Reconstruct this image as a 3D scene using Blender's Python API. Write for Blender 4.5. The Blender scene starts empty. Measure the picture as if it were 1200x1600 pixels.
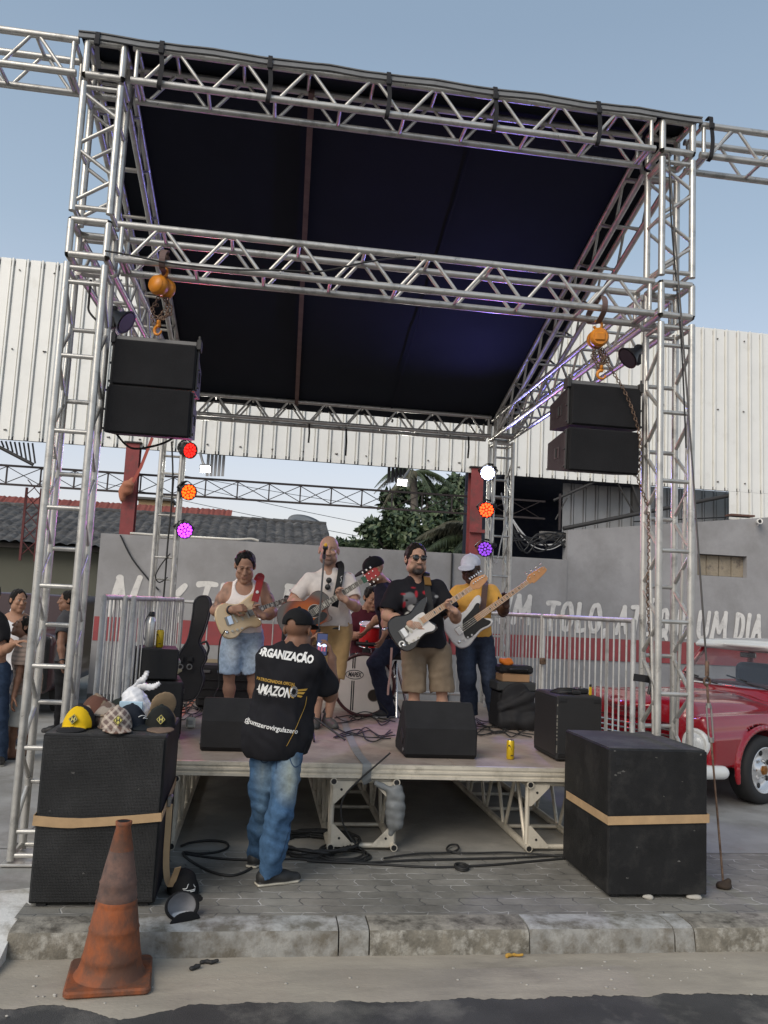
import bpy, bmesh, math, random
import numpy as np
from mathutils import Vector, Matrix, noise as mnoise
from mathutils.bvhtree import BVHTree
random.seed(7); RNG = np.random.default_rng(7)
R = math.radians
scene = bpy.context.scene
COL = scene.collection

# ------------------------------------------------------------------ camera
F_PX, PITCH, ROLL, YAW, CAM_H = 1294.66, 0.11487, 0.04747, 0.1401, 1.66269
def cam_axes():
    cy, sy = math.cos(YAW), math.sin(YAW)
    w = np.array([sy*math.cos(PITCH), cy*math.cos(PITCH), math.sin(PITCH)])
    r0 = np.array([cy, -sy, 0.]); u0 = np.cross(r0, w)
    r = r0*math.cos(ROLL)+u0*math.sin(ROLL); u = -r0*math.sin(ROLL)+u0*math.cos(ROLL)
    return r, u, w
CR, CU, CW = cam_axes()
cam = bpy.data.objects.new('camera', bpy.data.cameras.new('camera'))
COL.objects.link(cam); scene.camera = cam
cam.data.sensor_fit = 'VERTICAL'; cam.data.sensor_height = 36.0; cam.data.lens = F_PX/1600*36.0
cam.data.clip_start = 0.05; cam.data.clip_end = 2000
cam.matrix_world = Matrix(((CR[0], CU[0], -CW[0], 0), (CR[1], CU[1], -CW[1], 0), (CR[2], CU[2], -CW[2], CAM_H), (0, 0, 0, 1)))
def at(px, py, Y=None, Z=None, X=None):
    "the point in the place that stands at a spot of the photograph, on the plane Y=.., Z=.. or X=.."
    d = CR*(px-600)/F_PX-CU*(py-800)/F_PX+CW
    t = Y/d[1] if Y is not None else ((Z-CAM_H)/d[2] if Z is not None else X/d[0])
    return np.array([d[0]*t, d[1]*t, CAM_H+d[2]*t])

# ------------------------------------------------------------------ world, sun, exposure
scene.view_settings.view_transform = 'Standard'; scene.view_settings.look = 'None'
scene.view_settings.exposure = 1.05; scene.view_settings.gamma = 1
SUN_EL, SUN_AZ = R(37), R(221)          # azimuth clockwise from +Y: behind the camera, to its left
world = bpy.data.worlds.new('World'); scene.world = world; world.use_nodes = True
wt = world.node_tree; bg = wt.nodes['Background']
sky = wt.nodes.new('ShaderNodeTexSky'); sky.sky_type = 'NISHITA'; sky.sun_disc = False
sky.sun_elevation = SUN_EL; sky.sun_rotation = SUN_AZ; sky.air_density = 1.0; sky.dust_density = 1.5; sky.ozone_density = 1.5
# dusk haze: the Nishita sky under a pale band of haze that thins out with height
wtc = wt.nodes.new('ShaderNodeTexCoord'); wsp = wt.nodes.new('ShaderNodeSeparateXYZ'); wt.links.new(wtc.outputs['Generated'], wsp.inputs[0])
wrp = wt.nodes.new('ShaderNodeValToRGB'); wt.links.new(wsp.outputs['Z'], wrp.inputs[0]); we = wrp.color_ramp.elements
SKY_S = 0.08
we[0].position = 0.0; we[0].color = (.335, .31, .305, 1); we[1].position = 1.0; we[1].color = (.095, .13, .175, 1)
for ps, cl in ((.10, (.305, .29, .292)), (.22, (.250, .272, .305)), (.40, (.168, .208, .248)), (.60, (.124, .163, .206))):
    q = we.new(ps); q.color = (*cl, 1)
wsc = wt.nodes.new('ShaderNodeVectorMath'); wsc.operation = 'SCALE'; wsc.inputs['Scale'].default_value = .94/SKY_S; wt.links.new(wrp.outputs[0], wsc.inputs[0])
wsk = wt.nodes.new('ShaderNodeVectorMath'); wsk.operation = 'SCALE'; wsk.inputs['Scale'].default_value = .28; wt.links.new(sky.outputs[0], wsk.inputs[0])
wad = wt.nodes.new('ShaderNodeVectorMath'); wad.operation = 'ADD'; wt.links.new(wsc.outputs[0], wad.inputs[0]); wt.links.new(wsk.outputs[0], wad.inputs[1])
wt.links.new(wad.outputs[0], bg.inputs[0]); bg.inputs[1].default_value = SKY_S
sun = bpy.data.objects.new('sun', bpy.data.lights.new('sun', 'SUN')); COL.objects.link(sun)
sun.data.energy = 1.15; sun.data.angle = R(40); sun.data.color = (1.0, 0.90, 0.77)
sdir = Vector((math.sin(SUN_AZ)*math.cos(SUN_EL), math.cos(SUN_AZ)*math.cos(SUN_EL), math.sin(SUN_EL)))
sun.rotation_euler = sdir.to_track_quat('Z', 'Y').to_euler()
sun.location = (-3, -6, 9)

# ------------------------------------------------------------------ materials
MATS = {}
def mat(name, col, rough=.6, metal=0., var=0., vscale=6., col2=None, bump=0., bscale=60., stain=None, sscale=3., samt=.5,
        emit=None, estr=0., attr=False, coat=0., alpha=None, stretch=(1, 1, 1), spec=.5, rvar=0.):
    if name in MATS: return MATS[name]
    m = bpy.data.materials.new(name); m.use_nodes = True; MATS[name] = m
    nt = m.node_tree; N = nt.nodes; L = nt.links; b = N['Principled BSDF']
    b.inputs['Roughness'].default_value = rough; b.inputs['Metallic'].default_value = metal
    b.inputs['Specular IOR Level'].default_value = spec
    if coat: b.inputs['Coat Weight'].default_value = coat; b.inputs['Coat Roughness'].default_value = .06
    c4 = (*col, 1)
    b.inputs['Base Color'].default_value = c4
    tc = N.new('ShaderNodeTexCoord'); mp = N.new('ShaderNodeMapping'); mp.inputs['Scale'].default_value = stretch
    L.new(tc.outputs['Object'], mp.inputs['Vector'])
    src = None
    if attr:
        a = N.new('ShaderNodeAttribute'); a.attribute_name = 'Col'; src = a.outputs['Color']
    def noise(sc, det=6, ro=.6):
        n = N.new('ShaderNodeTexNoise'); n.inputs['Scale'].default_value = sc; n.inputs['Detail'].default_value = det
        n.inputs['Roughness'].default_value = ro; L.new(mp.outputs[0], n.inputs['Vector']); return n
    def ramp(o, lo, hi):
        r = N.new('ShaderNodeMapRange'); r.inputs['From Min'].default_value = lo; r.inputs['From Max'].default_value = hi
        r.clamp = True; L.new(o, r.inputs['Value']); return r.outputs['Result']
    def mix(fac, a, bcol, blend='MIX'):
        x = N.new('ShaderNodeMix'); x.data_type = 'RGBA'; x.blend_type = blend
        if isinstance(fac, float): x.inputs['Factor'].default_value = fac
        else: L.new(fac, x.inputs['Factor'])
        if isinstance(a, tuple): x.inputs['A'].default_value = a
        else: L.new(a, x.inputs['A'])
        if isinstance(bcol, tuple): x.inputs['B'].default_value = bcol
        else: L.new(bcol, x.inputs['B'])
        return x.outputs['Result']
    if var or col2:
        n = noise(vscale)
        if col2: src = mix(ramp(n.outputs['Fac'], .5-.5*(1-var)*.5-.02, .5+.5*(1-var)*.5+.02), src or c4, (*col2, 1))
        else:
            lo = ramp(n.outputs['Fac'], .3, .7)
            mr = N.new('ShaderNodeMapRange'); mr.inputs['To Min'].default_value = 1-var; mr.inputs['To Max'].default_value = 1+var
            L.new(lo, mr.inputs['Value'])
            x = N.new('ShaderNodeVectorMath'); x.operation = 'SCALE'; L.new(mr.outputs[0], x.inputs['Scale'])
            if src: L.new(src, x.inputs[0])
            else: x.inputs[0].default_value = col
            src = x.outputs[0]
    if stain:
        n = noise(sscale, 8, .68)
        src = mix(ramp(n.outputs['Fac'], .62-samt*.35, .74-samt*.2), src or c4, (*stain, 1))
    if src: L.new(src, b.inputs['Base Color'])
    if rvar:
        n = noise(vscale*1.7); mr = N.new('ShaderNodeMapRange'); mr.inputs['To Min'].default_value = max(0, rough-rvar); mr.inputs['To Max'].default_value = min(1, rough+rvar)
        mr.inputs['From Min'].default_value = .3; mr.inputs['From Max'].default_value = .7
        L.new(n.outputs['Fac'], mr.inputs['Value']); L.new(mr.outputs[0], b.inputs['Roughness'])
    if bump:
        n = noise(bscale, 4); bp = N.new('ShaderNodeBump'); bp.inputs['Strength'].default_value = bump; bp.inputs['Distance'].default_value = .01
        L.new(n.outputs['Fac'], bp.inputs['Height']); L.new(bp.outputs[0], b.inputs['Normal'])
    if emit:
        b.inputs['Emission Color'].default_value = (*emit, 1); b.inputs['Emission Strength'].default_value = estr
    if alpha is not None: b.inputs['Alpha'].default_value = alpha
    return m

# ------------------------------------------------------------------ mesh builder
def nrm(v):
    v = np.asarray(v, float); n = np.linalg.norm(v); return v/n if n > 1e-12 else v
def perp(d):
    d = nrm(d); a = np.array([0, 0, 1.]) if abs(d[2]) < .9 else np.array([1., 0, 0])
    u = nrm(np.cross(a, d)); return u, np.cross(d, u)
def frame(x, z):
    "3x3 with columns x, y, z from an x direction and a rough z direction"
    x = nrm(x); y = nrm(np.cross(z, x)); z = np.cross(x, y); return np.array([x, y, z]).T
def rotz(a): c, s = math.cos(a), math.sin(a); return np.array([[c, -s, 0], [s, c, 0], [0, 0, 1.]])
def rotx(a): c, s = math.cos(a), math.sin(a); return np.array([[1., 0, 0], [0, c, -s], [0, s, c]])
def roty(a): c, s = math.cos(a), math.sin(a); return np.array([[c, 0, s], [0, 1., 0], [-s, 0, c]])
def catmull(pts, n=6, closed=False):
    P = [np.asarray(p, float) for p in pts]; out = []; m = len(P)
    rng = range(m) if closed else range(m-1)
    for i in rng:
        if closed: p0, p1, p2, p3 = P[i-1], P[i], P[(i+1) % m], P[(i+2) % m]
        else: p0, p1, p2, p3 = P[max(i-1, 0)], P[i], P[i+1], P[min(i+2, m-1)]
        for k in range(n):
            t = k/n
            out.append(.5*(2*p1+(p2-p0)*t+(2*p0-5*p1+4*p2-p3)*t*t+(3*p1-p0-3*p2+p3)*t**3))
    if not closed: out.append(P[-1])
    return out

class MB:
    def __init__(s): s.v = []; s.f = []; s.sm = []
    def add(s, V, F, smooth=False):
        o = len(s.v); s.v += [tuple(map(float, p)) for p in V]; s.f += [tuple(i+o for i in f) for f in F]; s.sm += [smooth]*len(F); return s
    def box(s, c, size, M=None, ch=0.):
        c = np.asarray(c, float); h = np.asarray(size, float)/2; M = np.eye(3) if M is None else M
        if ch <= 0:
            V = [c+M@(h*np.array(q)) for q in ((-1,-1,-1),(1,-1,-1),(1,1,-1),(-1,1,-1),(-1,-1,1),(1,-1,1),(1,1,1),(-1,1,1))]
            return s.add(V, [(3,2,1,0),(4,5,6,7),(0,1,5,4),(1,2,6,5),(2,3,7,6),(3,0,4,7)])
        V = []; ID = {}
        for sx in (-1, 1):
            for sy in (-1, 1):
                for sz in (-1, 1):
                    for a in range(3):
                        q = np.array([sx, sy, sz])*(h-ch); q[a] = (sx, sy, sz)[a]*h[a]
                        ID[(sx, sy, sz, a)] = len(V); V.append(c+M@q)
        F = []
        for a in range(3):
            b_, c_ = (a+1) % 3, (a+2) % 3
            for sg in (-1, 1):
                q = []
                for (i, j) in ((-1,-1),(1,-1),(1,1),(-1,1)):
                    t = [0]*3; t[a] = sg; t[b_] = i; t[c_] = j; q.append(ID[(*t, a)])
                F.append(tuple(q if sg > 0 else q[::-1]))
            for i in (-1, 1):
                for j in (-1, 1):
                    t0 = [0]*3; t1 = [0]*3
                    t0[a] = -1; t1[a] = 1
                    for t in (t0, t1): t[b_] = i; t[c_] = j
                    q = [ID[(*t0, b_)], ID[(*t1, b_)], ID[(*t1, c_)], ID[(*t0, c_)]]
                    F.append(tuple(q[::-1] if i*j > 0 else q))
        for sx in (-1, 1):
            for sy in (-1, 1):
                for sz in (-1, 1):
                    q = [ID[(sx, sy, sz, a)] for a in range(3)]
                    F.append(tuple(q if sx*sy*sz > 0 else q[::-1]))
        return s.add(V, F)
    def tube(s, a, b, r, n=10, r2=None, caps=True):
        a = np.asarray(a, float); b = np.asarray(b, float); u, w = perp(b-a); r2 = r if r2 is None else r2
        V = []
        for p, q in ((a, r), (b, r2)):
            V += [p+q*(math.cos(2*math.pi*i/n)*u+math.sin(2*math.pi*i/n)*w) for i in range(n)]
        s.add(V, [(i, (i+1) % n, n+(i+1) % n, n+i) for i in range(n)], True)
        if caps: s.add(V, [tuple(range(n))[::-1], tuple(range(n, 2*n))])
        return s
    def path(s, pts, r, n=6, closed=False, caps=True):
        P = [np.asarray(p, float) for p in pts]; m = len(P); rr = r if hasattr(r, '__len__') else [r]*m
        V = []; u = None
        for i in range(m):
            if closed: d = P[(i+1) % m]-P[i-1]
            else: d = P[min(i+1, m-1)]-P[max(i-1, 0)]
            d = nrm(d)
            if u is None: u, w = perp(d)
            else: u = nrm(u-d*(u@d)); w = np.cross(d, u)
            V += [P[i]+rr[i]*(math.cos(2*math.pi*k/n)*u+math.sin(2*math.pi*k/n)*w) for k in range(n)]
        F = [(i*n+k, i*n+(k+1) % n, ((i+1) % m)*n+(k+1) % n, ((i+1) % m)*n+k) for i in range(m if closed else m-1) for k in range(n)]
        s.add(V, F, True)
        if caps and not closed: s.add(V[:n]+V[-n:], [tuple(range(n))[::-1], tuple(range(n, 2*n))])
        return s
    def ribbon(s, pts, width, thick, nrmv, smooth=False):
        "a strap: path with a flat section; nrmv: face normal (one or a list)"
        P = [np.asarray(p, float) for p in pts]; m = len(P)
        NV = nrmv if (hasattr(nrmv, '__len__') and hasattr(nrmv[0], '__len__')) else [nrmv]*m
        W = width if hasattr(width, '__len__') else [width]*m
        V = []
        for i in range(m):
            d = nrm(P[min(i+1, m-1)]-P[max(i-1, 0)]); z = np.asarray(NV[i], float); z = nrm(z-d*(z@d)); y = np.cross(z, d)
            for a, b in ((-1,-1),(1,-1),(1,1),(-1,1)): V.append(P[i]+y*a*W[i]/2+z*b*thick/2)
        F = [(i*4+k, i*4+(k+1) % 4, i*4+4+(k+1) % 4, i*4+4+k) for i in range(m-1) for k in range(4)]
        F += [(3,2,1,0), tuple((m-1)*4+k for k in range(4))]
        return s.add(V, F, smooth)
    def lathe(s, prof, c, axis=(0,0,1), n=24, smooth=True, xdir=None, sx=1., caps=(1, 1)):
        c = np.asarray(c, float); z = nrm(axis)
        if xdir is None: x, y = perp(z)
        else: x = nrm(np.asarray(xdir, float)-z*(z@np.asarray(xdir, float))); y = np.cross(z, x)
        V = []; m = len(prof)
        for (r, h) in prof:
            V += [c+z*h+r*(sx*math.cos(2*math.pi*i/n)*x+math.sin(2*math.pi*i/n)*y) for i in range(n)]
        F = []; SM = []
        for j in range(m-1):
            for i in range(n): F.append((j*n+i, j*n+(i+1) % n, (j+1)*n+(i+1) % n, (j+1)*n+i))
        s.add(V, F, smooth)
        for j, fl in ((0, True), (m-1, False)):
            if prof[j][0] > 1e-5 and caps[0 if fl else 1]:
                q = [V[j*n+i] for i in range(n)]; s.add(q, [tuple(range(n))[::-1] if fl else tuple(range(n))])
        return s
    def prism(s, outl, d, c, M, bev=0., smooth=False):
        "2D outline (x,y), thickness d along z of frame M, centred at c"
        c = np.asarray(c, float); O = np.asarray(outl, float); n = len(O)
        if np.sum(O[:, 0]*np.roll(O[:, 1], -1)-np.roll(O[:, 0], -1)*O[:, 1]) < 0: O = O[::-1]
        e = np.roll(O, -1, 0)-np.roll(O, 1, 0); nn = np.stack([e[:, 1], -e[:, 0]], 1); nn /= np.linalg.norm(nn, axis=1)[:, None]+1e-9
        rings = [(O, -d/2), (O, d/2)] if bev <= 0 else [(O-nn*bev, -d/2), (O, -d/2+bev), (O, d/2-bev), (O-nn*bev, d/2)]
        V = []
        for o, z in rings: V += [c+M@np.array([p[0], p[1], z]) for p in o]
        m = len(rings)
        F = [(j*n+i, j*n+(i+1) % n, (j+1)*n+(i+1) % n, (j+1)*n+i) for j in range(m-1) for i in range(n)]
        s.add(V, F, smooth)
        s.add([V[i] for i in range(n)]+[V[(m-1)*n+i] for i in range(n)], [tuple(range(n))[::-1], tuple(range(n, 2*n))])
        return s
    def sph(s, c, r, n=12, M=None, squash=(1, 1, 1)):
        c = np.asarray(c, float); M = np.eye(3) if M is None else M; V = []; m = n//2+1
        for j in range(m+1):
            t = math.pi*j/m
            for i in range(n):
                p = 2*math.pi*i/n; V.append(c+M@(r*np.array(squash)*np.array([math.sin(t)*math.cos(p), math.sin(t)*math.sin(p), math.cos(t)])))
        F = [(j*n+i, (j+1)*n+i, (j+1)*n+(i+1) % n, j*n+(i+1) % n) for j in range(m) for i in range(n)]
        return s.add(V, F, True)
    def torus(s, c, R_, r, axis=(0, 0, 1), n=20, m=8, a0=0., a1=2*math.pi):
        x, y = perp(axis); full = abs(a1-a0-2*math.pi) < 1e-6
        k = n if full else n+1
        return s.path([np.asarray(c, float)+R_*(math.cos(a0+(a1-a0)*i/n)*x+math.sin(a0+(a1-a0)*i/n)*y) for i in range(k)], r, m, closed=full)
    def sheet(s, P, smooth=False):
        "grid of points P[i][j]"
        a = len(P); b = len(P[0]); V = [p for row in P for p in row]
        return s.add(V, [(i*b+j, (i+1)*b+j, (i+1)*b+j+1, i*b+j+1) for i in range(a-1) for j in range(b-1)], smooth)
    def build(s, name, m, parent=None, origin=None):
        me = bpy.data.meshes.new(name); o = bpy.data.objects.new(name, me); COL.objects.link(o)
        off = np.zeros(3)
        if parent is not None: o.parent = parent; off = base_of(parent)
        elif origin is not None: off = np.asarray(origin, float); o.location = off
        me.from_pydata([(p[0]-off[0], p[1]-off[1], p[2]-off[2]) for p in s.v], [], s.f)
        me.polygons.foreach_set('use_smooth', s.sm); me.update()
        ms = m if isinstance(m, (list, tuple)) else [m]
        for q in ms: me.materials.append(q)
        return o
def base_of(p):
    t = np.zeros(3)
    while p is not None: t += np.array(p.location); p = p.parent
    return t
def tag(o, label, cat, group=None, kind=None):
    if label: o['label'] = label
    if cat: o['category'] = cat
    if group: o['group'] = group
    if kind: o['kind'] = kind
    return o
def thing(name, label, cat, loc=(0, 0, 0), group=None):
    o = bpy.data.objects.new(name, None); COL.objects.link(o); o.location = tuple(map(float, loc)); o.empty_display_size = .1
    return tag(o, label, cat, group)
def struct(o): o['kind'] = 'structure'; return o
def copy_tree(o, parent=None):
    c = o.copy(); COL.objects.link(c); c.parent = parent
    for ch in list(o.children): copy_tree(ch, c)
    return c
def text_mesh(txt, size, M, c, extrude=.002, bold=0., shear=0., width=None, res=3, align='CENTER', spacing=1.):
    mb = text_mesh_(txt, size, M, c, extrude, bold, shear, width, res, align, spacing)
    return mb if bold == 0 or np.abs(mb.flat[:, 1]).max() < .75*size else text_mesh_(txt, size, M, c, extrude, 0., shear, width, res, align, spacing)
def text_mesh_(txt, size, M, c, extrude=.002, bold=0., shear=0., width=None, res=3, align='CENTER', spacing=1.):
    "letters as an MB lying in the x,y plane of frame M round the point c"
    cu = bpy.data.curves.new('letters', 'FONT'); cu.body = txt; cu.size = size; cu.extrude = extrude; cu.offset = bold; cu.shear = shear
    cu.align_x = align; cu.align_y = 'CENTER'; cu.resolution_u = res; cu.space_character = spacing
    o = bpy.data.objects.new('letters', cu); COL.objects.link(o)
    dg = bpy.context.evaluated_depsgraph_get(); me = bpy.data.meshes.new_from_object(o.evaluated_get(dg))
    V = np.array([v.co[:] for v in me.vertices]) if len(me.vertices) else np.zeros((0, 3)); F = [tuple(p.vertices) for p in me.polygons]
    bpy.data.objects.remove(o); bpy.data.curves.remove(cu); bpy.data.meshes.remove(me)
    if width and len(V): V[:, 0] *= width/(V[:, 0].max()-V[:, 0].min())
    mb = MB(); mb.add([np.asarray(c, float)+M@v for v in V], F); mb.flat = V; return mb

# palette
ALU = mat('aluminium', (.55, .535, .50), .36, .62, var=.12, vscale=9, stain=(.30, .29, .27), sscale=7, samt=.25, bump=.05, bscale=40, rvar=.1)
ALU_L = mat('weathered_aluminium', (.64, .59, .49), .55, .35, var=.15, vscale=5, stain=(.46, .42, .34), sscale=9, samt=.3)
BLACK = mat('black_plastic', (.012, .012, .013), .45)
RUBBER = mat('black_rubber', (.016, .016, .016), .65)
STEEL = mat('rusty_steel', (.20, .13, .09), .7, .35, var=.3, vscale=20, stain=(.05, .03, .02), sscale=14)
CHROME = mat('chrome', (.75, .75, .76), .12, 1.)
WHITE = mat('white_paint', (.78, .77, .74), .55)

# ================================================================== the ground
def ground_mats():
    # worn interlocking pavers
    m = bpy.data.materials.new('pavers'); m.use_nodes = True; nt = m.node_tree; N = nt.nodes; L = nt.links; b = N['Principled BSDF']
    tc = N.new('ShaderNodeTexCoord'); sp = N.new('ShaderNodeSeparateXYZ'); L.new(tc.outputs['Object'], sp.inputs[0])
    def math_(op, a, bb=None):
        n = N.new('ShaderNodeMath'); n.operation = op
        for i, q in enumerate((a, bb)):
            if q is None: continue
            if isinstance(q, (int, float)): n.inputs[i].default_value = q
            else: L.new(q, n.inputs[i])
        return n.outputs[0]
    zy = math_('PINGPONG', sp.outputs['Y'], .055); zx = math_('PINGPONG', sp.outputs['X'], .0575)
    cx = math_('ADD', sp.outputs['X'], math_('MULTIPLY', zy, .38)); cy = math_('ADD', sp.outputs['Y'], math_('MULTIPLY', zx, .16))
    co = N.new('ShaderNodeCombineXYZ'); L.new(cx, co.inputs[0]); L.new(cy, co.inputs[1])
    wob = N.new('ShaderNodeTexNoise'); wob.inputs['Scale'].default_value = 9; L.new(tc.outputs['Object'], wob.inputs['Vector'])
    vm = N.new('ShaderNodeVectorMath'); vm.operation = 'MULTIPLY_ADD'; L.new(wob.outputs['Color'], vm.inputs[0]); vm.inputs[1].default_value = (.02, .02, 0); L.new(co.outputs[0], vm.inputs[2])
    br = N.new('ShaderNodeTexBrick'); L.new(vm.outputs[0], br.inputs['Vector']); br.inputs['Scale'].default_value = 1; br.offset = .5
    br.inputs['Brick Width'].default_value = .23; br.inputs['Row Height'].default_value = .11; br.inputs['Mortar Size'].default_value = .006; br.inputs['Mortar Smooth'].default_value = .6
    br.inputs['Color1'].default_value = (.165, .158, .138, 1); br.inputs['Color2'].default_value = (.215, .205, .18, 1); br.inputs['Mortar'].default_value = (.30, .29, .27, 1)
    n1 = N.new('ShaderNodeTexNoise'); n1.inputs['Scale'].default_value = 1.6; n1.inputs['Detail'].default_value = 9; n1.inputs['Roughness'].default_value = .7; L.new(tc.outputs['Object'], n1.inputs['Vector'])
    mr = N.new('ShaderNodeMapRange'); mr.inputs['From Min'].default_value = .3; mr.inputs['From Max'].default_value = .7; mr.inputs['To Min'].default_value = .55; mr.inputs['To Max'].default_value = 1.45; L.new(n1.outputs['Fac'], mr.inputs['Value'])
    # sand only fills some of the joints
    n2 = N.new('ShaderNodeTexNoise'); n2.inputs['Scale'].default_value = 5; n2.inputs['Detail'].default_value = 5; L.new(tc.outputs['Object'], n2.inputs['Vector'])
    jm = N.new('ShaderNodeMix'); jm.data_type = 'RGBA'; jr = N.new('ShaderNodeMapRange'); jr.inputs['From Min'].default_value = .42; jr.inputs['From Max'].default_value = .6; L.new(n2.outputs['Fac'], jr.inputs['Value'])
    L.new(math_('MULTIPLY', br.outputs['Fac'], jr.outputs[0]), jm.inputs['Factor'])
    b2 = N.new('ShaderNodeMix'); b2.data_type = 'RGBA'; L.new(br.outputs['Fac'], b2.inputs['Factor']); L.new(br.outputs['Color'], b2.inputs['A']); b2.inputs['B'].default_value = (.10, .097, .09, 1)
    L.new(b2.outputs['Result'], jm.inputs['A']); jm.inputs['B'].default_value = (.40, .39, .365, 1)
    sc = N.new('ShaderNodeVectorMath'); sc.operation = 'SCALE'; L.new(jm.outputs['Result'], sc.inputs[0]); L.new(mr.outputs[0], sc.inputs['Scale']); L.new(sc.outputs[0], b.inputs['Base Color'])
    fn = N.new('ShaderNodeTexNoise'); fn.inputs['Scale'].default_value = 70; fn.inputs['Detail'].default_value = 6; L.new(tc.outputs['Object'], fn.inputs['Vector'])
    hh = math_('SUBTRACT', math_('MULTIPLY', fn.outputs['Fac'], .5), math_('MULTIPLY', br.outputs['Fac'], .9))
    bp = N.new('ShaderNodeBump'); bp.inputs['Strength'].default_value = .7; bp.inputs['Distance'].default_value = .006; L.new(hh, bp.inputs['Height']); L.new(bp.outputs[0], b.inputs['Normal'])
    b.inputs['Roughness'].default_value = .85; MATS['pavers'] = m
    return m
PAV = ground_mats()
CONC = mat('concrete_floor', (.30, .30, .29), .85, var=.25, vscale=1.1, stain=(.21, .205, .19), sscale=1.7, samt=.5, bump=.25, bscale=45)
CONC_D = mat('dark_concrete_floor', (.25, .24, .215), .85, var=.25, vscale=1.6, stain=(.31, .295, .26), sscale=2.3, samt=.45, bump=.3, bscale=40)
GUT = mat('sandy_gutter', (.285, .255, .21), .9, var=.22, vscale=2.2, stain=(.38, .34, .275), sscale=2.6, samt=.6, bump=.35, bscale=70, stretch=(.5, 1.6, 1))
ASPH = mat('asphalt', (.052, .051, .050), .85, var=.25, vscale=3, stain=(.15, .142, .128), sscale=2.6, samt=.38, bump=.6, bscale=160)
KERB = mat('kerb_concrete', (.27, .25, .21), .9, var=.3, vscale=9, stain=(.07, .062, .05), sscale=8, samt=.5, bump=.5, bscale=60)
KERB_F = mat('shaded_grimy_kerb_face', (.17, .155, .125), .95, var=.35, vscale=14, stain=(.34, .325, .285), sscale=16, samt=.42, bump=.7, bscale=70)  # grime, plus the front face's shade mixed in as a darker colour
KERB_G = mat('shaded_grimy_painted_kerb_face', (.26, .255, .235), .9, var=.25, vscale=9, stain=(.13, .115, .09), sscale=8, samt=.55, bump=.5, bscale=70)  # painted stones: front darker than top, shade put into the colour along with dirt
KERB_W = mat('worn_white_kerb_paint', (.40, .40, .385), .8, var=.12, vscale=8, stain=(.15, .14, .115), sscale=7, samt=.62, bump=.4, bscale=60)
LIME = mat('limewashed_concrete', (.62, .615, .59), .85, var=.12, vscale=5, stain=(.30, .28, .235), sscale=4.2, samt=.38, bump=.4, bscale=40)

def flat(name, x0, x1, y0, y1, z, m, nx=1, ny=1, amp=0.):
    mb = MB(); P = []
    for i in range(nx+1):
        row = []
        for j in range(ny+1):
            x = x0+(x1-x0)*i/nx; y = y0+(y1-y0)*j/ny
            row.append((x, y, z+(amp*mnoise.noise(Vector((x*1.3, y*1.3, z))) if amp else 0)))
        P.append(row)
    mb.sheet(P, amp > 0)
    return struct(mb.build(name, m))
flat('ground', -250, 250, -60, 400, -.19, CONC)
flat('road', -60, 60, -30, 4.02, -.131, ASPH, 60, 40, .003)
# the sandy gutter strip with a ragged edge towards the asphalt
mb = MB(); P = []
for i in range(1201):
    x = -6+12*i/1200
    e = 3.985+.035*mnoise.noise(Vector((x*2.1, 3, 0)))+.022*mnoise.noise(Vector((x*9, 5, 0)))+.014*mnoise.noise(Vector((x*31, 2, 0)))+.008*mnoise.noise(Vector((x*80, 2, 4)))-(.13 if -.75 < x < -.2 else 0)*max(0, 1-abs(x+.48)/.27)
    P.append([(x, e, -.1295), (x, e+.05, -.125), (x, 4.3, -.123), (x, 4.52, -.121)])
mb.sheet(P, True); struct(mb.build('gutter', GUT))
flat('pavement', -1.15, 9.5, 4.66, 5.86, 0.0, PAV)
flat('forecourt', -12, 12, 5.86, 30, -.004, CONC_D)
flat('side_floor', -12, -1.15, 5.02, 5.86, -.002, CONC)
flat('pale_yard_floor', 3.05, 14, 5.86, 12.5, 0.002, CONC)
flat('pale_side_yard_floor', -12, -1.5, 5.86, 14, 0.002, CONC)
# kerb: stones of differing length, some of them painted white, edges broken
def kerb_run():
    xs = [-1.13, -.72, .50, .66, 1.52, 2.34, 2.46, 3.6, 5.0, 6.5]
    pt = [0, 1, 1, 0, 1, 1, 0, 1, 0]
    mbs = [MB(), MB()]; fcs = [MB(), MB()]
    for k in range(len(xs)-1):
        x0, x1 = xs[k]+.004, xs[k+1]-.004; n = max(3, int((x1-x0)/.03)); P = []
        for i in range(n+1):
            x = x0+(x1-x0)*i/n; q = lambda s: mnoise.noise(Vector((x*s, 1.7, k*.3)))
            c1 = .006*q(7)+.004*q(23); c2 = .012*max(0, q(5))+.007*q(17)
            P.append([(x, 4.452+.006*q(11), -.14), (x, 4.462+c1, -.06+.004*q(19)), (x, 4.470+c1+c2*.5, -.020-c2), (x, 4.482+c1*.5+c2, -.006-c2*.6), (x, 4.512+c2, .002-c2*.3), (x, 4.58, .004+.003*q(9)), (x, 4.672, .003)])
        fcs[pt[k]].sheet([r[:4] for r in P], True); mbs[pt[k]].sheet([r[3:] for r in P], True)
        for e in (P[0], P[-1]): mbs[pt[k]].add(e+[(e[0][0], 4.672, -.14)], [tuple(range(8))])
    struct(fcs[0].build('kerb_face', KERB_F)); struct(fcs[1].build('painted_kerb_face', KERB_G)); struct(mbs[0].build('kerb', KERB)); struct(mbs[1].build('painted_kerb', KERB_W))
kerb_run()
mb = MB(); P = []
for i in range(60):
    x = -5+3.88*i/59; q = lambda s: mnoise.noise(Vector((x*s, 8, 0)))
    P.append([(x, 4.14+.06*q(3)+.03*q(8), -.126), (x, 4.28+.03*q(5), -.09+.01*q(7)), (x, 4.50, -.035+.014*q(6)), (x, 4.72, -.002+.006*q(9)), (x, 5.1+.10*q(2.5), .004)])
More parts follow.
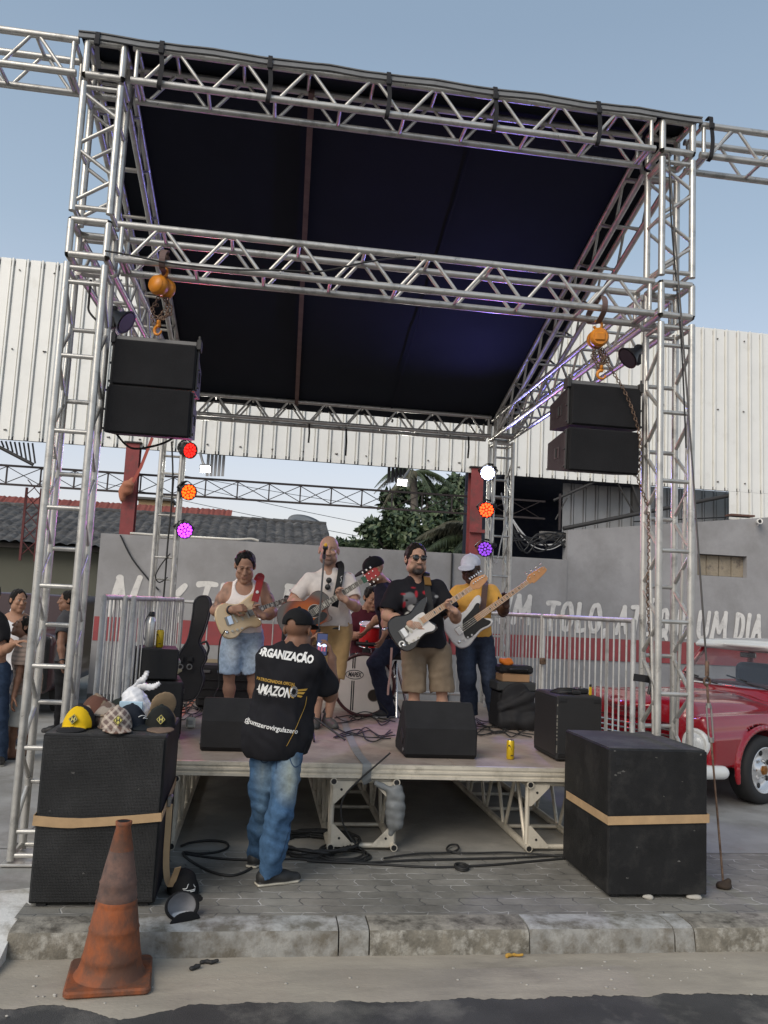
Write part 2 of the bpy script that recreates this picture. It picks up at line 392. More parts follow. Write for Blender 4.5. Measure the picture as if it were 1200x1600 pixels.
mb.sheet(P, True); mb.add([p for p in P[-1]]+[(P[-1][-1][0], P[-1][-1][1], -.126)], [tuple(range(6))]); struct(mb.build('limewashed_ramp', LIME))

# ================================================================== aluminium truss
def truss(name, label, cat, p0, L, U, V, n, zig='U', c=.24, r=.025, rb=.0125, group=None, m=None, off=.0, shift=True, ends=(1, 1), parent=None, rungs=True, m0=0.):
    """box truss from p0 along L; chord offsets c*U and c*V; braces zigzag in the faces that span zig"""
    m = m or ALU; p0 = np.asarray(p0, float); L = np.asarray(L, float); U = nrm(U)*c; V = nrm(V)*c; d = nrm(L); ln = np.linalg.norm(L)
    t = parent or thing(name, label, cat, p0, group)
    for a in (0, 1):
        for b in (0, 1): MB().tube(p0+a*U+b*V, p0+a*U+b*V+L, r, 14).build('chord', m, t)
    Z, W = (U, V) if zig == 'U' else (V, U)
    s0 = off; st = (ln-2*off)/n
    for w in (0, 1):
        for i in range(n):
            a = (i+(w if shift else 0)) % 2
            A = p0+W*w+Z*a+d*(s0+st*i); B = p0+W*w+Z*(1-a)+d*(s0+st*(i+1)); q = nrm(B-A)
            MB().tube(A+q*r*.6+d*.018, B-q*r*.6-d*.018, rb, 10, caps=False).build('brace', m, t)
    if rungs:
        for i in range(0, n+1):
            for a in (0, 1):
                if (i+a) % 2 == 0 and not shift or (shift and (i+a) % 2 == 0):
                    A = p0+Z*a+d*(s0+st*i); MB().tube(A, A+W, rb*1.05, 10, caps=False).build('rung', m, t)
    for e, k in zip(ends, (0., 1.)):
        if not e: continue
        mb = MB(); o = p0+L*k+d*(.03 if k == 0 else -.03)
        q = [o, o+U, o+U+V, o+V]
        for i in range(4): mb.tube(q[i], q[(i+1) % 4], rb*1.25, 10, caps=False)
        mb.build('end_frame', m, t)
    return t
def corner_block(parent, p0, U, V, W, c=.24, r=.025, m=None):
    mb = MB(); p0 = np.asarray(p0, float); A = [nrm(U)*c, nrm(V)*c, nrm(W)*c]
    for i in range(3):
        j, k = (i+1) % 3, (i+2) % 3
        for a in (0, 1):
            for b in (0, 1):
                o = p0+a*A[j]+b*A[k]; e = nrm(A[i])*.004; mb.tube(o+e, o+A[i]-e, r*.98, 12, caps=False)
    q = .04
    for z in (0, 1):                       # plates that close the block's corners
        for (a, b) in ((0, 0), (1, 0), (1, 1), (0, 1)):
            o = p0+A[2]*z; pa = o+A[0]*a+A[1]*b
            sx = A[0]*(1-2*a); sy = A[1]*(1-2*b)
            mb.add([pa, pa+sx*.4, pa+sy*.4], [(0, 1, 2)])
    return mb.build('corner_block', m or ALU, parent)
X_, Y_, Z_ = np.eye(3)
YF, XL, XR, ZT, ZM, YB, XBL, XBR, TC = 5.515, -1.4125, 2.753, 5.164, 3.889, 10.053, -1.30, 2.797, .24
TG = 'truss of the stage frame'
def tower(x, y, front, label, z_off):
    t = thing('truss_tower', label, 'truss tower', (x+.12, y+.12, 0), 'truss towers holding up the stage roof')
    if front:
        truss(None, None, None, (x, y, .03), (0, 0, ZM-.03-.06), X_, Y_, 1, zig='V', parent=t, ends=(1, 1), rungs=False)
        # ladder part: rungs on the front every half metre, on the back half-way between, zigzag down the sides
        zs = np.arange(z_off, ZM-.1, .25)
        for s in (0, 1):
            for i in range(len(zs)-1):
                a = i % 2; A = np.array([x+.24*s, y+.24*a, zs[i]+.02]); B = np.array([x+.24*s, y+.24*(1-a), zs[i+1]-.02]); MB().tube(A, B, .0145, 10, caps=False).build('brace', ALU, t)
        for i, z in enumerate(zs):
            a = i % 2; MB().tube((x, y+.24*a, z), (x+.24, y+.24*a, z), .0155, 10, caps=False).build('rung', ALU, t)
        truss(None, None, None, (x, y, ZM+TC+.06), (0, 0, ZT-ZM-TC-.12), X_, Y_, 4, zig='U', parent=t, rb=.0135, shift=False, off=.05)
        corner_block(t, (x, y, ZM), X_, Y_, Z_); corner_block(t, (x, y, ZT), X_, Y_, Z_)
    else:
        truss(None, None, None, (x, y, .03), (0, 0, ZM-.03-.06), X_, Y_, 1, zig='V', parent=t, ends=(1, 1), rungs=False)
        zs = np.arange(z_off, ZM-.1, .25)
        for s in (0, 1):
            for i in range(len(zs)-1):
                a = i % 2; A = np.array([x+.24*s, y+.24*a, zs[i]+.02]); B = np.array([x+.24*s, y+.24*(1-a), zs[i+1]-.02]); MB().tube(A, B, .0135, 10, caps=False).build('brace', ALU, t)
        for i, z in enumerate(zs):
            a = i % 2; MB().tube((x, y+.24*a, z), (x+.24, y+.24*a, z), .0145, 10, caps=False).build('rung', ALU, t)
        corner_block(t, (x, y, ZM), X_, Y_, Z_)
    MB().box((x+.12, y+.12, .012), (.34, .34, .016), ch=.004).build('base_plate', ALU, t)
    return t
tower(XL, YF, True, 'near left truss tower, behind the black speaker box with the caps', .2)
tower(XR, YF, True, 'near right tower of the stage frame, beside the red pickup truck', .16)
tower(XBL, YB, False, 'far left truss tower, red, orange and violet lamps on it', .13)
tower(XBR, YB, False, 'far right truss tower, carrying the glaring white lamp', .12)
bx0, bx1 = XL+TC+.06, XR-.06
truss('truss_beam', 'upper front beam of the stage roof, with black straps tied along it', 'truss beam', (bx0, YF, ZT), (bx1-bx0, 0, 0), Z_, Y_, 16, shift=False, group=TG, off=.06)
truss('truss_beam', 'middle front beam crossing below the roof, with both orange hoists hung from it', 'truss beam', (bx0, YF, ZM), (bx1-bx0, 0, 0), Z_, Y_, 16, shift=False, group=TG, off=.06)
truss('truss_beam', 'back beam at the far end of the stage roof, in front of the white cladding', 'truss beam', (XBL+TC+.06, YB, ZM), (XBR-XBL-TC-.12, 0, 0), Z_, Y_, 16, shift=False, group=TG, off=.06)
truss('truss_beam', 'beam stub running out of the frame to the left of the left front tower', 'truss beam', (XL-.06, YF, ZT), (-1.9, 0, 0), Z_, Y_, 8, shift=False, group=TG, off=.06)
truss('truss_beam', 'beam stub running out over the pickup to the right of the right front tower', 'truss beam', (XR+TC+.06, YF, ZT), (1.9, 0, 0), Z_, Y_, 8, shift=False, group=TG, off=.06)
y0, y1 = YF+TC+.06, YB-.06
truss('truss_beam', 'level side beam on the left, running back behind the left hanging speakers', 'truss beam', (XL, y0, ZM), (XBL-XL, y1-y0, 0), Z_, X_, 16, shift=False, group=TG, off=.06)
truss('truss_beam', 'level side beam on the right, running back behind the right hanging speakers', 'truss beam', (XR, y0, ZM), (XBR-XR, y1-y0, 0), Z_, X_, 16, shift=False, group=TG, off=.06)
sl = np.array([0, y1+.02-y0, ZM-ZT+.02]); sn = nrm(np.cross(X_, sl))
truss('truss_beam', 'sloping roof rafter on the left edge of the dark canopy', 'truss beam', (XL, y0, ZT-.02), sl+[XBL-XL, 0, 0], sn, X_, 16, shift=False, group=TG, off=.06)
truss('truss_beam', 'sloping roof rafter on the right edge of the dark canopy', 'truss beam', (XR, y0, ZT-.02), sl+[XBR-XR, 0, 0], sn, X_, 16, shift=False, group=TG, off=.06)

# ================================================================== roof cloth and its straps
CLOTH = mat('black_canopy_cloth', (.0085, .0115, .019), .8, var=.1, vscale=3, bump=.2, bscale=180, spec=.25)
HEM = mat('grey_canopy_hem', (.16, .165, .17), .7, var=.15, vscale=9, bump=.1, bscale=90)
t = thing('stage_canopy', 'black cloth roof sloping down to the back of the stage, with a grey hem', 'canopy', (.8, YF, ZT+TC+.03))
mb = MB(); rows = []
def cz(y): return ZT+TC+.035+(ZM-ZT)*(max(0, y-YF-.24)/(YB-YF-.24))
for (dz, rev) in ((0, 0), (.006, 1)):
    P = []
    for i in range(61):
        x = XL-.05+(XR+TC+.10-XL)*i/60; row = []
        for j in range(41):
            y = YF-.035+(YB+TC+.06-YF)*j/40
            s = .018*mnoise.noise(Vector((x*.9, y*.9, 2)))+.006*mnoise.noise(Vector((x*3, y*3, 5)))
            if j < 1: s = -.012*abs(math.sin((x+1.35)*math.pi/.78))
            row.append((x, y, cz(y)+dz+s*(1 if j > 0 else 1)))
        P.append(row if not rev else row[::-1])
    mb.sheet(P, True)
mb.build('canopy_sheet', CLOTH, t)
# the rolled grey hem along the front
pts = [(XL-.06+(XR+TC+.12-XL)*i/90, YF-.03, ZT+TC+.03-.012*abs(math.sin((XL-.06+(XR+TC+.12-XL)*i/90+1.35)*math.pi/.78))+.004*mnoise.noise(Vector((i*.3, 1, 1)))) for i in range(91)]
mb = MB(); mb.ribbon(pts, .055, .012, (0, -1, .25)); mb.build('front_hem', HEM, t)
mb = MB(); mb.ribbon([(p[0], p[1]+.012, p[2]+.022) for p in pts], .05, .008, (0, -.15, 1)); mb.build('rolled_edge', HEM, t)
a = np.array([.124, 5.72, ZT+TC-.01]); b = np.array([.269, 10.1, ZM+TC-.02])
mb = MB(); d = nrm(b-a); mb.box((a+b)/2, (.045, np.linalg.norm(b-a), .045), frame(np.cross(d, Z_), np.cross(np.cross(d, Z_), d)))
PURL = mat('rusty_brown_tube', (.16, .10, .085), .7, .2, var=.25, vscale=8)
o = mb.build('roof_purlin', PURL, origin=a); tag(o, 'rusty brown tube running under the middle of the black canopy', 'roof tube')
a = np.array([1.42, 5.8, ZT+TC-.005]); b = np.array([1.45, 10.1, ZM+TC-.012])
o = MB().ribbon([a, (a+b)/2, b], .02, .004, (0, 0, 1)).build('canopy_seam', CLOTH, t)
STRAP = mat('black_webbing', (.014, .014, .017), .8)
def canopy_strap(px, py, ln, label):
    p = at(px, py, Y=YF-.045); mb = MB(); x = p[0]
    q = [(x, YF+.02, ZT+TC+.055), (x, YF-.04, ZT+TC+.05), (x, YF-.05, ZT+TC-.02), (x+.012, YF-.048, ZT+.10), (x+.004, YF-.045, ZT-.01), (x, YF-.03, ZT-.04), (x, YF+.0, ZT-.042)]
    if ln < 1: q = q[:4]+[(x+.03, YF-.05, ZT+.02)]
    mb.ribbon(catmull(q, 4), .030, .006, [(0, -.4, 1)]+[(0, -1, .1)]*(len(catmull(q, 4))-1))
    mb.box((x+.002, YF-.055, ZT+TC-.03), (.04, .02, .05), ch=.006)
    o = mb.build('canopy_strap', STRAP, origin=(x, YF-.04, ZT+TC)); return tag(o, label, 'strap', 'black straps tying the canopy to the front beam')
for px, py, ln, lab in ((150, 85, 0, 'black strap knotted on the top of the left front tower'), (250, 105, 1, 'black canopy strap nearest the left front tower on the beam'),
        (420, 130, 1, 'second black canopy strap along the beam from the left tower'), (606, 155, 1, 'black canopy strap on the middle of the upper front beam'),
        (773, 180, 1, 'black canopy strap on the beam, above and right of the middle strap'), (935, 200, 1, 'last black canopy strap on the beam before the right tower'),
        (1111, 220, 1, 'black strap standing up proud just right of the right front tower')):
    o = canopy_strap(px, py, ln, lab)
# loose strap ends hanging from the back beam
for px, y0_, y1_ in ((483, 662, 692), (541, 670, 712), (613, 655, 660), (732, 682, 716)):
    p = at(px, y0_, Y=YB-.03); q = at(px-1, y1_, Y=YB-.03)
    o = MB().ribbon([p, (p+q)/2+[.006, -.01, 0], q], .022, .005, (0, -1, 0)).build('loose_strap', STRAP, origin=p)
    tag(o, 'loose black strap end dangling from the back beam over the white cladding', 'strap', 'strap ends hanging from the back beam')

# ================================================================== the stage deck
PLY = mat('plywood_deck', (.33, .27, .225), .7, var=.16, vscale=3.2, stain=(.23, .185, .155), sscale=4, samt=.45, bump=.12, bscale=50)
DX0, DX1, DY0, DY1 = -1.12, 2.70, 5.835, 9.98
t = thing('stage_deck', 'low plywood stage platform with a grooved aluminium edge', 'stage', ((DX0+DX1)/2, DY0, .49))
xs = np.linspace(DX0, DX1, 4); ys = np.linspace(DY0+.03, DY1, 5)
for i in range(3):
    for j in range(4): MB().box(((xs[i]+xs[i+1])/2, (ys[j]+ys[j+1])/2, .568), (xs[i+1]-xs[i]-.004, ys[j+1]-ys[j]-.004, .022), ch=.002).build('deck_panel', PLY, t)
mb = MB()
prof = [(0, .488), (0, .507), (.008, .509), (.008, .524), (0, .526), (0, .540), (.006, .542), (.006, .556), (0, .558), (0, .581), (.032, .581), (.032, .488)]
V = [(x, DY0+p[0], p[1]) for x in (DX0, DX1) for p in prof]; n = len(prof)
mb.add(V, [(i, (i+1) % n, n+(i+1) % n, n+i) for i in range(n)]+[tuple(range(n))[::-1], tuple(range(n, 2*n))])
mb.build('edge_profile', ALU_L, t)
for x in (DX0, DX1):
    MB().box((x+(.012 if x < 0 else -.012), (DY0+DY1)/2+.03, .522), (.024, DY1-DY0-.07, .066)).build('side_profile', ALU_L, t)
mb = MB()
for y in np.arange(6.4, 9.9, .6): mb.box(((DX0+DX1)/2, y, .522), (DX1-DX0-.06, .04, .06))
mb.build('cross_member', ALU_L, t)
# the truss lengths that carry the deck
def deck_truss(x, label):
    c = .437; t = truss('deck_truss', label, 'truss', (x, 5.873, .026), (0, 3.9, 0), X_, Z_, 14, zig='V', c=c, r=.025, rb=.0145, group='truss lengths lying under the deck', m=ALU_L, off=.03, shift=False)
    for (sx, sz) in ((0, 0), (1, 0), (0, 1), (1, 1)):
        a = np.array([x+c*sx, 5.866, .026+c*sz]); ux = .15*(1-2*sx); uz = .15*(1-2*sz)
        mb = MB(); M = np.array([[1., 0, 0], [0, 0, -1.], [0, 1., 0]]).T
        M = np.array([[1., 0, 0], [0, 0, 1.], [0, 1., 0]])
        mb.prism([(.0, .0), (ux, 0), (ux, uz*.12), (ux*.12, uz), (0, uz)], .008, a, M)
        h = a+[ux*.38, -.006, uz*.38]; g = mb.build('gusset_plate', ALU_L, t)
        MB().tube(h, h+[0, .006, 0], .009, 10).build('bolt_hole', BLACK, g)
        MB().tube(a+[0, -.0265+.0, 0], a+[0, -.004, 0], .019, 12).build('tube_end', BLACK, t)
        MB().tube(a+[0, -.026, 0], a+[0, .012, 0], .025, 14).build('tube_collar', ALU_L, t)
    return t
deck_truss(.566, 'truss under the middle of the deck, wrapped with grey tape at its open end')
deck_truss(1.967, 'truss under the right end of the deck, its corner plate marked with green paint')
deck_truss(-.93, 'truss under the left end of the deck, beside the tan strap tail')

# ================================================================== rounded solids from distance fields
class Field:
    def __init__(s, step=.006): s.s = step; s.ops = []; s.paints = []; s.nz = None
    def rc(s, a, b, ra, rb=None, k=.02, op='u'):
        s.ops.append((op, 'rc', (np.asarray(a, float), np.asarray(b, float), ra, ra if rb is None else rb), k)); return s
    def el(s, c, r, M=None, k=.02, op='u'):
        s.ops.append((op, 'el', (np.asarray(c, float), np.asarray(r, float), np.eye(3) if M is None else M), k)); return s
    def box(s, c, size, M=None, rd=.01, k=.01, op='u'):
        s.ops.append((op, 'box', (np.asarray(c, float), np.asarray(size, float)/2, np.eye(3) if M is None else M, rd), k)); return s
    def cut(s, p, n, k=.004): s.ops.append(('cut', 'pl', (np.asarray(p, float), nrm(n)), k)); return s
    def paint(s, kind, prm, col, soft=.003): s.paints.append((kind, tuple(np.asarray(q, float) for q in prm), col, soft)); return s
    @staticmethod
    def dist(kind, q, P):
        if kind == 'rc':
            a, b, ra, rb = q; ab = b-a; L = float(ab@ab)+1e-12; pa = P-a; t = np.clip((pa@ab)/L, 0, 1)
            return np.linalg.norm(pa-t[..., None]*ab, axis=-1)-(ra+t*(rb-ra))
        if kind == 'el':
            c, r, M = q; p = (P-c)@M; k0 = np.linalg.norm(p/r, axis=-1); k1 = np.linalg.norm(p/(r*r), axis=-1)+1e-9
            return np.where(k0 < 1e-4, -r.min(), k0*(k0-1)/k1)
        if kind == 'box':
            c, h, M, rd = q; p = np.abs((P-c)@M)-(h-rd)
            return np.linalg.norm(np.maximum(p, 0), axis=-1)+np.minimum(p.max(-1), 0)-rd
        if kind == 'pl': return (P-q[0])@q[1]
    @staticmethod
    def bounds(kind, q):
        if kind == 'rc':
            a, b, ra, rb = q; r = max(ra, rb); return np.minimum(a, b)-r, np.maximum(a, b)+r
        if kind == 'el': e = np.abs(q[2])@q[1]; return q[0]-e, q[0]+e
        if kind == 'box': e = np.abs(q[2])@q[1]; return q[0]-e, q[0]+e
    def mesh(s):
        st = s.s; bs = [s.bounds(o[1], o[2]) for o in s.ops if o[0] == 'u']
        lo = np.min([b[0] for b in bs], 0)-4*st-.02; hi = np.max([b[1] for b in bs], 0)+4*st+.02
        n = np.ceil((hi-lo)/st).astype(int)+1; F = np.full(n, 5., np.float32)
        ax = [lo[i]+st*np.arange(n[i]) for i in range(3)]
        for op, kind, q, k in s.ops:
            if op == 'cut':
                d = (ax[0]-q[0][0])[:, None, None]*q[1][0]+(ax[1]-q[0][1])[None, :, None]*q[1][1]+(ax[2]-q[0][2])[None, None, :]*q[1][2]
                F = np.maximum(F, d.astype(np.float32)); continue
            a, b = s.bounds(kind, q); pad = k+2.5*st
            i0 = np.clip(np.floor((a-pad-lo)/st).astype(int), 0, n); i1 = np.clip(np.ceil((b+pad-lo)/st).astype(int)+1, 0, n)
            if np.any(i1 <= i0): continue
            sl = tuple(slice(i0[i], i1[i]) for i in range(3))
            P = np.stack(np.meshgrid(*[ax[i][sl[i]] for i in range(3)], indexing='ij'), -1)
            d = s.dist(kind, q, P).astype(np.float32); f = F[sl]
            if op == 's': d = -d; h = np.maximum(k-np.abs(f-d), 0)/max(k, 1e-6); F[sl] = np.maximum(f, d)+h*h*k/4
            else: h = np.maximum(k-np.abs(f-d), 0)/max(k, 1e-6); F[sl] = np.minimum(f, d)-h*h*k/4
        if s.nz is not None:
            m = np.abs(F) < .06; idx = np.argwhere(m); P = lo+idx*st; F[m] += s.nz(P).astype(np.float32)
        V, Q = surface_nets(F); V = lo+V*st
        return V, Q
    def build(s, name, m, parent=None, base=(1, 1, 1), origin=None, smooth=True):
        V, Q = s.mesh(); me = bpy.data.meshes.new(name); o = bpy.data.objects.new(name, me); COL.objects.link(o)
        off = np.zeros(3)
        if parent is not None: o.parent = parent; off = base_of(parent)
        elif origin is not None: off = np.asarray(origin, float); o.location = off
        fast_mesh(me, V-off, Q); me.materials.append(m)
        if s.paints:
            C = np.tile(np.array([*base, 1.], np.float32), (len(V), 1))
            for kind, q, col, soft in s.paints:
                if callable(kind): w = np.clip(kind(V), 0, 1)
                else: w = np.clip(.5-s.dist(kind, q, V)/(2*soft), 0, 1)
                C[:, :3] = C[:, :3]*(1-w[:, None])+np.array(col)[None, :]*w[:, None]
            ca = me.color_attributes.new('Col', 'FLOAT_COLOR', 'POINT'); ca.data.foreach_set('color', C.ravel())
        o.data['n'] = len(V)
        return o
def fast_mesh(me, V, Q):
    me.vertices.add(len(V)); me.vertices.foreach_set('co', np.ascontiguousarray(V, np.float32).ravel())
    me.loops.add(len(Q)*4); me.loops.foreach_set('vertex_index', np.ascontiguousarray(Q, np.int32).ravel())
    me.polygons.add(len(Q)); me.polygons.foreach_set('loop_start', np.arange(0, len(Q)*4, 4, dtype=np.int32))
    me.update(calc_edges=True); me.polygons.foreach_set('use_smooth', np.ones(len(Q), bool)); me.update()
def surface_nets(F):
    S = F < 0; nx, ny, nz = F.shape
    c = np.zeros((nx-1, ny-1, nz-1), np.int8)
    for i in (0, 1):
        for j in (0, 1):
            for k in (0, 1): c += S[i:nx-1+i, j:ny-1+j, k:nz-1+k]
    act = np.argwhere((c > 0) & (c < 8)); idx = -np.ones(c.shape, np.int64); idx[tuple(act.T)] = np.arange(len(act))
    acc = np.zeros((len(act), 3)); cnt = np.zeros(len(act))
    cor = [(i, j, k) for i in (0, 1) for j in (0, 1) for k in (0, 1)]
    val = {q: F[act[:, 0]+q[0], act[:, 1]+q[1], act[:, 2]+q[2]].astype(float) for q in cor}
    for q in cor:
        for a in range(3):
            if q[a]: continue
            q2 = tuple(q[i]+(i == a) for i in range(3)); v0, v1 = val[q], val[q2]; m = (v0 < 0) != (v1 < 0)
            t = np.where(m, v0/np.where(m, v0-v1, 1), 0); p = np.array(q, float)[None, :]+t[:, None]*np.eye(3)[a]
            acc += p*m[:, None]; cnt += m
    V = act+acc/np.maximum(cnt, 1)[:, None]; Q = []
    for a in range(3):
        b, d = (a+1) % 3, (a+2) % 3
        s0 = [slice(None)]*3; s1 = [slice(None)]*3; s0[a] = slice(0, -1); s1[a] = slice(1, None)
        ed = np.argwhere(S[tuple(s0)] != S[tuple(s1)])
        ed = ed[(ed[:, b] > 0) & (ed[:, d] > 0) & (ed[:, b] < F.shape[b]-1) & (ed[:, d] < F.shape[d]-1)]
        if not len(ed): continue
        ins = S[tuple(ed.T)]
        def cell(ob, od): q = ed.copy(); q[:, b] -= ob; q[:, d] -= od; return idx[tuple(q.T)]
        f = np.stack([cell(1, 1), cell(0, 1), cell(0, 0), cell(1, 0)], 1); f[~ins] = f[~ins][:, ::-1]; Q.append(f)
    Q = np.concatenate(Q); Q = Q[(Q >= 0).all(1)]
    return V, Q
def wavy(amp, freq, seed=0, stretch=(1, 1, 1)):
    "a smooth irregular ripple for cloth"
    r = np.random.default_rng(seed); D = [(nrm(r.normal(size=3)*np.array(stretch))*freq*r.uniform(.6, 1.7), r.uniform(0, 6.28)) for _ in range(6)]
    D2 = [(nrm(r.normal(size=3))*freq*.45, r.uniform(0, 6.28)) for _ in range(3)]
    def f(P):
        w = sum(np.sin(P@d+p) for d, p in D2)*.9
        return amp*sum(np.sin(P@d+p+w) for d, p in D)/3
    return f

# ================================================================== the walls behind
YW = 12.6
WALL = mat('grey_wall_paint', (.315, .31, .315), .85, var=.12, vscale=1.4, stain=(.25, .245, .245), sscale=1.1, samt=.5, bump=.12, bscale=30)
REDP = mat('red_wall_paint', (.30, .06, .065), .8, var=.15, vscale=2.5, stain=(.24, .06, .065), sscale=4)
LETT = mat('white_lettering_paint', (.70, .68, .65), .8, var=.08, vscale=4, stain=(.50, .485, .47), sscale=7, samt=.35)
t = thing('painted_wall', 'long grey boundary wall with a red band and white hand-painted words', 'wall', (1, YW, 0))
MB().box(((-2.40+4.75)/2, YW+.1, 1.277), (4.75+2.40, .2, 2.555)).build('wall_panel', WALL, t)
mb = MB(); MXZ = np.array([[1., 0, 0], [0, 0, 1.], [0, -1., 0]]).T
MXZ = np.array([[1., 0, 0], [0, 0, -1.], [0, 1., 0]])           # outline x,y -> world x,z ; thickness along -y
zt = lambda x: 3.03+(x-4.776)*.1225
x0, x1, nx0, nx1, nz0, nz1 = 4.752, 10.5, 6.96, 7.83, 2.43, 2.78
for o in ([(x0, 0), (x1, 0), (x1, nz0), (x0, nz0)], [(x0, nz0), (nx0, nz0), (nx0, nz1), (x0, nz1)], [(nx1, nz0), (x1, nz0), (x1, nz1), (nx1, nz1)], [(x0, nz1), (x1, nz1), (x1, zt(x1)), (x0, zt(x0))]):
    mb.prism(o, .22, (0, YW+.12, 0), MXZ)
mb.build('wall_panel', WALL, t)
BRK = mat('bare_blockwork', (.30, .255, .19), .9, var=.3, vscale=6, stain=(.12, .10, .085), sscale=6, samt=.35, bump=.6, bscale=25)
nb = MB()
for i in range(4): nb.box((nx0+.11+.22*i, YW+.17, (nz0+nz1)/2), (.21, .1, nz1-nz0-.01), ch=.008)
nb.build('bare_block', BRK, t)
o = MB().box((5.5, YW-.002, 1.17), (15.8-.02, .0045, .345)).build('red_band', REDP, t)
MB().box((1.2, YW-.004, .12), (7.2, .006, .24)).build('skirting', mat('dark_plinth', (.08, .08, .082), .85, var=.2), t)
el_ = lambda cx, cy, rx, ry: [(cx+rx*math.sin(a), cy+ry*math.cos(a)) for a in np.linspace(.25, 2*math.pi+.12, 15)]
STROKES = {'N': (.70, [[(0, 0), (.06, .5), (.13, 1)], [(.13, 1), (.3, .5), (.50, .02)], [(.50, .02), (.57, .5), (.66, 1.02)]]), 'o': (.5, [el_(.22, .26, .20, .26)]), 'é': (.5, [[(.05, .28), (.36, .34), (.30, .52), (.12, .5), (.03, .22), (.16, .0), (.38, .08)], [(.24, .70), (.40, .88)]]),
 'T': (.62, [[(0, .98), (.3, 1), (.62, .98)], [(.33, 1), (.29, .5), (.27, 0)]]), 'I': (.24, [[(.12, 1), (.09, .5), (.06, 0)]]), 'D': (.62, [[(.10, 1), (.07, .5), (.05, 0)], [(.08, 1), (.40, .93), (.53, .58), (.42, .15), (.05, 0)]]), 'O': (.66, [el_(.30, .5, .26, .5)]),
 'P': (.58, [[(.10, 1), (.07, .5), (.05, 0)], [(.08, 1), (.42, .96), (.48, .68), (.34, .48), (.08, .46)]]), 'R': (.6, [[(.10, 1), (.07, .5), (.05, 0)], [(.08, 1), (.42, .96), (.48, .68), (.34, .48), (.08, .46)], [(.2, .46), (.36, .25), (.52, 0)]]),
 'M': (.84, [[(0, 0), (.07, .5), (.15, 1)], [(.15, 1), (.26, .6), (.38, .22)], [(.38, .22), (.52, .6), (.68, 1)], [(.68, 1), (.70, .5), (.74, 0)]]), 'U': (.64, [[(.08, 1), (.04, .45), (.12, .06), (.30, .0), (.46, .16), (.52, .55), (.55, 1)]]), 'S': (.54, [[(.46, .90), (.26, 1), (.06, .84), (.16, .58), (.40, .42), (.44, .14), (.22, 0), (.0, .1)]]),
 'A': (.64, [[(0, 0), (.17, .5), (.34, 1)], [(.34, 1), (.44, .5), (.54, 0)], [(.13, .34), (.3, .36), (.48, .36)]]), 'L': (.52, [[(.10, 1), (.07, .5), (.05, .03)], [(.05, .02), (.25, 0), (.48, .03)]]), 'Q': (.7, [el_(.30, .5, .26, .5), [(.32, .24), (.45, .08), (.62, -.12)]]),
 'E': (.54, [[(.09, 1), (.06, .5), (.03, 0)], [(.09, 1), (.3, 1.0), (.5, .98)], [(.06, .52), (.25, .53), (.42, .52)], [(.03, 0), (.25, .0), (.48, .02)]]), ',': (.2, [[(.10, .06), (.08, -.06), (.0, -.2)]])}
STROKES['É'] = (.54, STROKES['E'][1]+[[(.24, 1.14), (.32, 1.22), (.42, 1.32)]])
def letters(txt, pxl, pxr, pyc, h, pen=.085):
    "words painted on the wall with a round brush, stroke by stroke"
    a, b = at(pxl, pyc, Y=YW-.004), at(pxr, pyc, Y=YW-.004); tot = sum(STROKES[c][0] for c in txt)+.16*(len(txt)-1); sx = (b[0]-a[0]-pen)/(tot-.08); mb = MB(); x0 = a[0]+pen/2; k = 0; rs = np.random.default_rng(len(txt)+int(pxl))
    for c in txt:
        for st in STROKES[c][1]:
            pts = [np.array([x0+sx*x+.10*h*(y-.5)+rs.uniform(-.006, .006), YW-.003-.0009*k-.0007*i_/len(st), a[2]+h*(y-.5)+rs.uniform(-.006, .006)]) for i_, (x, y) in enumerate(st)]; q = catmull(pts, 5); n = len(q); k += 1
            wd = [pen*(1.05-.22*i/n+.05*math.sin(i*.9+k)) for i in range(n)]; L_ = []; R_ = []
            for i in range(n):
                d = nrm(q[min(i+1, n-1)]-q[max(i-1, 0)]); s_ = np.cross(d, Y_); L_.append(q[i]+s_*wd[i]/2); R_.append(q[i]-s_*wd[i]/2)
            mb.sheet([L_, R_])
            for e, w_, sg in ((0, wd[0], -1), (n-1, wd[-1], 1)):
                d = nrm(q[min(e+1, n-1)]-q[max(e-1, 0)])*sg; s_ = np.cross(d, Y_); mb.add([q[e]+w_/2*(math.cos(t_)*s_+.85*math.sin(t_)*d) for t_ in np.linspace(0, math.pi, 8)], [tuple(range(8))])
        x0 += sx*(STROKES[c][0]+.16)
    mb.build('lettering', LETT, t)
letters('Noé', 168, 292, 935, .62, .10); letters('TIDO', 302, 420, 938, .50); letters('POR', 436, 562, 942, .50); letters('MUITOS', 580, 755, 948, .46)
letters('UM', 775, 832, 950, .42, .075); letters('TOLO,', 850, 952, 962, .42, .075); letters('ATÉ', 962, 1022, 968, .42, .07); letters('QUE', 1028, 1078, 973, .42, .066); letters('UM', 1088, 1138, 976, .42, .07); letters('DIA', 1146, 1192, 980, .42, .07)
p0, p1 = at(707, 858, Y=YW-.02), at(713, 930, Y=YW-.02)
o = MB().tube((p0[0], YW-.02, 2.55), (p0[0]+.01, YW-.02, .2), .014, 8).build('drain_pipe', BLACK, origin=(p0[0], YW, .2)); tag(o, 'thin black pipe running down the grey wall between the two right guitarists', 'pipe')
HOSE = mat('pale_hose', (.55, .53, .48), .5)
q = [at(x, y, Y=YW+.03) for x, y in ((236, 838), (262, 842), (292, 851), (322, 852), (350, 844), (372, 843), (392, 842), (404, 847))]
for p in q: p[2] = max(p[2], 2.575)
q = [at(203, 836, Y=YW+.05), at(222, 838, Y=YW+.05)]+q
q[0][2] = q[1][2] = 2.58
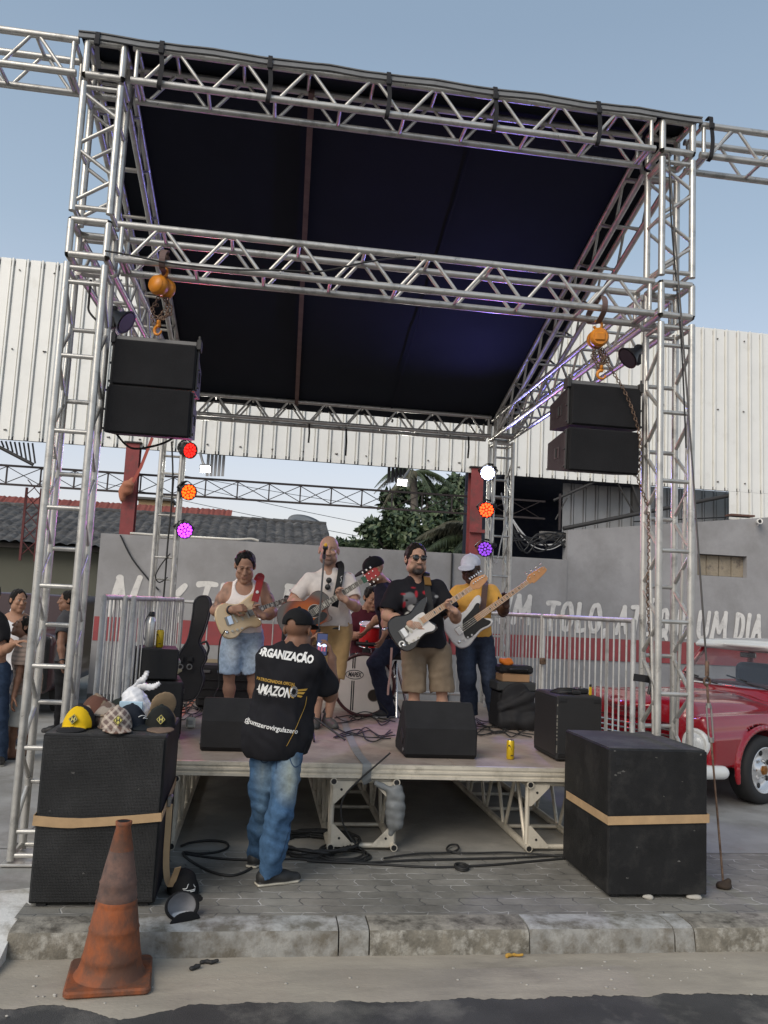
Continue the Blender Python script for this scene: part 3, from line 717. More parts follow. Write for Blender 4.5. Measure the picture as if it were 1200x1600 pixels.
o = MB().path(catmull(q, 5), .018, 8).build('garden_hose', HOSE, origin=q[0]); tag(o, 'pale hose lying along the top of the grey wall', 'hose')
q = [at(x, y, Y=YW-.03) for x, y in ((188, 836), (206, 872), (232, 905), (248, 922))]
o = MB().path(catmull(q, 4), .012, 6).build('wall_cable', BLACK, origin=q[0]); tag(o, 'black cable slanting down the left end of the grey wall', 'cable')

# corrugated cladding high above the wall
CLAD = mat('white_steel_cladding', (.83, .825, .785), .42, .1, var=.04, vscale=2, stain=(.74, .73, .68), sscale=2.5, samt=.15, rvar=.1)
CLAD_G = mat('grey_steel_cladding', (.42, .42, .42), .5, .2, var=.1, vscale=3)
def cladding(mb, x0, x1, z0, z1, y, pitch=.218, amp=.045, ztop=None):
    xs = []; x = x0
    while x < x1:
        for dx, dy in ((0, 0), (.155, 0), (.162, amp*.7), (.176, amp*.7), (.183, -amp*.6), (.208, -amp*.6), (.215, amp*.7), (.230, amp*.7), (.237, 0)): xs.append((x+dx*pitch/.25, y+dy))
        x += pitch
    xs = [p for p in xs if p[0] <= x1]
    top = lambda x: z1 if ztop is None else ztop(x)
    mb.sheet([[(p[0], p[1], z0), (p[0], p[1], top(p[0]))] for p in xs])
    mb.sheet([[(p[0], p[1]+.004, z0), (p[0], p[1]+.004, top(p[0]))] for p in xs][::-1])
t = thing('clad_facade', 'tall white corrugated steel fascia of the shed behind the stage', 'shed wall', (2, 12.95, 3.9))
mb = MB(); cladding(mb, -8.2, 14, 3.905, 6.73, 12.95); mb.build('cladding', CLAD, t)
mb = MB(); cladding(mb, 7.72, 14, 3.42, 3.902, 12.95); mb.build('lower_cladding', CLAD, t)
mb = MB()
rs = np.random.default_rng(3)
for x in np.arange(-8, 14, .5):
    for z in (4.05, 5.3, 6.55): mb.tube((x+rs.uniform(-.05, .05), 12.93, z), (x, 12.955, z), .012, 6)
mb.build('screws', mat('dark_screw', (.12, .11, .1), .6), t)
MB().box((3, 12.98, 3.93), (22, .05, .05)).build('bottom_rail', mat('dark_steel', (.05, .048, .047), .6, .3), t)
MB().box((3, 13.0, 6.66), (22, .05, .08)).build('top_rail', MATS['dark_steel'], t)
# red columns
REDC = mat('red_oxide_steel', (.23, .045, .045), .65, .0, var=.2, vscale=4, stain=(.10, .05, .045), sscale=5, samt=.3)
for px, zb, lab, lw in ((203, 0, 'red steel column standing behind the left end of the grey wall', .2), (742, 0, 'red steel column beside the glaring white lamp', .2)):
    p = at(px, 780, Y=12.86+.15); t = thing('steel_column', lab, 'column', (p[0], 13.0, 0), 'red columns of the shed')
    MB().box((p[0], 12.90, 2.0), (lw, .016, 3.95)).build('flange', REDC, t); MB().box((p[0], 13.10, 2.0), (lw, .016, 3.95)).build('flange', REDC, t)
    MB().box((p[0], 13.0, 2.0), (.016, .184, 3.95)).build('web', REDC, t)
    MB().box((p[0], 12.99, 3.99), (.26, .26, .02)).build('cap_plate', MATS['dark_steel'], t)
p = at(742, 860, Y=13.0)
o = MB().box((p[0]+.02, 12.86, 2.95), (.3, .06, .05)).build('column_bracket', REDC, origin=(p[0], 12.86, 2.95)); tag(o, 'short red bracket across the right red column just above the wall', 'bracket')
# dark lattice beam running across under the fascia
LAT = mat('dark_lattice_steel', (.045, .035, .035), .6, .3)
t = thing('lattice_beam', 'dark steel lattice beam crossing low behind the wall', 'beam', (0, 13.3, 3.3))
mb = MB()
for z in (3.27, 3.56): mb.box((-1.2, 13.3, z), (11.6, .04, .03))
mb.build('chord', LAT, t)
bm1 = MB(); x = -7.0; i = 0
while x < 4.4:
    bm1.box((x, 13.3, 3.415), (.02, .03, .27)); bm1.tube((x, 13.29, 3.29), (x+.5, 13.29, 3.545), .007, 6); bm1.tube((x, 13.31, 3.545), (x+.5, 13.31, 3.29), .007, 6); x += .5
bm1.build('lattice_web', LAT, t)
RLAT = mat('dark_red_steel', (.11, .025, .025), .6, .2)
p = at(50, 800, Y=13.6); t = thing('lattice_post', 'slim dark red lattice post under the dark beam, at the far left', 'post', (p[0], 13.6, 2.0))
for dx in (-.11, .11): MB().box((p[0]+dx, 13.6, 2.7), (.035, .035, 1.15)).build('upright', RLAT, t)
mb = MB()
for k in range(5): mb.tube((p[0]-.11, 13.6, 2.2+.24*k), (p[0]+.11, 13.6, 2.44+.24*k), .008, 6); mb.tube((p[0]+.11, 13.6, 2.2+.24*k), (p[0]-.11, 13.6, 2.44+.24*k), .008, 6)
mb.build('lacing', RLAT, t)
# struts and sheet edges under the fascia at the far left and centre
DK = MATS['dark_steel']
t = thing('roof_edge', 'dark ribbed sheet edge with a slanting strut under the fascia, far left', 'roof edge', (-5, 13.1, 3.7))
mb = MB()
for px in range(-40, 56, 7):
    a, b = at(px, 690, Y=13.1), at(px+4, 725+(px-50)*.55 if px < 50 else 724, Y=13.1); a[2] = 3.9
    if b[2] < a[2]-.03: mb.tube(a, b, .014, 6)
mb.build('rib', DK, t); a, b = at(-60, 668, Y=13.05), at(52, 726, Y=13.05); MB().tube(a, b, .03, 6).build('strut', DK, t)
for px, lab in ((335, 'striped metal gutter end under the fascia behind the left white lamp'), (618, 'striped metal gutter end under the fascia behind the right white lamp')):
    t = thing('gutter_end', lab, 'gutter', (*at(px, 715, Y=13.2)[:2], 3.7), 'gutter ends under the fascia'); mb = MB(); h = 722 if px < 400 else 728
    for k in range(5): a, b = at(px-10+6*k, h-16, Y=13.2), at(px-10+6*k, h+(22 if px < 400 else 26), Y=13.2); mb.box((a+b)/2, (.045, .03, abs(a[2]-b[2])))
    mb.build('strip', CLAD_G if px < 400 else DK, t)

# dark open shed to the right of the red column
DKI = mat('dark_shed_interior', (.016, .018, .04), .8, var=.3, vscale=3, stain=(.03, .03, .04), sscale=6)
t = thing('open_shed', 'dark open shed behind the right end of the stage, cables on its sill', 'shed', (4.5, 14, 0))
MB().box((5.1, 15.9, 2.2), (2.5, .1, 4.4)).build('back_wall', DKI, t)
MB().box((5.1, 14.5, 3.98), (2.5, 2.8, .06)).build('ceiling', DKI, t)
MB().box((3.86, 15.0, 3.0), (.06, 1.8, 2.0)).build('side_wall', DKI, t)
a = at(872, 800, Y=12.9); MB().box((a[0]+.02, 12.88, a[2]), (.03, .03, .6)).build('upright', LAT, t)
a = at(868, 838, Y=12.75); MB().box((a[0], 12.78, a[2]), (.5, .08, .14)).build('sill_box', mat('grey_box', (.16, .15, .14), .7, var=.3), t)
mb = MB(); rs = np.random.default_rng(11)
for k in range(9):
    pts = [at(798+rs.uniform(-3, 3), 815+4*k, Y=12.7)]+[at(798+22*j+rs.uniform(-6, 6), 850+rs.uniform(-12, 16)-2*j, Y=12.7) for j in range(1, 5)]
    for p in pts: p[2] = max(p[2], 2.6)
    mb.path(catmull(pts, 6), .013, 6)
mb.build('cable_bundle', BLACK, t)
q = [at(x, y, Y=12.72) for x, y in ((801, 812), (812, 828), (826, 843), (845, 851), (868, 850), (886, 840))]; mb = MB(); mb.path(catmull(q, 6), .016, 6)
q = [at(x, y, Y=12.7) for x, y in ((801, 814), (815, 838), (838, 856), (862, 858), (884, 846))]; mb.path(catmull(q, 6), .008, 6); mb.build('pale_cable', mat('pale_cable', (.5, .5, .5), .5), t)
# inner side of that shed: grey cladding, struts
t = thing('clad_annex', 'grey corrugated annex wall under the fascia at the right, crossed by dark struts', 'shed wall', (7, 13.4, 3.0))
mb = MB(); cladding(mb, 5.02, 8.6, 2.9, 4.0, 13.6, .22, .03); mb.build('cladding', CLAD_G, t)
mb = MB()
for a, b, r in (((880, 826), (1170, 768), .035), ((865, 782), (940, 748), .022), ((868, 812), (886, 778), .012), ((965, 755), (990, 800), .016), ((984, 748), (1000, 790), .018)): mb.tube(at(*a, Y=13.0), at(*b, Y=13.0), r, 8)
mb.build('strut', DK, t)
a, b = at(993, 745, Y=13.1), at(993, 805, Y=13.1); MB().box((a+b)/2, (.14, .1, a[2]-b[2])).build('post', DK, t)
a, b = at(990, 815, Y=12.66), at(1135, 808, Y=12.66); MB().tube(a, b, .012, 6).build('conduit', BLACK, t)
a = at(1156, 806, Y=12.75); MB().box(a, (.42, .2, .03)).build('ledge', mat('brown_ledge', (.12, .06, .045), .7), t)
p = at(1186, 815, Y=12.5); t = thing('security_camera', 'small white security camera on top of the grey wall at the right edge', 'camera', p)
MB().tube(p+[-.02, -.06, 0], p+[.05, .09, .01], .045, 14).build('housing', WHITE, t); MB().tube(p+[-.021, -.064, 0], p+[-.02, -.06, 0], .03, 12).build('lens', BLACK, t); MB().tube(p+[.05, .09, 0], p+[.05, .14, -.08], .016, 8).build('bracket', WHITE, t)

# ================================================================== houses behind
TILE = mat('weathered_dark_tiles', (.056, .055, .055), .9, var=.55, vscale=2.4, stain=(.14, .135, .13), sscale=5, samt=.35, bump=.4, bscale=12)
REDT = mat('red_roof_tiles', (.21, .055, .04), .85, var=.2, vscale=4)
OLIVE = mat('olive_grey_wall', (.115, .115, .09), .85, var=.08, vscale=1)
a = at(510, 806, Y=23.); xr = a[0]
t = thing('tiled_house', 'low house with a weathered dark tiled roof behind the grey wall', 'house', (-6, 20, 0))
P = []
ncol = 520; nrow = 44; x_l = -16.
for i in range(ncol+1):
    x = x_l+(xr-x_l)*i/ncol; row = []
    for j in range(nrow+1):
        v = j/nrow; y = 19+4*v; z = 2.66+1.2*v
        ph = (v*11) % 1.; z += .045*abs(math.sin(x*math.pi/.24))+.04*(1-ph)+.02*mnoise.noise(Vector((x*9, y*7, 4)))+.04*mnoise.noise(Vector((x*2, y*2, 0)))
        row.append((x, y, z))
    P.append(row)
mb = MB(); mb.sheet(P); mb.build('roof', TILE, t)
mb = MB(); mb.sheet([[(x_l, 23, 3.86), (x_l, 27, 2.7)], [(xr, 23, 3.86), (xr, 27, 2.7)]][::-1]); mb.build('rear_roof', TILE, t)
mb = MB()
for i in range(60): x = x_l+(xr-x_l)*i/60; mb.tube((x, 23, 3.89), (x+(xr-x_l)/60*1.03, 23, 3.89), .085, 8, r2=.07)
mb.build('ridge_tiles', TILE, t)
MB().box(((x_l+xr)/2, 21.5, 1.3), (xr-x_l-.6, 4, 2.6)).build('house_wall', OLIVE, t)
MB().box(((x_l+xr)/2, 19.2, 2.64), (xr-x_l, .12, .1)).build('eaves_shadow_strip', mat('dark_wood_and_eaves_shade', (.03, .025, .022), .8), t)  # dark strip standing in for the shadow under the eave
mb = MB(); mb.add([(xr-.3, 19.3, 2.6), (xr-.3, 26.7, 2.6), (xr-.3, 23, 3.8)], [(0, 1, 2)]); mb.build('gable', OLIVE, t)
a, b = at(-60, 770, Y=28.), at(362, 796, Y=28.); t = thing('red_roofed_house', 'red tiled roof ridge showing above the dark roof, far left', 'house', (-8, 29, 0))
P = [[(a[0]-3+(b[0]-a[0]+3)*i/160, 26.5+2.2*j/8, 3.6+(a[2]-3.6+.03)*j/8+.05*abs(math.sin(i*1.3))) for j in range(9)] for i in range(161)]
mb = MB(); mb.sheet(P); mb.build('roof', REDT, t); MB().box(((a[0]+b[0])/2-1.5, 29.5, 1.9), (b[0]-a[0]+2, 2, 3.6)).build('house_wall', OLIVE, t)
a, b = at(216, 779, Y=30.5), at(266, 791, Y=30.5); t = thing('beige_house', 'small strip of a beige upper wall beside the left red column', 'house', (a[0], 31, 0))
MB().box(((a[0]+b[0])/2, 31.2, a[2]/2), (b[0]-a[0], 1.2, a[2])).build('house_wall', mat('beige_wall', (.36, .24, .13), .8), t); MB().box(((a[0]+b[0])/2, 31.2, a[2]+.03), (b[0]-a[0]+.2, 1.5, .08)).build('roof_slab', mat('dark_slab', (.09, .085, .08), .8), t)
p = at(483, 803, Y=24.); t = thing('satellite_dish', 'grey satellite dish rising behind the end of the dark tiled roof', 'satellite dish', p+[0, 0, -.6])
M_D = mat('dish_grey', (.20, .21, .22), .6); mb = MB(); ax = nrm([.25, -.55, .8]); c = p+[.0, .3, -.35]
mb.lathe([(.001, -.16), (.25, -.13), (.5, -.05), (.62, .02), (.63, .025), (.5, -.035), (.25, -.115), (.001, -.15)], c, ax, 32); mb.build('reflector', M_D, t)
MB().tube(c-ax*.16, c+[0, .2, -.9], .04, 8).build('mast', M_D, t)

# ================================================================== plants
LEAF = [mat('leaf_dark', (.035, .060, .030), .6, var=.3, vscale=9), mat('leaf_mid', (.070, .105, .050), .6, var=.3, vscale=9), mat('leaf_pale', (.12, .15, .08), .6, var=.3, vscale=9)]
BARK = mat('grey_bark', (.16, .14, .12), .9, var=.3, vscale=8, bump=.5, bscale=12)
def leaf_tree(name, label, base, lumps, nleaf, size, seed, group=None):
    rs = np.random.default_rng(seed); t = thing(name, label, 'tree', base, group); V = []; F = []; S = []
    tot = sum(l[3]**2 for l in lumps)
    for (x, y, z, r) in lumps:
        for sub in range(max(4, int(34*r*r/tot*len(lumps)/2.2))):
            d = rs.normal(size=3); d = nrm(d); cc = np.array([x, y, z])+d*r*rs.uniform(.55, 1.05)*[1, 1, .8]; rr = r*rs.uniform(.16, .34)
            for _ in range(int(nleaf*r*r/tot/max(4, int(34*r*r/tot*len(lumps)/2.2)))):
                e = nrm(rs.normal(size=3)); p = cc+e*rr*rs.uniform(.3, 1)**.5; u = nrm(rs.normal(size=3)+[0, 0, -.7]); w = nrm(np.cross(u, e+rs.normal(size=3)*.4)); L_ = size*rs.uniform(.6, 1.3); W_ = L_*.3; nn = np.cross(u, w)*W_*.3
                o = len(V); V += [p, p+u*L_*.5+w*W_+nn, p+u*L_, p+u*L_*.5-w*W_+nn]; F += [(o, o+1, o+2, o+3)]; S.append(int(rs.choice(3, p=[.45, .4, .15])))
    me = MB(); me.add(V, F); o = me.build('crown', LEAF, t); o.data.polygons.foreach_set('material_index', S)
    b = np.asarray(base, float); mb = MB(); c0 = np.mean([[l[0], l[1], l[2]] for l in lumps], 0); f = b+[(c0[0]-b[0])*.4, 0, (c0[2]-b[2])*.55]
    mb.path(catmull([b, (b+f)/2+[.1, 0, 0], f], 5), list(np.linspace(.24, .15, 11)), 10)
    for l in lumps[:7]: e = np.array(l[:3]); mb.path(catmull([f-[0, 0, .15], (f+e)/2+[0, 0, .12], e], 4), list(np.linspace(.12, .03, 9)), 7)
    mb.build('trunk', BARK, t); return t
def lump(px, py, Y, rpx): p = at(px, py, Y=Y); return (p[0], p[1], p[2], rpx*Y/1300)
leaf_tree('leafy_tree', 'big dark leafy tree above the wall, between the singer and the red column', at(640, 905, Y=21)*[1, 1, 0], [lump(588, 838, 20.5, 30), lump(612, 815, 21, 32), lump(650, 830, 21, 36), lump(690, 820, 21.5, 38), lump(725, 800, 22, 34), lump(640, 850, 20.2, 34), lump(700, 850, 21, 34), lump(745, 840, 22, 30), lump(575, 858, 20.2, 18)], 9000, .20, 5)
leaf_tree('leafy_tree', 'flat-topped tree just behind the leafy tree, around the palm trunk', at(660, 905, Y=26)*[1, 1, 0], [lump(606, 778, 26, 16), lump(636, 766, 26, 18), lump(668, 768, 26, 20), lump(700, 770, 26, 20), lump(722, 762, 27, 24), lump(730, 790, 27, 28)], 3200, .24, 9)
leaf_tree('leafy_tree', 'small tree top far off behind the singer, left of the big tree', at(540, 905, Y=40)*[1, 1, 0], [lump(532, 850, 40, 8), lump(545, 856, 40, 8), lump(556, 846, 40, 5)], 500, .3, 12)
PALM = [mat('palm_green', (.05, .07, .032), .6, var=.3, vscale=6), mat('palm_dry', (.10, .095, .06), .7, var=.3, vscale=6)]
def palm(label, base, top, fronds, seed, rt=.13):
    rs = np.random.default_rng(seed); base = np.asarray(base, float); top = np.asarray(top, float); t = thing('palm_tree', label, 'palm tree', base)
    MB().path(catmull([base, (base+top)/2+[.08, 0, 0], top], 8), list(np.linspace(rt*1.25, rt*.75, 17)), 10).build('trunk', BARK, t)
    for (az, el, ln, dr) in fronds:
        d = np.array([math.cos(az)*math.cos(el), math.sin(az)*math.cos(el), math.sin(el)]); pts = [top+d*ln*s+np.array([0, 0, -dr*ln*s*s]) for s in np.linspace(0, 1, 13)]
        mb = MB(); mb.path(pts, list(np.linspace(.03, .008, 13)), 5); V = []; F = []
        for i in range(1, 52):
            s = .08+.92*i/52; q = top+d*ln*s+np.array([0, 0, -dr*ln*s*s]); tg = nrm(d*ln+np.array([0, 0, -2*dr*ln*s])); sd = nrm(np.cross(tg, Z_)); ll = ln*.26*math.sin(math.pi*min(1, s*.85+.12))*rs.uniform(.8, 1.15)
            for sg in (-1, 1):
                u = nrm(sd*sg+tg*.6+np.array([0, 0, -.55+rs.uniform(-.2, .2)])); e = q+u*ll+np.array([0, 0, -ll*.25]); w = tg*.022*ln/2
                o = len(V); V += [q-w, q+w, q+u*ll*.5+w*.8, e, q+u*ll*.5-w*.8]; F.append((o, o+1, o+2, o+3, o+4))
        mb.add(V, F); mb.build('frond', PALM[int(rs.random() < .35)], t)
    return t
b = at(650, 905, Y=24); tp = at(646, 738, Y=24)
palm('tall palm with a pale trunk and drooping crown, behind the right white lamp', b*[1, 1, 0], tp, [(a, e, l*.9, d) for a, e, l, d in ((3.3, .5, 1.5, .9), (3.0, .2, 1.3, .8), (2.6, .7, 1.4, 1.), (.1, .5, 1.5, .8), (.5, .3, 1.3, .9), (5.9, .3, 1.6, .7), (4.4, .4, 1.2, 1.), (1.5, .6, 1.2, .9), (5.2, .1, 1.2, 1.1), (3.6, -.1, 1.2, 1.), (0., 0., 1.2, 1.), (2.2, .1, 1.1, 1.1))], 4)
b = at(748, 905, Y=17.5); tp = at(752, 838, Y=17.5)
palm('short palm arching its fronds over the grey wall, left of the right red column', b*[1, 1, 0], tp, [(3.25, .55, 1.75, .62), (3.0, .3, 1.6, .5), (3.5, .25, 1.5, .55), (3.14, .8, 1.6, .7), (2.6, .5, 1.5, .6), (1.4, .7, 1.5, .6), (.3, .6, 1.6, .6), (4.0, .1, 1.3, .5), (3.3, .02, 1.4, .35)], 6, .16)
b = at(800, 905, Y=27); tp = at(775, 765, Y=27)
palm('tall palm mostly hidden by the right red column, its fronds reaching left', b*[1, 1, 0], tp, [(3.2, .45, 2.1, .55), (3.0, .2, 2.0, .5), (2.7, .7, 1.9, .7), (3.6, .1, 1.8, .6), (1.2, .6, 1.8, .7), (.2, .3, 1.8, .6), (4.4, .3, 1.6, .8)], 8)
b = at(540, 905, Y=45); tp = at(541, 848, Y=45)
palm('tiny distant palm showing above the wall just right of the singer', b*[1, 1, 0], tp, [(k*.9, .3, 1.0, .9) for k in range(7)], 2, .1)
# overhead wires far behind
mb = MB()
for (x0, y0_, x1, y1_) in ((280, 742, 640, 800), (150, 752, 560, 838), (290, 758, 640, 832)): mb.path(catmull([at(x0, y0_, Y=34), at((x0+x1)/2, (y0_+y1_)/2+2, Y=34), at(x1, y1_, Y=34)], 6), .012, 5)
o = mb.build('overhead_wires', BLACK, origin=at(300, 750, Y=34)); tag(o, 'thin overhead wires crossing the pale sky under the fascia', 'wires', kind='stuff')

# ================================================================== loudspeakers
PAINTBLK = mat('worn_black_paint', (.0100, .0100, .0105), .6, var=.4, vscale=5, stain=(.026, .025, .024), sscale=6, samt=.35, bump=.25, bscale=120, spec=.35)
BOXTOP = mat('dusty_black_paint', (.034, .034, .036), .75, var=.3, vscale=5, stain=(.06, .06, .06), sscale=5, samt=.4, bump=.2, bscale=120)
def grille_mat():
    m = mat('black_mesh_grille', (.012, .012, .0125), .55, spec=.4); nt = m.node_tree; N = nt.nodes; L = nt.links; b = N['Principled BSDF']
    tc = N.new('ShaderNodeTexCoord'); v = N.new('ShaderNodeTexVoronoi'); v.inputs['Scale'].default_value = 130; v.inputs['Randomness'].default_value = .15; L.new(tc.outputs['Object'], v.inputs['Vector'])
    mr = N.new('ShaderNodeMapRange'); mr.inputs['From Min'].default_value = .2; mr.inputs['From Max'].default_value = .5; L.new(v.outputs['Distance'], mr.inputs['Value'])
    n = N.new('ShaderNodeTexNoise'); n.inputs['Scale'].default_value = 4; n.inputs['Detail'].default_value = 7; L.new(tc.outputs['Object'], n.inputs['Vector'])
    mx = N.new('ShaderNodeMix'); mx.data_type = 'RGBA'; mx.inputs['A'].default_value = (.004, .004, .004, 1); mx.inputs['B'].default_value = (.022, .022, .022, 1); L.new(mr.outputs[0], mx.inputs['Factor'])
    m2 = N.new('ShaderNodeVectorMath'); m2.operation = 'SCALE'; r2 = N.new('ShaderNodeMapRange'); r2.inputs['From Min'].default_value = .3; r2.inputs['From Max'].default_value = .7; r2.inputs['To Min'].default_value = .5; r2.inputs['To Max'].default_value = 1.7
    L.new(n.outputs['Fac'], r2.inputs['Value']); L.new(mx.outputs['Result'], m2.inputs[0]); L.new(r2.outputs[0], m2.inputs['Scale']); L.new(m2.outputs[0], b.inputs['Base Color'])
    bp = N.new('ShaderNodeBump'); bp.inputs['Strength'].default_value = .8; bp.inputs['Distance'].default_value = .004; L.new(mr.outputs[0], bp.inputs['Height']); L.new(bp.outputs[0], b.inputs['Normal'])
    return m
GRILLE = grille_mat(); FOAM = mat('black_foam_front', (.016, .016, .0175), .9, var=.2, vscale=4, bump=.4, bscale=220, spec=.2)
TANS = mat('tan_webbing', (.42, .28, .15), .8, var=.12, vscale=12, bump=.15, bscale=160)
def subwoofer(x0, x1, y0, y1, h, label, grille):
    t = thing('subwoofer', label, 'loudspeaker', ((x0+x1)/2, y0, 0)); g = .02
    MB().box(((x0+x1)/2, (y0+y1)/2+.006, h/2+g/2), (x1-x0, y1-y0-.012, h-g), ch=.007).build('cabinet', PAINTBLK, t)
    MB().box(((x0+x1)/2, (y0+y1)/2+.006, h+.0015), (x1-x0-.012, y1-y0-.03, .004)).build('dusty_top', BOXTOP, t)
    if grille: MB().box(((x0+x1)/2, y0+.004, h/2+g/2), (x1-x0-.02, .010, h-g-.024), ch=.004).build('grille', GRILLE, t)
    else:
        MB().box(((x0+x1)/2, y0+.004, h/2+g/2), (x1-x0-.006, .008, h-g-.01), ch=.003).build('front_panel', PAINTBLK, t)
    for sx in (x0+.06, x1-.06):
        for sy in (y0+.06, y1-.06): MB().box((sx, sy, .011), (.05, .05, .022)).build('foot', RUBBER, t)
    return t
subwoofer(-1.122, -.472, 4.79, 5.56, .90, 'tall black speaker box with a mesh front on the left, caps lying on top', True)
subwoofer(2.150, 2.785, 4.915, 5.67, .875, 'scuffed plain black speaker box on the right, in front of the right tower', False)
for x, y, s in ((2.40, 4.93, .03), (2.70, 4.93, .045)):
    f = Field(.006); f.el((x, y-.01, .012), (s, s*.6, .014)); f.el((x+.02, y-.02, .01), (s*.5, s*.4, .012)); f.nz = wavy(.003, 60, int(x*100))
    o = f.build('stone', mat('pale_stone', (.38, .36, .32), .9, var=.1), origin=(x, y, 0)); tag(o, 'small pale stone wedged under the front edge of the right speaker box', 'stone', 'stones wedged under the right box')
CHIP = mat('scuffed_paint', (.085, .083, .078), .85, var=.5, vscale=40)
rs = np.random.default_rng(12); sr = [o for o in bpy.data.objects if o.name.startswith('subwoofer') and o.parent is None]
def scuff(parent, c, r, y, n=9):
    k = rs.uniform(.35, 1, n)*r; MB().add([(c[0]+k[i]*math.cos(2*math.pi*i/n), y, c[1]+k[i]*.6*math.sin(2*math.pi*i/n)) for i in range(n)], [tuple(range(n))]).build('scuff_mark', CHIP, parent)
for cx, cz, r in ((2.21, .735, .022), (2.235, .745, .016), (2.19, .72, .012), (2.5, .60, .008), (2.33, .30, .01), (2.6, .22, .012), (2.70, .40, .008), (2.45, .83, .01), (2.27, .12, .012), (2.62, .69, .007), (2.74, .855, .014), (2.18, .862, .012)): scuff(sr[1], (cx, cz), r, 4.9142)
for cx, cz, r in ((-.95, .70, .012), (-.7, .33, .010), (-.6, .62, .008), (-.85, .18, .012), (-1.05, .5, .008)): scuff(sr[0], (cx, cz), r, 4.7882)
MB().box((2.205, 4.9155, .80), (.03, .004, .045), ch=.001).build('bolt_recess', BLACK, sr[1])
# tan ratchet straps
t = thing('ratchet_strap', 'tan ratchet strap round the left speaker box, its loose tail hanging on the right side', 'strap', (-.47, 4.79, .45))
mb = MB(); fy = 4.778
mb.ribbon([(-1.128, 5.2, .48), (-1.128, fy, .455)], .05, .003, (-1, 0, 0)); mb.ribbon(catmull([(-1.13, fy-.002, .453), (-.95, fy-.003, .442), (-.75, fy-.003, .452), (-.466, fy-.002, .478)], 6), [.052]*8+[.047]*6+[.045]*5, .003, (0, -1, 0))
mb.ribbon([(-.464, fy, .478), (-.464, 5.1, .50), (-.464, 5.5, .52)], .045, .003, (1, 0, 0)); mb.build('webbing', TANS, t)
mb = MB(); mb.box((-.452, 5.02, .505), (.02, .07, .05), ch=.004); mb.tube((-.445, 4.99, .53), (-.445, 5.05, .53), .012, 10); mb.build('ratchet', mat('worn_steel', (.3, .29, .27), .45, .8), t)
mb = MB(); q = catmull([(-.45, 5.02, .49), (-.448, 5.01, .36), (-.445, 5.0, .2), (-.43, 4.98, .10), (-.405, 4.96, .07), (-.385, 4.95, .12), (-.37, 4.93, .17)], 5); mb.ribbon(q, .04, .003, (.6, -.8, .2)); mb.build('loose_tail', TANS, t)
t = thing('ratchet_strap', 'tan strap wrapped level round the middle of the right speaker box', 'strap', (2.15, 4.915, .43)); mb = MB()
mb.ribbon([(2.140, 5.6, .455), (2.140, 4.905, .455)], .05, .003, (-1, 0, 0)); mb.ribbon([(2.138, 4.902, .455), (2.789, 4.902, .475)], .05, .003, (0, -1, 0)); mb.ribbon([(2.792, 4.905, .475), (2.792, 5.5, .48)], .05, .003, (1, 0, 0)); mb.build('webbing', TANS, t)
# flown boxes
def wedge_box(x0, x1, yf, zc, h, label, tilt=0.):
    d = .46; t = thing('line_array_speaker', label, 'loudspeaker', ((x0+x1)/2, yf, zc), 'speaker boxes hanging from the front beam'); xc = (x0+x1)/2; M = rotx(tilt)
    def P(x, y, z): return np.array([xc, yf, zc])+M@np.array([x-xc, y, z])
    mb = MB(); hb = h/2; hr = h/2-.055
    V = [P(x, y, z) for x in (x0, x1) for (y, z) in ((.018, -hb), (d, -hr), (d, hr), (.018, hb))]
    mb.add(V, [(0, 1, 2, 3), (7, 6, 5, 4), (0, 3, 7, 4), (1, 5, 6, 2), (3, 2, 6, 7), (0, 4, 5, 1)]); mb.build('cabinet', PAINTBLK, t)
    MB().box(P(xc, .008, 0), (x1-x0-.012, .022, h-.012), M, ch=.006).build('front_grille', FOAM, t)
    for s, x in ((-1, x0), (1, x1)):
        g = MB().box(P(x+s*.001, d*.55, 0), (.006, .10, .085), M, ch=.002).build('handle_recess', BLACK, t); MB().tube(P(x+s*.006, d*.55, -.035), P(x+s*.006, d*.55, .035), .009, 8).build('handle', RUBBER, g)
        mb = MB(); mb.box(P(x+s*.009, .05, 0), (.014, .03, h-.02), M, ch=.003)
        for z in (-.4, 0, .4): mb.tube(P(x+s*.012, .05, z*h), P(x+s*.026, .05, z*h), .008, 8)
        mb.build('rigging_bar', DK, t)
    return t
for side, (x0, x1) in (('left', (-1.088, -.545)), ('right', (2.118, 2.648))):
    zs = ((3.215, .315), (2.893, .325)) if side == 'left' else ((3.19, .305), (2.86, .315))
    wedge_box(x0, x1, 5.60, zs[0][0], zs[0][1], 'upper black speaker of the pair hanging on the %s' % side, R(-1)); wedge_box(x0-.012, x1-.012, 5.60, zs[1][0], zs[1][1], 'lower black speaker of the pair hanging on the %s' % side, R(2))
    t = thing('flying_frame', 'dark steel flying bar on top of the %s hanging speakers' % side, 'rigging bar', ((x0+x1)/2, 5.65, zs[0][0]+.17)); z = zs[0][0]+zs[0][1]/2
    mb = MB(); mb.box(((x0+x1)/2, 5.66, z+.018), (x1-x0-.01, .05, .03), ch=.004); mb.build('cross_bar', mat('frame_steel', (.16, .155, .15), .5, .5), t)
    mb = MB()
    for x in (x0-.012, x1+.012): MB().box((x, 5.66, z+.01), (.03, .09, .07), ch=.004).tube((x, 5.63, z+.03), (x, 5.63, z+.07), .008, 8).build('end_lug', DK, t)
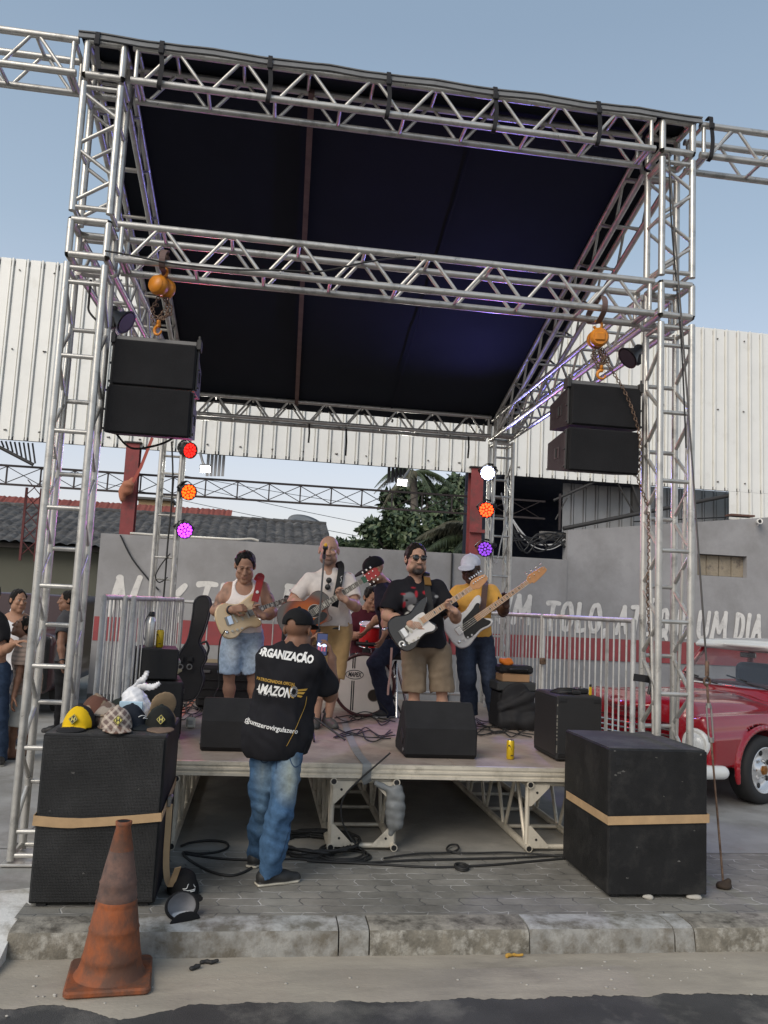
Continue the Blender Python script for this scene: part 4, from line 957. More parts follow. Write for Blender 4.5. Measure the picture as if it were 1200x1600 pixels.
# chain hoists
ORG = mat('hoist_orange', (.62, .22, .015), .42, var=.12, vscale=14, stain=(.25, .1, .03), sscale=12, samt=.2)
def chain_mb(mb, pts, L=.034, r=.0042):
    P = catmull(pts, 12); seg = [np.linalg.norm(P[i+1]-P[i]) for i in range(len(P)-1)]; S = np.concatenate([[0], np.cumsum(seg)]); n = int(S[-1]/(L*.72)); A = np.array(P)
    for i in range(n):
        s = (i+.5)*S[-1]/n; c = np.array([np.interp(s, S, A[:, k]) for k in range(3)]); e = np.array([np.interp(min(s+.01, S[-1]), S, A[:, k]) for k in range(3)]); d = nrm(e-c) if np.linalg.norm(e-c) > 1e-6 else Z_
        u, w = perp(d); u, w = (u, w) if i % 2 else (w, u); h = L*.5-r; q = L*.30
        mb.path([c+d*h*.6*sy+u*q*sx if abs(sx) else c+d*h*sy for sx, sy in ((1, -1), (1, 1), (0, 1), (-1, 1), (-1, -1), (0, -1))], r, 5, closed=True)
    return mb
def hook(mb, c, s, r, ax):
    "a hook hanging with its eye at c; ax is the plane normal"
    u = nrm(np.cross(ax, Z_)); pts = [c, c-Z_*.35*s]+[c-Z_*(.62*s)+.28*s*(math.cos(a)*u+math.sin(a)*Z_) for a in np.linspace(math.pi*.62, -math.pi*.95, 12)][::1]
    mb.path(pts, [r*1.1]*2+list(np.linspace(r*1.2, r*.5, 12)), 8)
def hoist(c, face, square, label, zbeam, zbox, xhook):
    t = thing('chain_hoist', label, 'chain hoist', c, 'orange hoists carrying the hanging speakers'); c = np.asarray(c, float); f = nrm(face); r = .068
    mb = MB(); mb.lathe([(r*.8, -.07), (r, -.055), (r, -.012), (r*.62, -.01), (r*.62, .012), (r, .014), (r, .055), (r*.8, .07)], c, f, 24); 
    if square: mb.box(c+f*.072, (.075, .06, .02), frame(np.cross(Z_, f), f)@rotx(0), ch=.008)
    else: mb.lathe([(r*.86, .068), (r*.84, .078), (.001, .08)], c, f, 28)
    mb.build('body', ORG, t); MB().lathe([(r*.70, -.01), (r*.70, .012)], c, f, 20).build('chain_guide', STEEL, t)
    mb = MB(); hk = c+Z_*(.066); mb.torus(hk+Z_*.035, .03, .010, f, 20, 8, -math.pi*.9, math.pi*.75); mb.tube(hk-Z_*.01, hk+Z_*.012, .014, 8); mb.build('top_hook', ORG, t)
    mb = MB(); lo = np.array([xhook, c[1], zbox+.11]); b = c-Z_*r
    for dx in (-.02, .015, .03): chain_mb(mb, [b+[dx, 0, 0], (b+lo)/2+[dx*1.5+(.03 if dx > 0 else -.02), .01, 0], lo+[dx*.6, 0, .03]])
    chain_mb(mb, [b+[.02, .02, 0], b+[.05, .02, -.12], lo+[.02, .01, .09], lo+[-.02, .01, -.02], lo+[-.05, .0, .10], b+[-.02, .02, -.05]])
    mb.build('load_chain', STEEL, t)
    mb = MB(); hook(mb, lo+Z_*.02, .11, .012, f); mb.build('lower_hook', ORG, t)
    s = MB(); s.ribbon(catmull([hk+Z_*.05, [c[0], 5.49, ZM-.03], [c[0], 5.48, ZM+.05], [c[0]+.01, 5.6, ZM+.12], [c[0], 5.78, ZM+.05], [c[0], 5.76, ZM-.03], hk+Z_*.055], 5), .04, .008, (0, -1, .2)); s.build('lifting_sling', mat('brown_sling', (.14, .09, .08), .8), t)
    return t
hoist((-.803, 5.60, 3.755), (-.55, -.83, -.05), False, 'orange chain hoist with a round drum end, above the left speakers', ZM, 3.39, -.81)
hoist((2.305, 5.60, 3.69), (-.12, -.98, -.1), True, 'orange chain hoist with a square cover, above the right speakers', ZM, 3.36, 2.34)
# long safety chains down the right tower
for pts, lab in (([(935, 548), (975, 610), (996, 665), (1001, 700)], 'rusty chain slanting from the right hoist across the face of the right speakers'), ([(1000, 700), (999, 730), (996, 745), (1012, 790)], 'rusty chain looped round the inner leg of the right front tower'), ([(1013, 800), (1014, 870), (1012, 930), (1016, 1000), (1018, 1090)], 'chain hanging straight down inside the right front tower')):
    q = [at(x, y, Y=5.50 if k == 0 else 5.62) for k, (x, y) in enumerate(pts)] if pts[0][0] < 960 else [at(x, y, Y=5.65) for x, y in pts]
    if pts[0][0] < 960: q = [at(x, y, Y=5.55) for x, y in pts]
    o = chain_mb(MB(), q, .034, .0042).build('chain', STEEL, origin=q[0]); tag(o, lab, 'chain')
# ================================================================== stage wedges, amplifiers and cases
def monitor(x0, x1, yf, label, d=.46, h=.36, skew=0.):
    t = thing('stage_monitor', label, 'loudspeaker', ((x0+x1)/2, yf, .58)); z = .582; c = np.array([(x0+x1)/2, yf, z])
    M = np.array([[0., 0, 1], [1., 0, 0], [0, 1., 0]]); q = [(.03, 0), (0, .03), (.0, .215), (.045, .255), (.165, h), (.205, h), (d, .06), (d-.03, 0)]
    M = np.stack([Y_, Z_, X_], 1)
    MB().prism(q, x1-x0, c, M, bev=.012).build('cabinet', MON, t)
    for s, x in ((-1, x0), (1, x1)):
        MB().box((x+s*.0, yf+.14, z+.14), (.012, .11, .07), rotx(R(38)), ch=.004).build('handle_recess', BLACK, t); MB().tube((x, yf+.07, z+.05), (x+s*.008, yf+.07, z+.05), .016, 12).build('jack_plate', mat('grey_metal', (.2, .2, .2), .4, .7), t)
    n = nrm([0, .9, .7]); a = np.array([c[0], yf+.34, z+.215]); MB().box(a, (x1-x0-.05, .34, .01), rotx(R(-50))).build('baffle_grille', GRILLE, t)
    return t
MON = mat('black_textured_cabinet', (.017, .017, .0185), .8, var=.2, vscale=6, bump=.35, bscale=200, spec=.3)
monitor(-.375, .06, 6.20, 'black wedge monitor at the front of the stage, left, behind the cameraman'); monitor(1.10, 1.64, 6.11, 'black wedge monitor at the front of the stage, right of centre', h=.39)
def P_(px, py, Y): return at(px, py, Y=Y)
# left amplifier stack, facing the band
a = P_(205, 1058, 6.7); b = P_(262, 1058, 7.25)
AMP = mat('amp_vinyl', (.018, .018, .019), .7, bump=.4, bscale=250, spec=.35)
yaw = R(8); Mz = rotz(yaw)
t = thing('guitar_cabinet', 'black guitar speaker cabinet standing at the left edge of the stage', 'loudspeaker', (-.83, 6.95, .58))
MB().box((-.83, 6.95, .80), (.46, .62, .43), Mz, ch=.012).build('cabinet', AMP, t); MB().box(np.array([-.83, 6.95, .80])+Mz@np.array([.231, 0, 0]), (.01, .56, .36), Mz).build('grille_cloth', FOAM, t)
MB().box(np.array([-.83, 6.95, .94])+Mz@np.array([.238, -.18, 0]), (.006, .12, .03), Mz).build('badge', mat('grey_metal', (0, 0, 0)), t)
t = thing('amplifier_head', 'black amplifier head on the left cabinet, a steel bottle standing on it', 'amplifier', (-.82, 6.95, 1.02))
MB().box((-.82, 6.95, 1.145), (.34, .52, .235), Mz, ch=.01).build('case', AMP, t); o = MB().box(np.array([-.82, 6.95, 1.15])+Mz@np.array([.171, 0, 0]), (.006, .46, .12), Mz).build('control_panel', mat('panel_grey', (.06, .058, .06), .4), t)
for k in range(6): MB().tube(np.array([-.82, 6.95, 1.15])+Mz@np.array([.174, -.18+.07*k, .01]), np.array([-.82, 6.95, 1.15])+Mz@np.array([.192, -.18+.07*k, .01]), .013, 10).build('knob', mat('pale_knob', (.5, .48, .42), .5), o)
p = np.array([-.86, 6.86, 1.264]); t = thing('steel_bottle', 'brushed steel drinking bottle on the left amplifier', 'bottle', p)
MB().lathe([(.034, 0), (.036, .006), (.036, .185), (.030, .215), (.019, .235), (.019, .24)], p, n=24).build('body', mat('brushed_steel', (.55, .54, .52), .32, .9), t); MB().lathe([(.021, .24), (.022, .243), (.022, .275), (.018, .28)], p, n=18).build('cap', BLACK, t)
mb = MB(); mb.path(catmull([p+[-.02, 0, .265], p+[-.05, 0, .2], p+[-.055, 0, .1], p+[-.04, 0, .05]], 5), .004, 6); mb.build('carry_loop', BLACK, t)
CANY = mat('yellow_can', (.62, .42, .015), .35, .3)
def can(p, label, big=1.):
    t = thing('drink_can', label, 'drink can', p); p = np.asarray(p, float)
    MB().lathe([(.024*big, 0), (.029*big, .006), (.029*big, .128), (.024*big, .138)], p, n=24).build('body', CANY, t); MB().lathe([(.024*big, .138), (.023*big, .141), (.021*big, .136), (.001, .136)], p, n=20).build('lid', CHROME, t)
    mb = MB()
    for k in range(14):                                                      # the black swirl printed on it
        a = -1.2+.09*k; r = .0296*big; z0 = .078+.03*math.sin(k/13*3.1); th = .012*(1-abs(k-7)/9)
        mb.add([p+[r*math.sin(a), -r*math.cos(a), z0], p+[r*math.sin(a+.09), -r*math.cos(a+.09), .078+.03*math.sin((k+1)/13*3.1)], p+[r*math.sin(a+.09), -r*math.cos(a+.09), .078+.03*math.sin((k+1)/13*3.1)-th], p+[r*math.sin(a), -r*math.cos(a), z0-th]], [(0, 1, 2, 3)])
    mb.box(p+[.004, -.0297*big, .03], (.02, .001, .006)); mb.build('printed_swirl', BLACK, t)
can(at(797, 1186, Z=.581), 'yellow drink can standing on the front right edge of the deck')
can((-.79, 6.9, 1.264), 'yellow drink can beside the steel bottle on the left amplifier', 1.05)
# gig bag
BAG = mat('black_nylon', (.011, .011, .013), .75, var=.25, vscale=7, bump=.3, bscale=90)
t = thing('gig_bag', 'black padded guitar bag leaning upright beside the left guitarist', 'guitar bag', at(295, 1085, Y=8.0))
out = [(303, 940), (311, 931), (325, 931), (331, 942), (328, 962), (321, 985), (314, 1003), (321, 1016), (324, 1030), (317, 1044), (320, 1064), (306, 1092), (279, 1093), (266, 1066), (270, 1038), (281, 1017), (292, 1000), (298, 975), (301, 955)]
q = [at(x, y, Y=8.0) for x, y in out]; c = np.mean(q, 0); q2 = catmull([np.array([p[0]-c[0], p[2]-c[2], 0]) for p in q], 4, True)
MB().prism([(p[0], p[1]) for p in q2], .13, c, MXZ, bev=.022, smooth=True).build('shell', BAG, t)
q3 = [(p[0]*.9, p[1]*.985) for p in q2]
MB().path([c+[p[0], -.067, p[1]] for p in q3], .005, 6, closed=True).build('zip', mat('dark_zip', (.05, .05, .055), .4), t)
for px in (283, 297):
    a, b = at(px, 1030, Y=7.92), at(px-1, 1042, Y=7.9); MB().box(a, (.05, .02, .05), ch=.006).build('strap_pad', BLACK, t); MB().torus(b, .022, .006, (0, 1, 0)).build('buckle_ring', mat('grey_metal', (0, 0, 0)), t)
mb = MB(); mb.path(catmull([at(314, 1005, Y=7.93), at(322, 1003, Y=7.93), at(326, 1013, Y=7.93), at(322, 1026, Y=7.93)], 5), .012, 6); mb.build('carry_handle', BLACK, t)
# flight case behind the left guitarist
t = thing('flight_case', 'long black ribbed case lying behind the left guitarist', 'case', (-.2, 8.75, .58))
MB().box((-.18, 8.75, .80), (.82, .4, .42), ch=.03).build('shell', MON, t)
for z in (.69, .78, .87): MB().box((-.18, 8.545, z), (.78, .012, .014), ch=.003).build('rib', BLACK, t)
for x in (-.5, .14): MB().box((x, 8.543, .95), (.07, .014, .03), ch=.004).build('latch', mat('grey_metal', (0, 0, 0)), t)
p = at(335, 1020, Y=12.45); o = MB().box((p[0]-.02, 12.5, .62), (1.2, .04, .36)).build('tan_board', mat('tan_board', (.25, .2, .135), .8, var=.15), origin=(p[0], 12.5, .44)); tag(o, 'tan board standing against the wall, seen between the guitar bag and left guitarist', 'board')
# right cabinet and the clutter on it
t = thing('bass_cabinet', 'tall black bass cabinet with worn corners at the right edge of the stage', 'loudspeaker', (2.44, 6.35, .58))
x0, x1, yf, yb = 2.245, 2.60, 6.10, 6.62; zt_ = at(900, 1088, Y=yf)[2]
MB().box(((x0+x1)/2, (yf+yb)/2, (.59+zt_)/2), (x1-x0, yb-yf, zt_-.59), ch=.012).build('cabinet', AMP, t)
MB().box((x0-.001, (yf+yb)/2, (.6+zt_)/2), (.006, yb-yf-.03, zt_-.65)).build('side_panel', BLACK, t)
WORN = mat('worn_edge', (.16, .15, .13), .8, var=.5, vscale=30)
for (x, z) in ((x0+.04, zt_-.03), (x1-.04, zt_-.03), (x0+.04, .63)): MB().box((x, yf-.002, z), (.06, .008, .03), ch=.003).build('corner_guard', BLACK, t)
rs = np.random.default_rng(8)
mb = MB(); 
for z in np.arange(.66, zt_-.06, .028): 
    if rs.random() < .6: mb.box((x0+.004, yf+.004, z), (.007, .007, rs.uniform(.008, .03)))
mb.build('worn_edge', WORN, t)
p = at(880, 1075, Y=6.3); t = thing('cable_coil', 'flat coil of black cable on the right bass cabinet', 'cable', (2.42, 6.35, zt_)); mb = MB()
for k in range(4): mb.torus((2.36+.01*k, 6.33, zt_+.010+.008*k), .085-.008*k, .006, (0, .05*k, 1), 24, 6)
mb.path(catmull([(2.30, 6.22, zt_+.012), (2.36, 6.2, zt_+.02), (2.42, 6.24, zt_+.014)], 6), .01, 6); mb.build('coil', RUBBER, t); MB().box((2.44, 6.23, zt_+.016), (.07, .035, .028), ch=.006).build('plug', BLACK, t)
p = at(914, 1080, Y=6.3); t = thing('pedal', 'small black pedal on the back corner of the right bass cabinet', 'pedal', (2.52, 6.36, zt_)); MB().box((2.53, 6.36, zt_+.022), (.09, .12, .04), ch=.008).build('body', BLACK, t); MB().tube((2.53, 6.34, zt_+.042), (2.53, 6.34, zt_+.056), .014, 10).build('switch', CHROME, t)
t = thing('lighter', 'yellow lighter standing on the right bass cabinet', 'lighter', (2.545, 6.2, zt_)); MB().box((2.545, 6.2, zt_+.033), (.022, .012, .064), ch=.004).build('body', CANY, t); MB().box((2.545, 6.2, zt_+.075), (.018, .012, .02), ch=.003).build('cap', BLACK, t)
# stack behind the bass player
Yb_ = 7.75; f = lambda x, y: at(x, y, Y=Yb_)
a, b = f(778, 1072), f(836, 1135); t = thing('combo_amplifier', 'black combo amplifier at stage right, a tan box on its lid', 'amplifier', ((a[0]+b[0])/2, Yb_, .58)); w = b[0]-a[0]
MB().box(((a[0]+b[0])/2, Yb_+.17, (.59+a[2])/2-.03), (w*.94, .34, a[2]-.65), ch=.01).build('cabinet', MON, t); MB().box(((a[0]+b[0])/2, Yb_+.17, a[2]+.0), (w+.02, .38, .085), ch=.012).build('lid', mat('dark_grey_lid', (.035, .037, .038), .6), t)
zl = a[2]+.043
fl = Field(.009); cx = (a[0]+b[0])/2
fl.el((cx+.0, Yb_-.02, .84), (w*.40, .03, .17)); fl.rc((cx-w*.4, Yb_-.04, .78), (cx+w*.4, Yb_-.06, .92), .035, .03, k=.05); fl.el((cx+.11, Yb_-.06, .66), (.12, .07, .08), k=.04); fl.rc((cx-.15, Yb_-.04, .70), (cx+.14, Yb_-.05, .80), .028, .02, k=.03); fl.el((cx-.06, Yb_-.05, .66), (.12, .06, .08), k=.03); fl.nz = wavy(.018, 30, 3)
o = fl.build('black_bag', BAG, origin=(cx, Yb_-.05, .6)); tag(o, 'slumped black cloth bag in front of the combo amplifier, right of the bass player', 'bag')
a, b = f(786, 1053), f(828, 1065); t = thing('cardboard_box', 'flat tan cardboard box between the combo amplifier and the black case', 'box', ((a[0]+b[0])/2, Yb_+.12, zl)); CARD = mat('cardboard', (.36, .21, .11), .85, var=.1)
MB().box(((a[0]+b[0])/2, Yb_+.13, zl+.035), (b[0]-a[0], .24, .068), ch=.003).build('carton', CARD, t); MB().box(((a[0]+b[0])/2+.02, Yb_+.13, zl+.0715), (b[0]-a[0]+.01, .22, .004), roty(R(1.5))).build('flap', CARD, t)
a, b = f(783, 1041), f(835, 1053); t = thing('tool_case', 'slim black plastic case lying on the tan cardboard box', 'case', ((a[0]+b[0])/2, Yb_+.1, zl+.075)); MB().box(((a[0]+b[0])/2, Yb_+.12, zl+.115), (b[0]-a[0], .2, .075), ch=.02).build('shell', MON, t); mb = MB(); mb.path(catmull([((a[0]+b[0])/2-.09, Yb_+.02, zl+.115), ((a[0]+b[0])/2-.07, Yb_-.02, zl+.12), ((a[0]+b[0])/2+.07, Yb_-.02, zl+.12), ((a[0]+b[0])/2+.09, Yb_+.02, zl+.115)], 5), .011, 6); mb.build('handle', BLACK, t)
p = f(795, 1036); fl = Field(.006); fl.el((p[0]-.01, Yb_+.1, zl+.185), (.055, .05, .035)); fl.el((p[0]+.03, Yb_+.09, zl+.175), (.045, .04, .03), k=.03); fl.nz = wavy(.008, 55, 5); o = fl.build('orange_cloth', mat('orange_cloth', (.62, .16, .01), .7), origin=(p[0], Yb_+.1, zl+.155)); tag(o, 'crumpled orange cloth on top of the slim black case', 'cloth')

# ================================================================== crowd barriers
GALV = mat('galvanised_tube', (.50, .50, .49), .5, .45, var=.15, vscale=6, stain=(.33, .32, .30), sscale=8, samt=.3)
def barrier(a, b, z0, h, label, seed, wide=(3, 7), n=17, rust=False):
    rs = np.random.default_rng(seed); a = np.array([*a, z0]); b = np.array([*b, z0]); d = nrm(b-a); L = np.linalg.norm(b-a); t = thing('crowd_barrier', label, 'barrier', (a+b)/2, 'steel barriers fencing the stage')
    for p in (a, b): MB().tube(p+[0, 0, .0], p+[0, 0, h], .019, 12).build('post', GALV, t)
    for z in (.10, h-.005): MB().tube(a+[0, 0, z], b+[0, 0, z], .019, 12).build('rail', GALV, t)
    nn = np.cross(d, Z_)
    for i in range(1, n):
        p = a+d*L*(i/n+rs.uniform(-.004, .004)); q = .010
        if i in wide: MB().box(p+[0, 0, h/2+.05], (.05, .006, h-.12), frame(d, Z_)@np.eye(3)).build('flat_bar', GALV, t)
        else: MB().tube(p+[0, 0, .1], p+[0, 0, h-.01], .0075, 8).build('bar', GALV, t)
    return t
barrier((2.62, 5.62), (2.62, 7.52), .58, 1.08, 'steel barrier along the right edge of the stage, next to the near right tower', 1, (4, 11))
barrier((2.62, 7.58), (2.62, 9.50), .58, 1.08, 'steel barrier along the right edge of the stage, beyond the first one', 2, (5, 12))
p = at(848, 1033, X=2.60); o = MB().box(p, (.05, .05, .06), ch=.006).build('barrier_clamp', STEEL, origin=p); tag(o, 'rusty clamp joining the two right barriers at mid height', 'clamp')
for k, (dx, y0, y1, lab) in enumerate(((-1.075, 5.95, 8.3, 'outermost of the steel barriers bunched behind the left front tower'), (-.985, 6.3, 9.2, 'middle one of the steel barriers bunched behind the left amplifier'), (-.905, 6.15, 9.3, 'innermost of the steel barriers bunched behind the left amplifier'))):
    barrier((dx, y0), (dx+.05, y1), .58, 1.07, lab, 20+k, (3, 8, 13), 17)
barrier((-.98, 9.86), (.72, 9.86), .58, 1.05, 'steel barrier across the back of the stage, behind the left guitarist', 31, (5,), 9)
barrier((.80, 9.86), (2.55, 9.86), .58, 1.05, 'steel barrier across the back of the stage, behind the drum', 32, (4,), 9)
t = thing('tie_strap', 'black strap and clamp tying the right barrier to the right front tower', 'strap', at(1000, 1060, Y=5.62)); p = at(990, 1058, Y=5.6); q = at(1020, 1062, Y=5.66)
MB().ribbon([p, (p+q)/2+[0, -.02, 0], q], .05, .008, (0, -1, 0)).build('webbing', STRAP, t); mb = MB(); mb.box(q+[-.01, -.03, 0], (.07, .05, .06), ch=.012); mb.tube(q+[-.03, -.03, -.02], q+[-.05, -.04, -.10], .012, 8); mb.build('clamp', BLACK, t)

# ================================================================== lamps
def led_par(c, face, rgb, estr, label, watt, tower_pt, spot=95, rgb_l=None):
    c = np.asarray(c, float); f = nrm(face); r = .098; t = thing('stage_lamp', label, 'stage lamp', c, 'coloured lamps on the back towers')
    MB().lathe([(.03, -.17), (.065, -.165), (.085, -.12), (r*.97, -.03), (r, .0), (r, .012), (r*.93, .012), (r*.91, -.012), (.001, -.012)], c, f, 28).build('housing', BLACK, t)
    E = mat('led_%s' % label.split()[0], rgb, .4, emit=rgb, estr=estr); u, w = perp(f); mb = MB()
    for rr, n in ((0, 1), (.042, 6), (.072, 12)):
        for k in range(n):
            a = 2*math.pi*k/n+rr*9; p = c+rr*(math.cos(a)*u+math.sin(a)*w)-f*.010; mb.lathe([(.0165, 0), (.0145, .007), (.001, .009)], p, f, 10)
    mb.build('led_lenses', E, t)
    tp = np.asarray(tower_pt, float); s = nrm(np.cross(f, Z_)); mb = MB()
    mb.ribbon(catmull([c+s*.102-f*.06, c+s*.11-f*.07+Z_*.05, c-f*.1+Z_*.125, c-s*.11-f*.07+Z_*.05, c-s*.102-f*.06], 4), .03, .006, (0, 0, 1)); mb.build('yoke', BLACK, t)
    mb = MB(); mb.path([c-f*.1+Z_*.12, tp+[0, 0, .05], tp], .012, 7); mb.box(tp, (.06, .06, .05), ch=.008); mb.build('clamp', BLACK, t)
    l = bpy.data.lights.new('lamp_beam', 'SPOT'); l.energy = watt*(.28 if rgb[2] > .9 and rgb[1] > .5 else .19); l.color = rgb_l or rgb; l.spot_size = R(spot); l.spot_blend = .6; l.shadow_soft_size = .08
    o = bpy.data.objects.new('lamp_beam', l); COL.objects.link(o); o.parent = t; o.rotation_euler = Vector(-f).to_track_quat('Z', 'Y').to_euler(); o.location = Vector(f*.03)
    return t
YL = 9.98
tl = lambda py: at(281, py, Y=YL+.06); tr = lambda py: at(772, py, Y=YL+.06)
led_par(at(297, 704, Y=YL), (.62, -.75, -.22), (1., .012, .008), 1.8, 'red lamp, the topmost of three on the far left tower', 60, tl(700))
led_par(at(295, 769, Y=YL), (.45, -.85, -.2), (1., .045, .003), 3.6, 'orange lamp, the middle of three on the far left tower', 60, tl(765))
led_par(at(289, 829, Y=YL), (.30, -.93, -.12), (.40, .03, .85), 3.2, 'violet lamp, the lowest of three on the far left tower', 55, tl(826), 110, (.75, .12, .9))
led_par(at(762, 739, Y=YL), (-.30, -.94, -.12), (0.60, .66, 1.), 7., 'glaring bluish-white lamp, the topmost on the far right tower', 230, tr(732), 125, (.22, .22, 1.))
led_par(at(760, 797, Y=YL), (-.22, -.95, -.2), (1., .03, .006), 5., 'orange-red lamp, the middle one on the far right tower', 70, tr(790), 95, (1., .2, .15))
led_par(at(758, 858, Y=YL), (-.2, -.95, -.1), (.22, .05, .55), .8, 'dim violet lamp, the lowest on the far right tower', 18, tr(852), 95, (.6, .1, .9))
for px, py, tx, ty, lab in ((321, 732, 313, 708, 'lit white flood lamp on a bent arm, behind the left red lamp'), (628, 753, 640, 733, 'lit white flood lamp under the fascia, in front of the tall palm')):
    c = at(px, py, Y=12.7); t = thing('flood_lamp', lab, 'flood lamp', c, 'white flood lamps of the shed'); f = nrm([0, -.85, -.5]); M = frame(X_, f)
    MB().box(c, (.17, .13, .05), M, ch=.012).build('housing', mat('grey_metal', (0, 0, 0)), t); MB().box(c+f*.027, (.14, .10, .006), M).build('lit_glass', mat('flood_light', (1, .97, .88), .4, emit=(1, .97, .86), estr=14), t)
    a = at(tx, ty, Y=12.9); MB().path([c-f*.03, c+[.05*(1 if tx > px else -1), .05, .1], a], .02, 8).build('arm', mat('grey_metal', (0, 0, 0)), t)
    l = bpy.data.lights.new('flood_light', 'SPOT'); l.energy = 25; l.color = (1, .97, .88); l.spot_size = R(130); l.shadow_soft_size = .1; o = bpy.data.objects.new('flood_light', l); COL.objects.link(o); o.parent = t; o.location = Vector(f*.06); o.rotation_euler = Vector(-f).to_track_quat('Z', 'Y').to_euler()
c = at(985, 556, Y=5.9); t = thing('unlit_lamp', 'unlit black flared lamp on the inner side of the right front tower', 'lamp', c); f = nrm([-.75, -.1, -.62]); MB().lathe([(.03, -.12), (.04, -.05), (.09, .03), (.092, .036), (.08, .03), (.001, -.03)], c, f, 24).build('shade', BLACK, t); MB().lathe([(.076, .034), (.001, .032)], c, f, 20).build('glass', mat('pale_glass', (.03, .03, .035), .5), t); MB().box(c+[.07, .02, .02], (.04, .05, .16), ch=.006).build('bracket', BLACK, t)
c = at(150, 590/1.0-22, Y=5.95); t = thing('unlit_lamp', 'unlit black lamp clamped inside the left front tower above the hanging speakers', 'lamp', at(192, 500, Y=5.95)); c = at(192, 500, Y=5.95); f = nrm([.75, -.2, -.5]); MB().lathe([(.03, -.12), (.04, -.05), (.09, .03), (.092, .036), (.08, .03), (.001, -.03)], c, f, 24).build('shade', BLACK, t); MB().lathe([(.076, .034), (.001, .032)], c, f, 20).build('glass', MATS['pale_glass'], t); MB().box(c+[-.07, .02, .02], (.04, .05, .16), ch=.006).build('bracket', BLACK, t)

